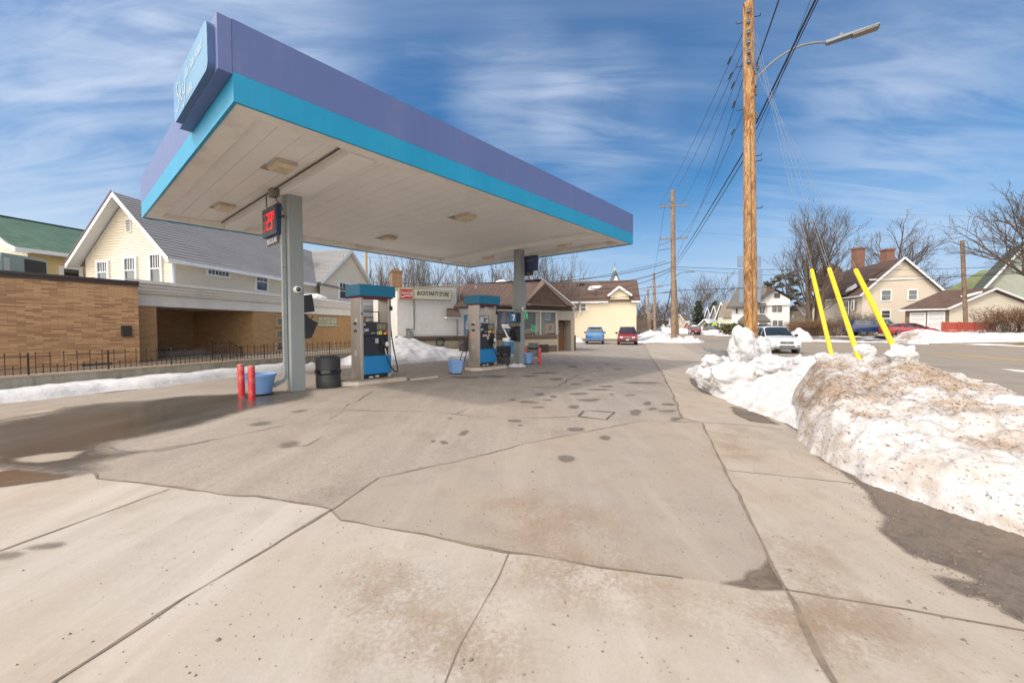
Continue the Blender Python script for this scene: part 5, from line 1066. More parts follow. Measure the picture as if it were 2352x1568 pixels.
mb = MB(); stroke(mb, smooth([(-.3, .5), (-.28, .3), (-.36, 0), (-.32, -.5)], 5), .3, O, sw.U, Z); mb.lathe([(.11, 0), (.11, .004), (.01, .006)], 16, m=lambda v_: O+sw.U*(v_.x-.27)+Z*(v_.y+.58)+UN*v_.z); mb.build('figure', M('figure_mauve', (.28, .22, .36), .6), p)
mb = MB(); lettering(mb, '1', O+sw.U*.0+Z*.42, sw.U, Z, h=.2); rows(mb, O+sw.U*.16+Z*.14, sw.U, Z, .5, .36, 3, 2); rows(mb, O+sw.U*.16-Z*.22, sw.U, Z, .46, .3, 5, 3); mb.build('printing', M('poster_pink', (.5, .22, .3)), p)
p, O, w_, h_ = poster(1066.5, 723, 1081.5, 772, M('poster_blue', (.07, .2, .34), .5, var=.3, scale=2), 'blue poster with a white bottle on the stucco wall', d=.03)
mb = MB(); bt = [(-.12, -.25), (.12, -.25), (.13, .12), (.1, .24), (.04, .3), (.04, .5), (-.04, .5), (-.04, .3), (-.1, .24), (-.13, .12)]; mb.prism([(x*1.15, y*1.05+.03) for x, y in bt], .002, .006, lambda v_: O+sw.U*v_.x+Z*v_.y+UN*v_.z); mb.build('bottle_picture', M('bottle_white', (.55, .6, .64), .5, var=.3, scale=10), p)
mb = MB(); rows(mb, O+UN*.0065+Z*.02, sw.U, Z, .2, .22, 3, 4); mb.build('printing', M('print_blue', (.1, .2, .4)), p); mb = MB(); rows(mb, O-Z*.45, sw.U, Z, .36, .3, 5, 7); mb.build('printing', stick, p)
p, O, w_, h_ = poster(1253, 742, 1275, 765, M('poster_orange', (.62, .34, .16), .5, var=.1), 'orange sale sheet behind the small shop pane by the door'); mb = MB(); stroke(mb, smooth([(-.1, .2), (.12, .12), (-.1, -.05), (.1, .0), (-.08, -.22)], 5), .07, O, sw.U, Z); mb.build('printing', prt, p)
p, O, w_, h_ = poster(1208, 755, 1220, 767, M('poster_red', (.5, .1, .09), .5), 'red sign with a green circle low in the shop window'); mb = MB(); mb.lathe([(.09, 0), (.09, .004), (.01, .006)], 16, m=lambda v_: O+sw.U*(v_.x-.15)+Z*v_.y+UN*v_.z); mb.build('disc', M('disc_green', (.05, .4, .15)), p); mb = MB(); lettering(mb, '72', O+sw.U*.1, sw.U, Z, h=.2); mb.build('printing', M('poster_pale', (.6, .4, .36)), p)
p, O, w_, h_ = poster(1253.5, 713, 1266, 735, M('poster_pale_blue', (.3, .38, .46), .5, var=.1), 'pale blue notice high in the small shop pane'); mb = MB(); rows(mb, O, sw.U, Z, .3, .4, 5, 3); mb.build('printing', prt, p)
neon = emis('neon_green', (.02, .75, .2), .8); ns = thing('neon_sign', 'green neon rectangle sign glowing in the shop window', 'neon sign', tuple(sw.p(us(1229), 1.4, -.15)))
O = sw.p(us(1229.5), sw.at(1229, 754)[1], -.12); mb = MB(); mb.tube([O+sw.U*x+Z*z for x, z in ((-.22, -.18), (.22, -.18), (.22, .18), (-.22, .18), (-.22, -.18))], .014, 5); mb.build('tube_frame', neon, ns)
mb = MB(); mb.tube([O+sw.U*x+Z*z for x, z in ((-.15, .1), (.1, .1), (.1, 0), (-.12, 0), (-.12, -.1), (.14, -.1))], .012, 5); mb.build('tube_letters', neon, ns)
ns = thing('neon_sign', 'curly green neon figure hanging in the window beside the far column', 'neon sign', tuple(sw.p(us(1209), 2.2, -.15))); O = sw.p(us(1209.5), sw.at(1209, 725)[1], -.12); mb = MB(); mb.tube([O+sw.U*x+Z*z for x, z in smooth([(-.12, .22), (.06, .24), (-.05, .05), (-.06, -.2), (.06, -.1), (.12, .15), (.16, -.22)], 4)], .02, 5); mb.build('tube_letters', neon, ns)
for i, (x, y, c) in enumerate(((1285-1057, 0, 0),)): pass
gd = [((.3, .06, .05), 'red'), ((.5, .4, .05), 'yellow'), ((.5, .5, .48), 'white'), ((.06, .2, .08), 'green'), ((.08, .12, .3), 'blue')]
for i in range(9):
    u_ = uw0+.5+(uc-uw0-.8)*(i+.3)/9; c, nm = gd[i % 5]; mb = MB(); mb.lathe([(.05, 0), (.05, .2), (.02, .26), (.02, .33)], 10, c=sw.p(u_, 1.05, -.7-.3*(i % 3))); tag(mb.build('bottle', M('bottle_'+nm, c, .3)), '%s bottle on the shelf inside the shop window' % nm, 'bottle', 'bottles in the shop window')
# door recess and right end
pw = M('panel_beige', (.36, .32, .27), .65, var=.06, dirt=(.25, .21, .17), dirt_amt=.4); ud0, ud1 = us(1283), us(1312)
mb = MB(); sw.box(mb, uc, ud0, 0, 2.72, -.9, -.02); sw.box(mb, ud1, ue_-.08, 0, 2.72, -.9, -.02); sw.box(mb, ud0, ud1, 2.1, 2.72, -.3, -.021); mb.build('door_surround', pw, sto)
mb = MB()
for i in range(14): u_ = uc+(ue_-uc)*i/14; sw.box(mb, u_+.01, u_+.022, 2.13, 2.7, -.02, -.006)
mb.build('panel_batten', M('batten_brown', (.24, .2, .16), .7), sto)
mb = MB(); sw.box(mb, ue_-.08, ue_, 0, 2.9, -1.0, .02); mb.build('corner_post', M('post_worn', (.42, .38, .32), .7, var=.15, dirt=(.2, .14, .09), dirt_amt=.8, dscale=3), sto)
mb = MB(); sw.box(mb, ue_, ue_+.12, 0, 1.05, -5, .08); mb.build('stone_base', bstone, sto); mb = MB(); sw.box(mb, ue_, ue_+.06, 1.06, 2.9, -5, -.0); mb.build('end_wall', pw, sto)
mb = MB(); sw.box(mb, ud0, ud1, 0, 2.099, -.86, -.8); dr = mb.build('door', M('door_wood', (.16, .075, .025), .55, var=.15, scale=3), sto)
mb = MB(); sw.box(mb, ud0+.1, ud1-.1, .95, 2.0, -.799, -.78); mb.build('door_pane', M('door_notice_board', (.13, .08, .05), .5, var=.4, scale=6), dr)
mb = MB(); rr = random.Random(2)
for i in range(12):
    a = ud0+.15+rr.random()*(ud1-ud0-.4); z = 1.05+rr.random()*.8; s = .05+.07*rr.random(); mb2 = MB(); sw.box(mb2, a, a+s*1.2, z, z+s, -.779, -.775+.001*i); mb2.build('notice', M('notice_pale%d' % (i % 3), ((.4, .38, .36), (.3, .2, .18), (.2, .25, .3))[i % 3], .7), dr)
mb2 = MB(); sw.box(mb2, ud0+.2, ud0+.55, 1.25, 1.6, -.779, -.762); mb2.build('notice', stick, dr)
mb = MB(); sw.box(mb, ud1-.16, ud1-.12, 1.0, 1.08, -.79, -.72); mb.build('handle', steel, dr)
we2 = Wall(sw.p(ue_+.061, 0, 0), sw.p(ue_+.061, 0, -4)); mb = MB(); we2.box(mb, .3, .75, 1.25, 2.1, .001, .02); mb.build('poster_panel', M('panel_sky', (.08, .3, .5), .5), sto)
# shingled roof with the hipped end and the little cross gable
hexs = shingle('brown_hex_shingle', (.17, .118, .1), .12, .25, .17); hexd = shingle('dark_scallop', (.105, .072, .058), .2, .2, .17)
def on(x, y, d): # point seen at (x, y) on the store front plane moved d outward
    w2 = Wall(sw.p(0, 0, d), sw.p(1, 0, d)); u_, z = w2.at(x, y); return w2.p(u_, z)
eo = .45; A0, A1 = on(1049, 704, eo), on(1207, 696.5, eo); T0, T1 = on(1070, 652.8, -1.3), on(1245, 640.5, -1.3); GA = on(1250, 652.8, .46); G1 = on(1300, 701, .46); RB = on(1323, 705, -.2); A1b = on(1206, 697, .46)
mb = MB()
def hexslope(mb, quad, course=.17):
    a, b_, c, e = quad; U = (b_-a).normalized(); n = U.cross(e-a).normalized(); Vv = n.cross(U); k2 = 0; lo = 0; poly = [((p-a).dot(U), (p-a).dot(Vv)) for p in quad]; hi = max(p[1] for p in poly)
    lap(mb, poly, a, U, Vv, course, .02); v = 0; r = 0
    while v < hi-.05:                                                   # hexagonal tabs hanging from each course
        x = -1+(r % 2)*.17
        while x < 8:
            tab = [(x, v+.005), (x+.05, v-.05), (x+.22, v-.05), (x+.27, v+.005)]; 
            cl_ = clip_hi(clip(poly, 1, v), 1, v+.02)
            if cl_:
                xs = [p[0] for p in cl_]
                if x > min(xs) and x+.27 < max(xs): mb.poly([a+U*p[0]+Vv*p[1]+n*(.026-(.004 if p[1] > v else 0)) for p in tab])
            x += .34
        v += course; r += 1
hexslope(mb, [A0, A1, T1, T0]); rf = mb.build('roof', hexs, sto)
bk = -UN*3.5; mb = MB(); slope(mb, [A0+bk-UN*1.2, A0, T0, T0+bk*.4], .17, .02); mb.poly([T0, T1, T1+bk, T0+bk]); mb.build('roof', hexs, sto, label='back slopes of the shingled roof')
mb = MB(); lap(mb, [(0, 0), ((G1-A1b).length, 0), ((GA-A1b).dot((G1-A1b).normalized()), (GA-A1b).z)], A1b, (G1-A1b).normalized(), Z, .13, .03); mb.build('gable_scallops', hexd, sto)
mb = MB(); r0, r1 = T1+(T1-GA)*.05, RB; mb.poly([GA+UN*.06+Z*.06, G1+UN*.06+sw.U*.06, RB, T1+Z*.02]); mb.poly([A1b, GA+UN*.05+Z*.05, T1+Z*.01]); mb.poly([A1b, T1+Z*.01, A1]); mb.poly([A1b+UN*.02-Z*.03, G1+UN*.02-Z*.03, sw.p(ue_, 2.93, -.1), sw.p(uw1-.2, 2.93, -.1)]); mb.poly([RB, RB-UN*4+sw.U*.1, T1-UN*3, T1+Z*.02]); mb.build('gable_roof', hexs, sto, label='plain brown slope on the right of the small gable', fix=True)
mb = MB(); mb.bar(GA+UN*.05+Z*.03, A1b+UN*.05, .07, .09); mb.bar(GA+UN*.05+Z*.03, G1+UN*.05+sw.U*.05, .07, .09); mb.bar(A0-Z*.04, A1-Z*.04, .08, .07); mb.bar(A1b+UN*.02-Z*.05, G1+UN*.02-Z*.05, .06, .07); mb.build('eave_trim', M('eave_brown', (.13, .09, .07), .7), sto)
mb = MB(); mb.bar(T1+Z*.04, RB+Z*.03, .1, .03); mb.build('ridge_flashing', fasc, sto)
mb = MB(); mb.sheet([A0-UN*.02-Z*.09, A1-UN*.02-Z*.09, sw.p(uw1, 2.94, 0), sw.p(ub, 2.86, 0)]); mb.build('eave_soffit', M('soffit_brown', (.12, .09, .07), .8), sto)
for x, y in ((1091, 660), (1237, 655)):
    p_ = on(x, y, -.95); mb = MB(); mb.tube([p_+Z*.12, p_-Z*.1, p_+UN*.15-Z*.25], .008, 4); mb.tube([p_+Z*.12+sw.U*.06, p_+UN*.12-Z*.2+sw.U*.06], .008, 4); tag(mb.build('cable_loop', whitepaint), 'loose white cable drop on the shingles, %s end' % ('left' if x < 1100 else 'right'), 'cable')
blob('satellite_dome', None, on(1152, 652, -1.9), .5, M('dome_white', (.6, .6, .6), .5), (1, .25, .62), 2, 0, 3); o = bpy.data.objects['satellite_dome']; tag(o, 'white satellite dish behind the ridge of the store roof', 'satellite dish'); o.name = 'satellite_dish'
# wall sign
def onw(x, y, d=.0): u_, z = sw.at(x, y); return u_, z
s1 = thing('store_sign', "cream box sign reading Buck's Party Store on the white wall", 'sign', tuple(sw.p(us(990), 3.1, .1)))
u0, u1, z1_, z0_ = us(948.5), us(1035), 3.70, 3.13
mb = MB(); sw.box(mb, u0, u1, z0_, z1_, .002, .2); mb.build('sign_box', M('sign_metal', (.32, .3, .24), .5), s1, bevel=.008)
mb = MB(); sw.box(mb, u0+.035, u1-.035, z0_+.035, z1_-.035, .201, .205); mb.build('sign_panel', M('sign_cream', (.64, .62, .46), .4), s1)
O = sw.p((u0+u1)/2, (z0_+z1_)/2, .206); mb = MB(); lettering(mb, "BUCK'S PARTY STORE", O+Z*.06, sw.U, Z, w=(u1-u0)*.84, h=.25, shear=.12, offset=.035); mb.build('lettering', prt, s1)
mb = MB(); lettering(mb, 'BEER-WINE-PACKAGED LIQUOR-GROCERIES-LOTTERY TICKETS', O-Z*.16, sw.U, Z, w=(u1-u0)*.85, h=.095, shear=.2, offset=.045); mb.build('lettering', prt, s1)
s2 = thing('store_sign', 'red soft drink panel with white script on the white wall end', 'sign', tuple(sw.p(.5, 3.1, .1))); u0, u1 = us(914.5), us(946)
mb = MB(); sw.box(mb, u0, u1+.06, z0_-.02, z1_-.02, .002, .2); mb.build('sign_box', M('sign_metal'if 0 else 'sign_metal_b', (.5, .46, .35), .5), s2, bevel=.008)
mb = MB(); sw.box(mb, u0+.05, u1-.02, z0_+.01, z1_-.05, .201, .206); mb.build('sign_panel', M('cola_red', (.56, .06, .035), .4), s2)
O = sw.p((u0+u1)/2+.02, (z0_+z1_)/2, .207); mb = MB(); lettering(mb, 'Coca-Cola', O+Z*.06, sw.U, Z, w=.66, h=.18, shear=.35, offset=.012)
stroke(mb, smooth([(-.33, -.12), (-.2, -.18), (0, -.1), (.2, -.12), (.34, -.06)], 5), .05, O, sw.U, Z); mb.build('lettering', ft, s2)
# chimney, meter, conduits, hood
mb = MB(); f = lambda p: sw.p(us(933)+p.x, p.z, -2.0+p.y); mb.box(-.28, .28, -.28, .28, 3.4, 4.78, f); chn = mb.build('chimney', brc, sto); mb = MB(); mb.box(-.32, .32, -.32, .32, 4.78, 4.9, f); mb.build('chimney_cap', brc, chn); mb = MB(); mb.box(-.16, .16, -.16, .16, 4.9, 5.0, f); mb.build('flue', brc, chn)
gm = thing('gas_meter', 'grey gas meter with pipe on the white store wall', 'gas meter', tuple(sw.p(us(940), 1.1, .15))); gmm = M('meter_grey', (.2, .22, .21), .5)
u_, zt = sw.at(950, 672); u2_, zl = sw.at(950, 757); um = us(940); zm = sw.at(940, 765)[1]; un_ = us(933)
mb = MB(); mb.tube([sw.p(u_, 3.2, .05), sw.p(u_, zl, .06), sw.p(u_-.3, zl, .12), sw.p(u_-.35, zl-.05, .12)], .025, 6); mb.tube([sw.p(un_+.35, zl, .12), sw.p(un_, zl+.02, .12), sw.p(un_, .3, .12)], .025, 6); mb.build('pipe', M('pipe_dark', (.07, .07, .07), .6), gm)
mb = MB(); mb.lathe([(.16, -.1), (.17, 0), (.16, .1)], 18, m=lambda v_: sw.p(um+v_.x, zm-.14+v_.y*1.1, .17+v_.z)); mb.box(-.1, .1, -.06, .06, -.02, .12, lambda p: sw.p(um+p.x, zm+p.z, .17+p.y)); mb.build('meter_body', gmm, gm, bevel=.01); mb = MB(); mb.lathe([(.08, 0), (.1, .05), (.06, .08)], 14, c=sw.p(un_+.02, zl, .12)); mb.build('regulator', gmm, gm)
for x, top in ((1048, 612), (1053.2, 624)):
    u_, zt = sw.at(x, top); mb = MB(); mb.tube([sw.p(u_, 1.14 if x < 1050 else 2.7, .1), sw.p(u_, zt, .1)], .035, 8); mb.lathe([(.05, 0), (.05, .08)], 8, c=sw.p(u_, zt, .1)); tag(mb.build('conduit_mast', M('conduit_grey', (.25, .25, .25), .4, metal=.4)), ('tall grey pipe from the ledge up past the sign end' if x < 1050 else 'shorter grey pipe rising beside the shingled roof edge'), 'pipe')
hd = thing('door_hood', 'small brown shingled hood on the white wall below the sign', 'hood', tuple(sw.p(us(1035), 2.2, .2))); ha, hb = us(1017.5), us(1051); zh0, zh1 = sw.at(1034, 727)[1], sw.at(1034, 714)[1]
mb = MB(); slope(mb, [sw.p(ha, zh0, .55), sw.p(hb, zh0, .55), sw.p(hb, zh1+.15, .01), sw.p(ha+.25, zh1+.15, .01)], .13, .015); mb.build('hood_roof', shingle('hood_shingle', (.17, .13, .1), .3), hd); mb = MB(); sw.box(mb, ha+.05, hb, zh0-.12, zh0-.02, .02, .5); mb.build('hood_frame', whitepaint, hd)
mb = MB(); dd = us(1054), us(1065), .0; 
for a in ((dd[0], dd[0]+.03, 1.14, 2.3), (dd[1]-.03, dd[1], 1.14, 2.3), (dd[0]+.031, dd[1]-.031, 2.27, 2.3)): sw.box(mb, *a, -.02, .015)
mb.build('hatch_frame', stucco, sto)
# drum, cooler, leaning board, hose
dm = thing('oil_drum', 'rusty black steel drum standing in the snow by the store wall', 'drum', tuple(sw.p(us(1053), .12, .75))); r = .29; mb = MB(); mb.lathe([(r, 0), (r*1.02, .01), (r, .03), (r, .28), (r*1.03, .3), (r, .32), (r, .58), (r*1.03, .6), (r, .62), (r, .86), (r*1.02, .88), (r*.95, .88), (r*.95, .3)], 28, cap=False)
mb.build('drum_body', M('drum_rusty', (.04, .037, .035), .6, var=.3, dirt=(.3, .12, .04), dirt_amt=.95, dscale=3.2), dm, world=False)
co = thing('ice_cream_cooler', 'white slant lid cooler with dark glass top in front of the shop window', 'cooler', tuple(sw.p(us(1153), 0, .7))); ua, ub_ = us(1141), us(1167)
f = lambda x, y, z: sw.p((ua+ub_)/2+x, z, .55+y); hw = (ub_-ua)/2
mb = MB(); mb.hexa([f(-hw*.4, .35, 0), f(hw, .35, 0), f(hw, -.25, 0), f(-hw*.4, -.25, 0), f(-hw*.3, .4, .75), f(hw*1.02, .4, .75), f(hw, -.3, .75), f(-hw*.4, -.3, .75)]); mb.build('cabinet', M('cooler_blue', (.07, .2, .36), .4), co, bevel=.015)
mb = MB(); mb.hexa([f(-hw*.3, .42, .76), f(hw*1.04, .42, .76), f(hw, -.3, .76), f(-hw*.4, -.3, .76), f(-hw*.35, .42, .98), f(hw*.95, .42, .98), f(hw*.9, -.3, .98), f(-hw*.4, -.3, .98)]); mb.build('rim', whitepaint, co, bevel=.02)
mb = MB(); mb.hexa([f(-hw*.35, .43, .99), f(hw*.95, .43, .99), f(hw*.92, .3, .99), f(-hw*.38, .3, .99), f(-hw*1.0, .1, 1.78), f(hw*.12, .1, 1.78), f(hw*.1, -.0, 1.78), f(-hw*1.02, -.0, 1.78)]); mb.build('lid_frame', whitepaint, co, bevel=.015)
for s0, s1 in ((.06, .47), (.53, .94)):
    lo = [f(-hw*.35+hw*1.3*s, .437, .99) for s in (s0, s1)]; hi = [f(-hw*1.0+hw*1.12*s, .107, 1.78) for s in (s0, s1)]; P_ = lambda s, k2: lo[s].lerp(hi[s], k2)
    mb = MB(); mb.poly([P_(0, .04)+UN*.012, P_(1, .04)+UN*.012, P_(1, .72)+UN*.012, P_(0, .72)+UN*.012]); mb.build('lid_glass', glass('lid_glass', (.05, .05, .045), .08), co)
mb = MB(); c_ = f(-hw*.42, .2, 1.6); rows(mb, c_+UN*.05, sw.U, Z, .5, .25, 3, 5); mb.build('label_print', prt, co); mb = MB(); plate(mb, -.2, .2, -.06, .06, f(hw*.35, .415, .87), sw.U, Z, .006, .012); mb.build('label', M('panel_blue', (.02, .24, .5)), co)
lb = thing('leaning_board', 'pale printed board leaning beside the cooler at the store wall', 'board', tuple(sw.p(us(1171), 0, .5))); a = us(1168); mb = MB(); O = sw.p(a+.12, .38, .55); U2 = (sw.U+UN*-.5).normalized(); V2 = (Z+UN*-.2-sw.U*.05).normalized(); plate(mb, -.17, .17, -.38, .38, O, U2, V2, 0, .02); mb.build('board', M('board_pale', (.45, .52, .56), .5, var=.1), lb); mb = MB(); rows(mb, O+U2.cross(V2)*.021, U2, V2, .3, .6, 4, 3); mb.build('printing', prt, lb)
hs = thing('garden_hose', 'coiled black and green hose hanging low on the store wall', 'hose', tuple(sw.p(us(1008), .5, .3))); O = sw.p(us(1008), .78, .18)
mb = MB()
for j in range(3): mb.tube([O+sw.U*(.2+.03*j)*math.cos(a*.45)+Z*(.2+.02*j)*math.sin(a*.45)+UN*.03*j for a in range(14)], .016, 5)
mb.build('hose_coil', rubber, hs); mb = MB(); mb.tube([O+sw.U*(.16+.05*math.cos(a*.8))*math.cos(a*.45)+Z*(-.1+.1*math.sin(a*.45))+UN*.1 for a in range(14)], .016, 5); mb.build('hose_coil', M('hose_green', (.02, .17, .09), .5), hs)
for i, (u_, d_) in enumerate(((us(1258), .12),)):
    pl_ = thing('crate', 'dark brown crate against the store base beside the grey can', 'crate', tuple(sw.p(us(1240), 0, .45))); mb = MB()
    for j in range(4): sw.box(mb, us(1240)-.25, us(1240)+.3, .03+j*.12, .12+j*.12, .3, .6)
    mb.build('slats', M('crate_brown', (.06, .04, .03), .8, var=.3), pl_); mb = MB(); sw.box(mb, us(1240)-.22, us(1240)+.27, 0, .5, .32, .58); mb.build('crate_body', M('crate_dark', (.03, .022, .018), .9), pl_)
# ---------------------------------------------------------------- beige two-storey house, spire
biege = M('buff_siding', (.7, .6, .44), .6, var=.04, scale=.5); brroof = shingle('brown_shingle', (.15, .098, .082), .18, .3, .14)
A1_, A2_ = A(1240, 783, 48.6), A(1461, 783, 46.2); hb_ = Wall((A1_.x, A1_.y), (A2_.x, A2_.y)); bh = thing('buff_house', 'buff sided two storey house with brown roof and dormer gable behind the parked cars', 'house', tuple(hb_.p(hb_.L/2, 0)))
zE = hb_.at(1440, 689)[1]; zR = A(1455, 643, 49.5).z; L_ = hb_.L; ug0, ugm, ug1 = hb_.at(1402, 660)[0], hb_.at(1422.5, 600)[0], hb_.at(1445, 660)[0]; zG = hb_.at(1422, 660)[1]; zGe = hb_.at(1402, 676)[1]
mb = MB(); siding(mb, hb_, [(0, .3), (L_, .3), (L_, zE), (ug1, zE), (ug1, zGe), (ugm, zG), (ug0, zGe), (ug0, zE), (0, zE)], .2, .05); mb.build('front_wall', biege, bh)
sd = V(.2, .98, 0).normalized(); mb = MB(); rws = Wall(hb_.p(L_, 0), hb_.p(L_, 0)+sd*7); siding(mb, rws, [(0, .3), (7, .3), (7, zE), (3.5, zR), (0, zE)], .16, .02); mb.build('side_wall', biege, bh)
mb = MB(); hb_.box(mb, -.05, L_+.05, 0, .3, -6, .03); mb.build('foundation', M('foundation_grey', (.2, .18, .16), .9, var=.2), bh)
N2 = hb_.n; mb = MB(); e0, e1 = hb_.p(-2, zE-.1, .35), hb_.p(L_+.4, zE-.1, .35); r0, r1 = hb_.p(-2, zR, 0)+sd*3.5, hb_.p(L_+.4, zR, 0)+sd*3.5; slope(mb, [e0, e1, r1, r0], .14, .015); slope(mb, [e1+sd*7.6, e0+sd*7.6, r0, r1], .14, .015); rf = mb.build('roof', brroof, bh)
mb = MB()
for a, b_ in ((-2, ug0-.25), (ug1+.25, L_+.4)): hb_.box(mb, a, b_, zE-.3, zE-.12, .0, .36)
mb.build('eave_board', fasc, bh)
mb = MB(); F0 = N2*.3; B0 = -N2*4; ap = hb_.p(ugm, zG+.15); sl_ = (zG-zGe)/(ugm-ug0); l_ = hb_.p(ug0-.3, zGe+.15-.3*sl_); r_ = hb_.p(ug1+.3, zGe+.15-.3*sl_); slope(mb, [l_+B0, l_+F0, ap+F0, ap+B0], .14, .01); slope(mb, [r_+F0, r_+B0, ap+B0, ap+F0], .14, .01); mb.build('dormer_roof', brroof, rf)
mb = MB(); q_ = F0*1.05; mb.bar(l_+q_-Z*.1, ap+q_-Z*.1, .06, .24); mb.bar(r_+q_-Z*.1, ap+q_-Z*.1, .06, .24); mb.build('rake_board', fasc, bh)
winpx(hb_, 1316, 696, 1332, 715.5, bh, fw=.1, mull=0); winpx(hb_, 1332.5, 696, 1347, 715.5, bh, fw=.1); winpx(hb_, 1372, 692.5, 1388.5, 699.5, bh, fw=.08, sash=False, mull=1)
for x, y in ((1385, 651), (1434, 648.5)):
    pt = A(x, y, 50.5); mb = MB(); mb.box(-.35, .35, -.2, .2, -.1, .1, lambda p: pt+p); mb.build('roof_vent', M('vent_dark', (.04, .036, .034)), rf)
pt = A(1369, 674, 47.9); mb = MB(); mb.tube([pt-Z*.3, pt+Z*.35], .07, 6); mb.build('roof_vent', M('vent_pipe', (.05, .07, .06)), rf)
pt = A(1337, 672, 49); mb = MB()
for x, w_ in ((1332, .9), (1342, 1.1)): pt = A(x, 654, 50.2); mb.box(-w_/2, w_/2, -.2, .2, -.12, .16, lambda p: pt+p)
mb.build('ridge_vent', M('vent_dark', (.04, .036, .034)), rf)
a = r0.lerp(e0, .42); n_ = (e1-e0).normalized().cross((r0-e0).normalized()); UU = (e1-e0).normalized(); VV = (r0-e0).normalized()
def roofpt(x, y): # on the slope plane
    r = ray(x, y); t_ = (e0-V(0, 0, CH)).dot(n_)/r.dot(n_); return V(0, 0, CH)+r*t_
mb = MB(); pts = [roofpt(*p)+n_*.05 for p in ((1348, 664), (1353, 659.5), (1365, 657.5), (1382, 657), (1384, 658), (1377, 662.5), (1363, 666.5), (1353, 667))]; top = [p.lerp(roofpt(1366, 662), .25)+n_*.12 for p in pts]
mb.poly(top); n = len(pts)
for i in range(n): mb.poly([pts[i], pts[(i+1) % n], top[(i+1) % n], top[i]])
mb.build('snow_patch', cleansnow, rf, fix=True)
sp = thing('church_spire', 'dark slate church spire with white gablets rising beyond the buff house roof', 'spire', tuple(A(1412, 752, 120)-Z*1.6)); slate = shingle('slate', (.11, .125, .14), .2, .4, .25); c_ = A(1412, 650, 120); c_.z = 0; zt_, zb_ = A(1412, 622, 120).z, A(1412, 646, 120).z
mb = MB(); h = 1.65; mb.box(-h, h, -h, h, 0, zb_-.9, lambda p: c_+p); mb.build('tower', M('tower_grey', (.28, .29, .3), .8), sp)
mb = MB(); mb.lathe([(1.9, zb_-1), (1.5, zb_+.2), (.35, zt_), (.02, zt_+.4)], 8, c=c_, cap=False, sm=False); mb.build('spire_roof', slate, sp); mb = MB(); mb.lathe([(.3, zt_-.2), (.36, zt_+.1), (.2, zt_+.8), (.02, zt_+1.1)], 8, c=c_); mb.build('finial', M('finial_gold', (.5, .38, .15), .5), sp); mb = MB(); mb.tube([c_+Z*(zt_+1), c_+Z*(zt_+2.6)], .05, 5); mb.build('rod', black, sp)
mb = MB(); mb.bar(c_+V(-.9, -1.75, zb_-.8), c_+V(0, -1.5, zb_+1.3), .25, .25); mb.bar(c_+V(.9, -1.75, zb_-.8), c_+V(0, -1.5, zb_+1.3), .25, .25); mb.poly([c_+V(-.8, -1.7, zb_-.8), c_+V(.8, -1.7, zb_-.8), c_+V(0, -1.5, zb_+1)]); mb.build('gablet', whitepaint, sp)
# ---------------------------------------------------------------- poles and wires
def pole(name, label, base, top, r0, r1, mat, group=None, cat='utility pole'):
    p = thing(name, label, cat, tuple(base), 0, group); mb = MB(); b, t_ = Vector(base), Vector(top); pts = [b.lerp(t_, i/10) for i in range(11)]
    mb.tube(pts, [r0+(r1-r0)*i/10 for i in range(11)], 20); mb.build('shaft', mat, p); return p
wp1 = woodpole('pole_wood'); wp2 = woodpole('pole_wood_grey', (.23, .15, .095), (.12, .08, .055), (.32, .25, .19)); galv = M('galvanised', (.4, .42, .43), .35, metal=.6, var=.1)
YP = 13.0; pb = A(1727, 775, YP); pb.z = -.05; pt1 = A(1718.5, 8, YP); pole1 = pole('utility_pole', 'tall weathered brown wood pole with a street lamp rising out of the snow', pb, pt1, .205, .152, wp1, 'utility poles along the street')
def onpole(y): z = A(1722, y, YP).z; return pb.lerp(pt1, (z-pb.z)/(pt1.z-pb.z))
PR = V(.954, -.3, 0); PA = V(.3, .954, 0)
mb = MB()
for y in (36, 60, 84, 106, 128, 150):
    p = onpole(y); f = V(-.5, -.86, 0); mb = MB(); mb.tube([p+f*.16, p+f*.24], .02, 6); mb.lathe([(.035, -.08), (.06, -.05), (.045, 0), (.06, .03), (.03, .07)], 8, c=p+f*.23); mb.build('insulator', M('insulator_grey', (.13, .14, .15), .4), pole1)
for y, s in ((50, -1), (150, -1), (250, -1), (42, 1), (360, 1), (372, 1), (480, 1)):
    p = onpole(y); mb = MB(); mb.tube([p+PR*s*.15, p+PR*s*.34, p+PR*s*.34+Z*.07], .014, 5); mb.build('bolt', black, pole1)
mb = MB()
for y in (155, 172, 196, 214, 240, 268):
    p = onpole(y)+PR*.2; mb = MB(); mb.lathe([(.02, -.12), (.05, -.09), (.03, -.05), (.05, -.01), (.03, .03), (.045, .07), (.015, .12)], 7, c=p+PR*.05*((y % 3)-1)); mb.build('insulator', M('insulator_grey', None), pole1)
p = onpole(540); mb = MB(); mb.lathe([(.181, -.02), (.181, .02)], 20, c=p, cap=False); mb.build('band', galv, pole1)
p = onpole(800); mb = MB(); mb.tube([onpole(300)-PR*.02+V(-.05, -.18, 0), onpole(760)+V(-.06, -.215, 0)], .008, 4); mb.build('ground_wire', M('copper_dark', (.08, .055, .04)), pole1)
sl1 = thing('street_lamp', 'grey flat headed street lamp on a curved arm from the near pole', 'street lamp', tuple(onpole(185))); a0 = onpole(186)+PR*.17; hd_ = A(1908, 98, 12.35); hd2 = A(1980, 72, 11.95)
mb = MB(); mb.tube(smooth([a0, a0.lerp(hd_, .25)+Z*.28, a0.lerp(hd_, .55)+Z*.36, a0.lerp(hd_, .8)+Z*.22, hd_], 5), .032, 8); mb.lathe([(.06, -.2), (.07, 0), (.06, .1)], 8, c=a0); mb.build('arm', M('arm_grey', (.17, .19, .2), .5), sl1)
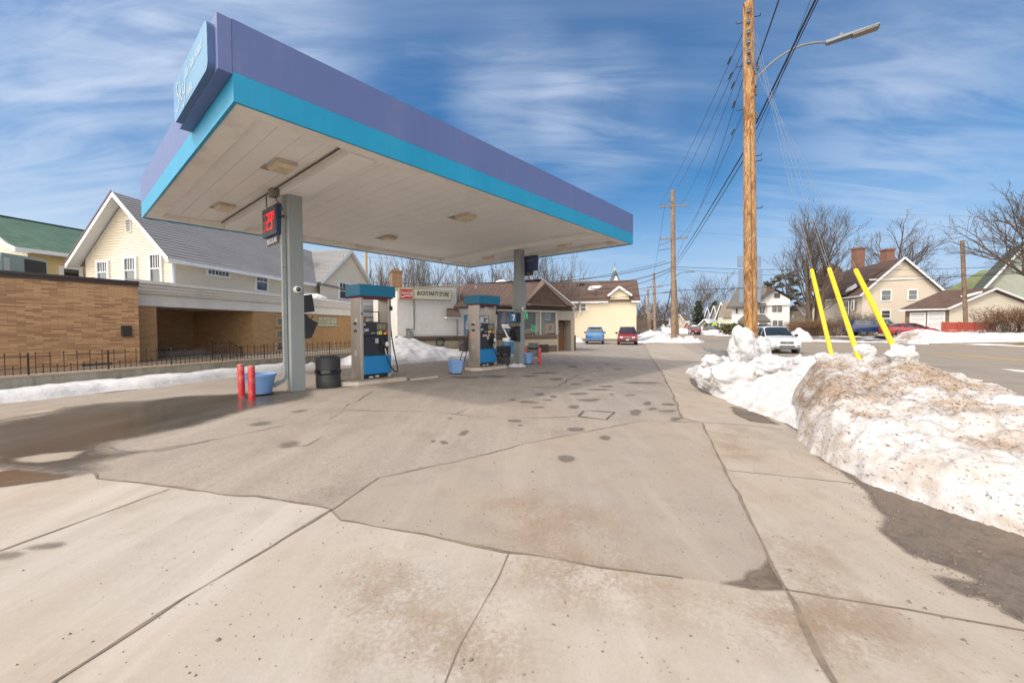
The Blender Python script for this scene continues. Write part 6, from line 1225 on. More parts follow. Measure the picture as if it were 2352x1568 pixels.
dv = (hd2-hd_).normalized(); sdv = dv.cross(Z).normalized(); upv = sdv.cross(dv); f = lambda p: hd_+dv*p.x+sdv*p.y+upv*p.z
mb = MB(); mb.hexa([f(V(*q)) for q in ((-.12, -.09, -.02), (1.1, -.15, -.05), (1.1, .15, -.05), (-.12, .09, -.02), (-.12, -.07, .09), (1.1, -.13, .01), (1.1, .13, .01), (-.12, .07, .09))]); lh = mb.build('lamp_head', M('lamp_grey', (.17, .19, .21), .5), sl1, bevel=.02)
mb = MB(); mb.hexa([f(V(*q)) for q in ((.5, -.11, -.07), (1.06, -.13, -.075), (1.06, .13, -.075), (.5, .11, -.07), (.5, -.11, -.04), (1.06, -.13, -.052), (1.06, .13, -.052), (.5, .11, -.04))]); mb.build('led_array', M('led_lens', (.22, .19, .17), .3, var=.3, scale=30), lh)
mb = MB(); mb.lathe([(.05, 0), (.05, .07), (.03, .09)], 10, c=f(V(.25, 0, .08))); mb.build('photocell', M('photocell', (.2, .2, .2)), lh)
def far_pole(label, px, base_y, top_y, Y, r, arms=(), lean=0, mat=None):
    b = A(px, base_y, Y); b.z = max(-.8, b.z-.3); t_ = A(px+lean, top_y, Y); p = pole('utility_pole', label, b, t_, r, r*.7, mat or wp2, 'utility poles along the street')
    for y, w_, side in arms:
        c = A(px+lean*.6, y, Y); mb = MB(); mb.bar(c-PR*w_-V(0, .2, 0), c+PR*w_-V(0, .2, 0), .1, .12); ar = mb.build('crossarm', M('arm_wood', (.2, .16, .13), .8), p)
        for s in (-1, -.55, .55, 1):
            mb = MB(); mb.lathe([(.03, 0), (.06, .08), (.03, .2)], 6, c=c+PR*w_*s*.95-V(0, .2, -.06)); mb.build('insulator', M('insulator_grey', None), ar)
    return p
P2 = far_pole('tall grey brown wood pole with two crossarms at the driveway snow heap', 1548, 785, 438, 44, .3, ((475, 1.45, 0), (549, 1.4, 0)), -3)
for y0, y1, x0, x1 in ((578, 566, 1513, 1535), (470, 461, 1516, 1533), (589, 585, 1514, 1530)):
    a, b_ = A(x0, y0 if 0 else y0-(14 if y0 > 470 else 0), 43), A(x1+8, y1-(14 if y0 > 470 else 0), 44); mb = MB(); mb.bar(a, b_, .07, .07); mb.build('bracket_arm', M('arm_grey', None), P2)
c = A(1541, 672, 44); mb = MB(); mb.bar(c, A(1512, 673, 43.2), .16, .07); mb.build('cable_arm', M('arm_grey', None), P2)
pole('utility_pole', 'short grey stub pole strapped behind the tall two armed pole', A(1556, 784, 45)-Z*.3, A(1549, 643, 45), .24, .22, wp2, 'utility poles along the street')
l2 = thing('street_lamp', 'thin armed street lamp on the second pole over the driveway', 'street lamp', tuple(A(1549, 637, 44))); p_ = A(1549, 637, 44); q_ = A(1575, 625, 43); r_ = A(1597, 623.5, 42.6)
mb = MB(); mb.tube(smooth([p_, p_.lerp(q_, .5)+Z*.2, q_], 4), .05, 6); mb.build('arm', M('arm_grey', None), l2); mb = MB(); mb.bar(q_, r_, .3, .12); mb.build('lamp_head', M('lamp_grey', None), l2, bevel=.03)
far_pole('brown wood pole third along the street, curving slightly, past the snowy kerb', 1505, 770, 627, 78, .3, ((659, 1.5, 0),), -3)
far_pole('straight orange brown pole fourth along the street beside a stub', 1490, 770, 664, 108, .3, ((667, 2, 0),), -2); far_pole('short stub pole right of the fourth street pole', 1492.5, 771, 716, 106, .3, (), 0)
far_pole('thin pole fifth along the street with a small crossarm', 1483, 766, 680, 136, .26, ((681, 2.2, 0),), -1.5); far_pole('greenish pole sixth and farthest along the street', 1478, 764, 695, 165, .25, ((692, 2.4, 0),), -1)
far_pole('pale thin lamp post far down the street left of the poles', 1475.5, 764, 722, 190, .16, (), 0, M('pale_post', (.4, .4, .4)))
cable = M('cable_black', (.02, .02, .022), .6); thinw = M('wire_grey', (.05, .055, .06), .5); steelw = M('guy_wire', (.2, .22, .25), .5, metal=.2)
def sagline(a, b, sag, n=14): return [Vector(a).lerp(Vector(b), i/n)-Z*sag*4*(i/n)*(1-i/n) for i in range(n+1)]
def wire(label, pts, r, mat, group, nm='wire', n=5):
    mb = MB(); mb.tube(pts, r, n, False); return tag(mb.build(nm, mat), label, 'wire', group)
gw = 'overhead wires'; B1 = onpole(285)+PR*.2
for i, (dy, r) in enumerate(((0, .023), (9, .012))):
    wire('thick cable bundle from the near pole towards the upper right' if not i else 'thin strand under the thick bundle going to the upper right', [onpole(285+dy*1.5)+PR*.2, A(1873+dy*.7, 0, 9.0), A(1915+dy, -130, 7.8)], r, cable, gw)
    wire('thick cable bundle from the near pole down to the second pole' if not i else 'thin strand below the bundle between the first two poles', sagline(onpole(343+dy*2)-PR*.12, A(1551, 604+dy, 44), .15), r if not i else .016, cable, gw)
wire('single dark wire rising from the near pole top to the upper right', [onpole(152)+PR*.22, A(1790, -2, 10.2), A(1812, -60, 9.6)], .018, cable, gw)
wire('fine wire crossing above the street lamp arm', [onpole(330)+PR*.2, A(1862, 0, 9.5), A(1900, -90, 8)], .006, thinw, gw)
for i, (y, x2, y2) in enumerate(((74, 1513, 475), (116, 1527, 475), (142, 1560, 475), (180, 1573, 549), (256, 1556, 549))):
    p0 = onpole(y)-PR*.16; p3 = A(x2, y2-3, 44); wire('thin line wire %s on the left of the near pole' % ('first', 'second', 'third', 'fourth', 'lowest')[i], sagline(p0, p3, .5+.1*i), .011, thinw, gw)
    p = p0.lerp(p3, .045); q = p0.lerp(p3, .06); mb = MB(); mb.tube([p, q], .03, 6); tag(mb.build('strain_insulator', black), 'dark strain insulator on the %s line wire by the near pole' % ('first', 'second', 'third', 'fourth', 'lowest')[i], 'insulator', 'strain insulators')
cl = 0
for label, x0, y0, Y0, x1, y1, Y1, sag, r in (('upper wire from the second pole over the house roof to the left', 1541, 602, 44, 1240, 646, 40, .5, .03), ('bundle from the second pole dropping to the house roof', 1541, 616, 44, 1372, 648, 48, .5, .04), ('slack cable beside the bundle dropping to the house roof', 1541, 621, 44, 1322, 655, 49, 1.1, .03),
        ('wire across the dormer gable of the house', 1541, 653, 44, 1315, 679, 40, .1, .02), ('lower wire across the house front with a splice', 1541, 669, 44, 1316, 687.5, 40, .2, .03),
        ('topmost fine wire crossing the road to the right', 1552, 460, 44, 2420, 500, 42, .4, .008), ('second fine wire crossing the road to the right', 1552, 486, 44, 2420, 535, 42, .4, .008), ('third fine wire crossing the road to the right', 1552, 530, 44, 2420, 560, 42, .4, .008),
        ('double wire crossing the road, upper strand', 1552, 613, 44, 2440, 606, 42, .5, .022), ('double wire crossing the road, lower strand', 1552, 619, 44, 2440, 618, 42, .8, .016), ('low dark wire from the second pole to the grey post', 1552, 667, 44, 2221, 634, 43, .15, .03), ('low dark wire from the grey post to the right edge', 2221, 634, 43, 2440, 618, 42, .1, .03),
        ('cable from the second pole to the third, left', 1541, 663, 44, 1507, 727, 78, 2.6, .035), ('cable from the second pole to the third, right', 1541, 668, 44, 1507, 735, 78, 2.4, .03), ('line wire between second and third pole', 1526, 476, 44, 1495, 660, 78, .8, .015), ('line wire between second and third pole, road side', 1571, 550, 44, 1513, 660, 78, .8, .015),
        ('line wire between third and fourth pole', 1494, 659, 78, 1482, 667, 108, .9, .02), ('line wire between third and fourth pole, road side', 1513, 659, 78, 1497, 667, 108, .9, .02), ('long wire behind the store chimney', 850, 648, 42, 1330, 635, 46, .4, .02), ('long pale wire above the store roof ridge', 1010, 664, 32, 1530, 600, 43.5, .7, .02), ('wire high behind the gable and chimney', 830, 590, 40, 1330, 590, 60, .4, .014)):
    wire(label, sagline(A(x0, y0, Y0), A(x1, y1, Y1), sag), r, cable if r > .012 else thinw, gw)
# guys with yellow guards
ylw = M('guard_yellow', (.78, .56, .012), .38, var=.05, scale=2, dirt=(.45, .33, .1), dirt_amt=.55)
for i, (bx, by, Y0, tx, ty, ay) in enumerate(((1910, 815, 7.3, 1858, 620, 60), (1966, 803, 6.6, 1905, 617, 100), (2057, 806, 5.9, 1975, 620, 150))):
    lab = ('leftmost', 'middle', 'rightmost')[i]; a = A(bx, by, Y0); top = onpole(ay)+PR*.16; d_ = (top-a).normalized(); tt = max(((a+d_*k2*.01) for k2 in range(60, 330)), key=lambda p: -abs((p.z-CH)/p.y*F-(752-ty))); a0 = a-d_*.9
    gd_ = thing('guy_guard', 'yellow plastic guy wire guard stuck in the snow bank, %s of three' % lab, 'guy guard', tuple(a0), 0, 'yellow guy guards'); mb = MB(); m_ = a0.lerp(tt, .5)
    mb.tube([a0, m_+Z*.004*(i-1), tt-d_*.02, tt], [.037, .037, .037, .027], 14); mb.build('guard_tube', ylw, gd_)
    for s in (-1, 1):
        wire('steel guy wire pair %s strand %s above a yellow guard' % (lab, 'left' if s < 0 else 'right'), [tt-d_*.1+PR*.018*s, tt+d_*3+PR*.035*s, top+PR*.06*s-Z*.22*(s > 0)], .0032, steelw, 'guy wires', 'guy_wire')
# route signs seen from behind, beyond the near pole
rs_ = thing('route_sign', 'stack of three blank grey sign backs on a post behind the near pole', 'road sign', tuple(A(1722, 752, 16.5)-Z*1.6)); alu = M('sign_back', (.2, .27, .37), .45, var=.05, scale=2, metal=.15)
for x0, y0, x1, y1 in ((1694, 587, 1749, 613), (1696, 616, 1752, 661), (1698, 664, 1748, 695)):
    a, b_ = A(x0, y1, 16.5), A(x1, y0, 16.5); mb = MB(); mb.box(a.x, b_.x, 16.5, 16.53, a.z, b_.z); mb.build('sign_plate', alu, rs_, bevel=.012)
p = A(1723, 752, 16.6); mb = MB(); mb.box(p.x-.03, p.x+.03, 16.56, 16.62, 0, A(1723, 590, 16.6).z); mb.build('post', galv, rs_)
# small distant signs
def school(label, px, y0, y1, yb, Y):
    t_ = thing('school_sign', label, 'road sign', tuple(A(px, yb, Y)), 0, 'school crossing signs'); a = A(px, y0, Y); b_ = A(px, y1, Y); h = (a.z-b_.z); w_ = h*.47; c = V(a.x, Y, b_.z)
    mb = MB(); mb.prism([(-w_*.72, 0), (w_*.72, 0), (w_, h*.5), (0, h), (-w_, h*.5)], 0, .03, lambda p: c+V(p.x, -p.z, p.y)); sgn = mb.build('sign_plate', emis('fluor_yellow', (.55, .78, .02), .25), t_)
    for s in (-.25, .2):
        mb = MB(); mb.prism([(s*w_-.07*h, .2*h), (s*w_+.07*h, .2*h), (s*w_+.05*h, .62*h), (s*w_, .7*h), (s*w_-.05*h, .62*h)], .031, .04, lambda p: c+V(p.x, -p.z, p.y)); mb.build('walker_symbol', prt, sgn)
    mb = MB(); z_ = A(px, yb, Y).z; mb.box(c.x-.05, c.x+.05, Y+.01, Y+.08, z_, b_.z+h*.5); mb.build('post', galv, t_)
school('bright yellow green school crossing sign by the hedge across the road', 1641, 739, 752, 768, 90); school('smaller yellow green school crossing sign further down the street', 1557.5, 750, 757, 766, 140)
st_ = thing('stop_sign', 'back of a grey octagonal sign beside the far poles', 'road sign', tuple(A(1491, 768, 110))); c = A(1491, 750, 109); mb = MB(); mb.prism([(.65*math.cos(R(22.5+45*i)), .65*math.sin(R(22.5+45*i))) for i in range(8)], 0, .03, lambda p: c+V(p.x, -p.z, p.y)); mb.build('sign_plate', alu, st_); mb = MB(); mb.box(c.x-.05, c.x+.05, 109.02, 109.1, -.6, c.z); mb.build('post', galv, st_)
for x, lab in ((1538, 'left'), (1542.5, 'right')):
    b = thing('street_banner', 'pale vertical street banner far down the road, %s one of the pair' % lab, 'banner', tuple(A(x, 766, 120)), 0, 'street banners'); a, b2 = A(x-1.8, 748, 120), A(x+1.8, 731, 120); mb = MB(); mb.box(a.x, b2.x, 120, 120.05, a.z, b2.z); mb.build('banner_cloth', M('banner_pale', (.42, .47, .52), .7), b); mb = MB(); mb.tube([A(x, 767, 120.2)-Z*.4, A(x, 728, 120.2)], .09, 6); mb.build('post', M('post_dark', (.1, .09, .09)), b)
# grey post right
pole('wood_post', 'plain grey wooden post standing behind the red board fence', A(2221, 745, 43)-Z*1.5, A(2210, 552, 43), .19, .17, wp2, None, 'post')
# ---------------------------------------------------------------- snow
def snow_pile(label, poly, ctrl, edge, mat, res, amp=.1, freq=2.0, pw=2.2, ex=.55, name='snow_pile', base=0.0, lump=0, par=None, group='snow piles'):
    "height field over an outline; ctrl = (x, y, height)"
    xs = [p[0] for p in poly]; ys = [p[1] for p in poly]; nx = int((max(xs)-min(xs)+.4)/res)+2; ny = int((max(ys)-min(ys)+.4)/res)+2; x0, y0 = min(xs)-.2, min(ys)-.2; idx = {}; mb = MB()
    for j in range(ny):
        for i in range(nx):
            x, y = x0+i*res, y0+j*res; wob = .09*MN.noise(V(x*2.1, y*2.1, 3)*min(1, 1.5/edge**.5))+.045*MN.noise(V(x*7, y*7, 8)); d = sdf(poly, (x, y))+wob*min(1, edge*1.5)
            if d < -res*1.8: continue
            if d <= 0: z = -.03
            else:
                W_ = H_ = 0
                for cx_, cy_, ch_ in ctrl: q = ((x-cx_)**2+(y-cy_)**2+.04)**(-pw/2); W_ += q; H_ += q*ch_
                e = min(1, d/edge); k2 = e**ex*(1-.0*e); h = H_/W_
                nz = MN.noise(V(x*freq, y*freq, 1))+.55*MN.noise(V(x*freq*2.3, y*freq*2.3, 5))+.3*MN.noise(V(x*freq*5.1, y*freq*5.1, 2))+.16*MN.noise(V(x*freq*11, y*freq*11, 4))
                nz += 1.0*(.3-abs(MN.noise(V(x*freq*1.9+9, y*freq*1.9, 4))))+.5*(.3-abs(MN.noise(V(x*freq*4.3, y*freq*4.3, 7))))
                if lump: vd = MN.voronoi(V(x*lump, y*lump, 0))[0]; nz += 1.1*(.45-vd[0])+.5*(.5-MN.voronoi(V(x*lump*2.6+5, y*lump*2.6, 0))[0][0])
                z = max(-.02, h*k2+amp*nz*min(1, d/(edge*.5+.05)))
            idx[i, j] = len(mb.v); mb.v.append(V(x, y, (base(x, y) if callable(base) else base)+z))
    for (i, j), a in idx.items():
        if (i+1, j) in idx and (i, j+1) in idx and (i+1, j+1) in idx: mb.f.append([a, idx[i+1, j], idx[i+1, j+1], idx[i, j+1]]); mb.sm.append(True)
    o = mb.build(name, mat, par, sharp=180); 
    if par is None: tag(o, label, 'snow pile', group)
    return o
w1 = [tuple(G(*p)[:2]) for p in ((1597, 868), (1607, 893), (1640, 908), (1690, 930), (1740, 950), (1800, 970), (1834, 986))]
wpoly = w1+[(5.2, 6.2), (6.9, 6.8), (8.3, 9), (9.3, 12), (9.0, 14.2), (7.4, 15), (6.2, 14.2)]
wc = [(5.55, 11.6, .35), (6.3, 11.3, .62), (5.6, 9.8, .62), (6.4, 10, .85), (7.2, 11, .75), (7.0, 9.0, .95), (6.5, 8.2, .95), (5.6, 8.2, .55), (5.1, 7.2, .35), (5.9, 7.3, .7), (8.2, 11.5, .5), (7.6, 13, .6), (6.6, 13.4, .4), (4.95, 8.8, .28)]
snowA = snowmat('snow_white', .25); snow_pile('clean white lumpy snow bank round the foot of the near pole', wpoly, wc, .6, snowA, .05, .15, 1.6, lump=2.1)
dpoly = [(4.5, 6.25), (4.85, 6.95), (5.35, 7.5), (6.3, 7.9), (7.4, 7.2), (7.5, 5), (7.3, 3.2), (7.2, .8), (5, .6), (4.15, 2.2), (3.92, 3.05), (3.78, 3.4), (3.64, 4.1), (3.79, 5.0), (4.1, 5.7)]
dc = [(5.5, 7.15, 1.1), (5.7, 6.7, 1.14), (5.68, 6.3, 1.18), (5.7, 5.9, 1.24), (5.62, 5.55, 1.2), (5.65, 5.2, .95), (5.6, 4.8, .76), (5.6, 4.2, .62), (5.6, 3.2, .5), (5.6, 2.0, .45), (4.9, 6.2, .85), (4.75, 5.4, .72), (4.5, 4.6, .5), (4.4, 3.8, .38), (4.5, 3.1, .36), (4.8, 2.2, .4), (6.6, 6, .62), (6.6, 4, .36), (6.6, 2, .3), (5.1, 4.4, .6), (5.0, 3.6, .48), (7, 5, .35)]
snowD = snowmat('snow_dirty', .95, ((5.0, 5.75, .72), (.95, 1.25, .46))); snow_pile('big dirty snow bank with a brown sandy patch beside the sidewalk', dpoly, dc, .38, snowD, .035, .085, 2.4, ex=.42, lump=2.2)
sb = snowmat('snow_block', .3)
def sblob(label, px, py, Y, r, sc, seed, amp=.3, grp='snow blocks'):
    o = blob('snow_block', label, A(px, py, Y), r, sb, sc, seed, amp, 5, 'snow block', 1.2); o['group'] = grp; return o
sblob('tall upright snow block leaning against the near pole', 1706, 797, 10.2, .5, (.75, .7, 1.0), 4); sblob('smaller snow block right of the tall one at the pole', 1742, 806, 10.6, .36, (.75, .8, 1.0), 9)
sblob('rounded snow lump at the left tip of the white bank', 1637, 832, 10.8, .24, (1.2, 1, .9), 2); sblob('broad white snow boulder on the front of the white bank', 1690, 872, 9.2, .5, (1.15, .9, .85), 13, .25); sblob('snow boulder at the left front of the white bank', 1640, 868, 9.9, .4, (1.0, .9, .8), 21, .25)
sblob('flat snow slab in the middle of the white bank', 1775, 842, 8.8, .36, (1.3, .8, .7), 6, .4); sblob('small snow lump beside the middle yellow guard', 1986, 810, 6.55, .15, (1.0, .9, 1.0), 15, .4); sblob('snow lump in front of the right yellow guard', 2070, 816, 5.75, .17, (1.0, .9, .95), 17, .4); sblob('tiny snow lump left of the first yellow guard', 1893, 824, 7.2, .12, (1.1, 1, .9), 19, .4); sblob('snow lump at the right edge of the dirty bank', 2335, 935, 4.6, .2, (1.4, 1, .6), 23)
sblob('loose white snow chunk lying on the dirty bank slope', 2290, 1172, 3.35, .055, (2.2, 1.4, .5), 31, .3, 'snow chunks'); sblob('pebble sized snow chunk at the foot of the dirty bank', 2168, 1160, 3.6, .03, (1.2, 1, .9), 33, .3, 'snow chunks')
# strip along the retaining wall and the bank at the store
strip = [G(*p) for p in ((-120, 946), (0, 926), (100, 917), (245, 900), (350, 890), (525, 867), (652, 854))]
spoly = [tuple(p[:2]) for p in strip]+[tuple(rw.p(u_, 0, -.22)[:2]) for u_ in (17.0, 15, 12, 10, 8, 5.5)]
sc_ = [tuple(rw.p(u_, 0, .3)[:2])+(h,) for u_, h in ((6, .18), (8, .22), (10, .24), (12, .24), (14, .26), (16, .3), (18, .36))]
snow_pile('long thin strip of snow along the foot of the retaining wall', spoly, sc_, .22, cleansnow, .06, .03, 1.6)
bank = [G(*p) for p in ((630, 856), (690, 849), (740, 842), (793, 838), (900, 838), (960, 833), (1017, 828), (1075, 825), (1110, 822))]
bpoly = [tuple(p[:2]) for p in bank]+[tuple(sw.p(u_, 0, -.3)[:2]) for u_ in (5.2, 3.5, 2, .3)]+[(-6.9, 21.3), (-6.6, 20), tuple(rw.p(20.8, 0, -.26)[:2]), tuple(rw.p(17.2, 0, -.26)[:2])]
def crest(px, py, Y): p = A(px, py, Y); return (p.x, p.y, p.z+.1)
bc = [crest(915, 776, 20.2), crest(880, 780, 19.8), crest(850, 784, 19.4), crest(801, 788, 18.8), crest(770, 802, 18.3), crest(745, 815, 17.8), crest(700, 828, 17), crest(945, 783, 20.8), crest(1005, 800, 21.2), crest(1057, 814, 21.8), crest(1090, 818, 21.8), (-5.3, 18.1, .45), (-6.8, 18, .5), (-4.2, 18.6, .4), (-3, 20, .3), (-7.2, 17.2, .25), (-2, 20.6, .12)]
snow_pile('large grey white snow bank against the white store wall behind the pumps', bpoly, bc, .8, snowmat('snow_bank', .3), .1, .08, 1.2, lump=1.0)
hp = [(G(1168, 843)+V(math.cos(a)*.42, math.sin(a)*.3+.3, 0)) for a in [i*.628 for i in range(10)]]; hp = [(p.x+.33, p.y) for p in hp]; snow_pile('small white snow heap at the foot of the far column', hp, [(hp[0][0]-.42, hp[0][1], .26)], .5, cleansnow, .04, .07, 3, ex=.9)
def patchpile(label, px, py, rx, ry, h, Y=None, seed=0, lump=1.4, amp=.12, mat=None, base=0.0, res=.15):
    c = G(px, py) if Y is None else A(px, py, Y); q = []
    for i in range(16): a = i*math.pi/8; k2 = 1+.35*MN.noise(V(math.cos(a)*1.3+seed, math.sin(a)*1.3, seed)); q.append((c.x+rx*k2*math.cos(a)*.954+ry*k2*math.sin(a)*.3, c.y-rx*k2*math.cos(a)*.3+ry*k2*math.sin(a)*.954))
    return snow_pile(label, q, [(c.x, c.y, h), (c.x+rx*.4, c.y, h*.8), (c.x-rx*.4, c.y+ry*.3, h*.7)], min(rx, ry)*.7, mat or snowA, res, amp, 1.0, lump=lump, base=base)
patchpile('ragged snow heap around the foot of the second pole', 1550, 790, 3.3, 2.2, .5, 44, 3, 1.6, .38, res=.1, mat=snowmat('snow_rubble', .6))
patchpile('broken snow ridge on the kerb beyond the second pole', 1505, 776, 2.6, 6, .45, 58, 5, .7, .25, res=.3); patchpile('snow ridge along the kerb at the third pole', 1500, 771, 3.0, 12, .8, 82, 8, .5, .3, res=.4); patchpile('flat snow sheet on the sidewalk beside the red car', 1482, 781, 1.3, 7, .08, 47, 12, .6, .04, res=.3); patchpile('white snow field far beside the street bend', 1535, 765, 6, 16, 1.6, 125, 14, .3, .4, res=.6); patchpile('snow bank on the far kerb left of the red pickup', 1570, 766, 3, 8, 1.2, 110, 16, .4, .4, res=.5)
patchpile('snow bank under the school sign across the road', 1640, 764, 4.2, 3.5, 1.3, 88, 18, .5, .3, base=verge_z, res=.35); patchpile('low snow bank along the far kerb by the hedge', 1690, 765, 3.6, 5, .7, 78, 20, .5, .2, base=verge_z, res=.35); patchpile('mottled snow mound behind the white car', 1836, 758, 1.3, 2.2, 1.5, 47, 22, 1.0, .25, base=verge_z, res=.2); patchpile('thin snow edge along the far kerb beside the tall trees', 1905, 765, 2.2, 3.6, .16, 47, 24, .8, .08, base=verge_z, res=.25); patchpile('thin snow edge by the parked truck', 1975, 768, 3.0, 1.6, .1, 44, 25, .8, .08, base=verge_z, res=.25); patchpile('small snow lump at the corner of the buff house', 1328, 787, .7, .5, .45, 44, 26, 1.5, .12)
vb = [A(*p) for p in ((2030, 783, 42), (2056, 783, 40.8), (2120, 782, 38), (2240, 786, 36), (2352, 787, 34.5), (2480, 786, 33), (2500, 764, 40), (2352, 765, 41), (2200, 766, 42.5), (2100, 764, 44), (2046, 772, 43.5))]
snow_pile('long snow bank with dead grass across the road before the red fence', [tuple(p[:2]) for p in vb], [crest(2108, 751, 40.5)[:2]+(1.35,), crest(2075, 760, 41)[:2]+(.9,), crest(2040, 771, 41.5)[:2]+(.2,), crest(2150, 756, 40)[:2]+(.95,), crest(2200, 767, 39)[:2]+(.55,), crest(2280, 762, 38)[:2]+(.75,), crest(2352, 760, 37)[:2]+(.75,), crest(2440, 760, 36)[:2]+(.7,)], 1.3, snowmat('snow_verge', .35, ((39.0, 40.3, .8), (2.2, 1.2, .8))), .18, .12, .9, lump=.7, base=verge_z)
# ---------------------------------------------------------------- cars
tyre = M('tyre', (.018, .018, .018), .8, var=.2); rimm = M('rim_alloy', (.36, .37, .38), .3, metal=.8); cglass = glass('car_glass', (.025, .032, .036), .03); chrome = M('chrome', (.55, .55, .56), .15, metal=1, var=.05); lampm = M('headlight', (.5, .52, .54), .1, var=.2, scale=12); tail = M('tail_light', (.35, .012, .015), .15); trimb = M('car_trim', (.022, .022, .024), .55, var=.2); clad = M('cladding_grey', (.12, .125, .13), .5, var=.1)
def paint(name, c, dirt=.25): return M(name, c, .28, var=.04, scale=1, coat=.6, dirt=(.25, .22, .19), dirt_amt=dirt)
SUV = dict(L=4.35, W=1.80, st=[(-2.17, .36, .78, .80, .80, .74, .55), (-2.12, .28, .98, 1.02, .86, .84, .70), (-2.02, .26, 1.04, 1.12, .88, .87, .70), (-1.72, .24, 1.06, 1.60, .89, .88, .60), (-1.2, .22, 1.04, 1.66, .9, .89, .63), (-.2, .22, 1.02, 1.68, .9, .89, .64), (.35, .22, 1.0, 1.63, .9, .89, .62), (1.02, .22, .98, 1.05, .9, .88, .74), (1.25, .22, .96, 1.03, .9, .88, .72), (1.75, .24, .88, .96, .88, .86, .66), (2.02, .27, .78, .86, .84, .80, .60), (2.14, .30, .66, .70, .76, .72, .5), (2.18, .36, .56, .58, .7, .66, .4)], side=[(3, 4), (4, 5), (5, 6)], qtr=[(6, 7)], ws=[(6, 7)], rw=[(2, 3)], ax=(-1.33, 1.32), wr=.35)
PICK = dict(L=5.8, W=2.0, st=[(-2.9, .5, .95, 1.0, .92, .92, .9), (-2.86, .42, 1.18, 1.22, .98, .97, .9), (-2.8, .42, 1.2, 1.24, 1.0, .98, .9), (-2.6, .42, 1.2, 1.84, 1.0, .98, .8), (-1.0, .42, 1.2, 1.86, 1.0, .98, .8), (-.86, .42, 1.2, 1.87, 1.0, .98, .78), (-.1, .42, 1.2, 1.89, 1.0, .98, .76), (.7, .42, 1.2, 1.86, 1.0, .98, .74), (1.35, .42, 1.2, 1.28, 1.0, .97, .84), (2.5, .44, 1.14, 1.2, .99, .95, .8), (2.85, .48, 1.0, 1.06, .94, .9, .75), (2.92, .5, .8, .84, .9, .86, .7)], side=[(3, 4), (5, 6), (6, 7)], qtr=[(7, 8)], ws=[(7, 8)], rw=[(2, 3)], ax=(-1.75, 1.85), wr=.4)
SED = dict(L=4.6, W=1.8, st=[(-2.3, .4, .8, .85, .8, .78, .6), (-2.25, .3, .96, 1.0, .86, .84, .7), (-1.9, .25, 1.0, 1.08, .88, .86, .72), (-1.0, .22, .98, 1.36, .9, .87, .58), (-.35, .2, .95, 1.44, .9, .87, .57), (.25, .2, .93, 1.41, .9, .87, .57), (1.1, .2, .88, .97, .9, .86, .72), (1.8, .22, .78, .86, .88, .84, .68), (2.2, .26, .64, .7, .8, .76, .55), (2.3, .34, .5, .54, .7, .66, .4)], side=[(3, 4), (4, 5)], qtr=[(5, 6), (2, 3)], ws=[(5, 6)], rw=[(2, 3)], ax=(-1.38, 1.38), wr=.33)
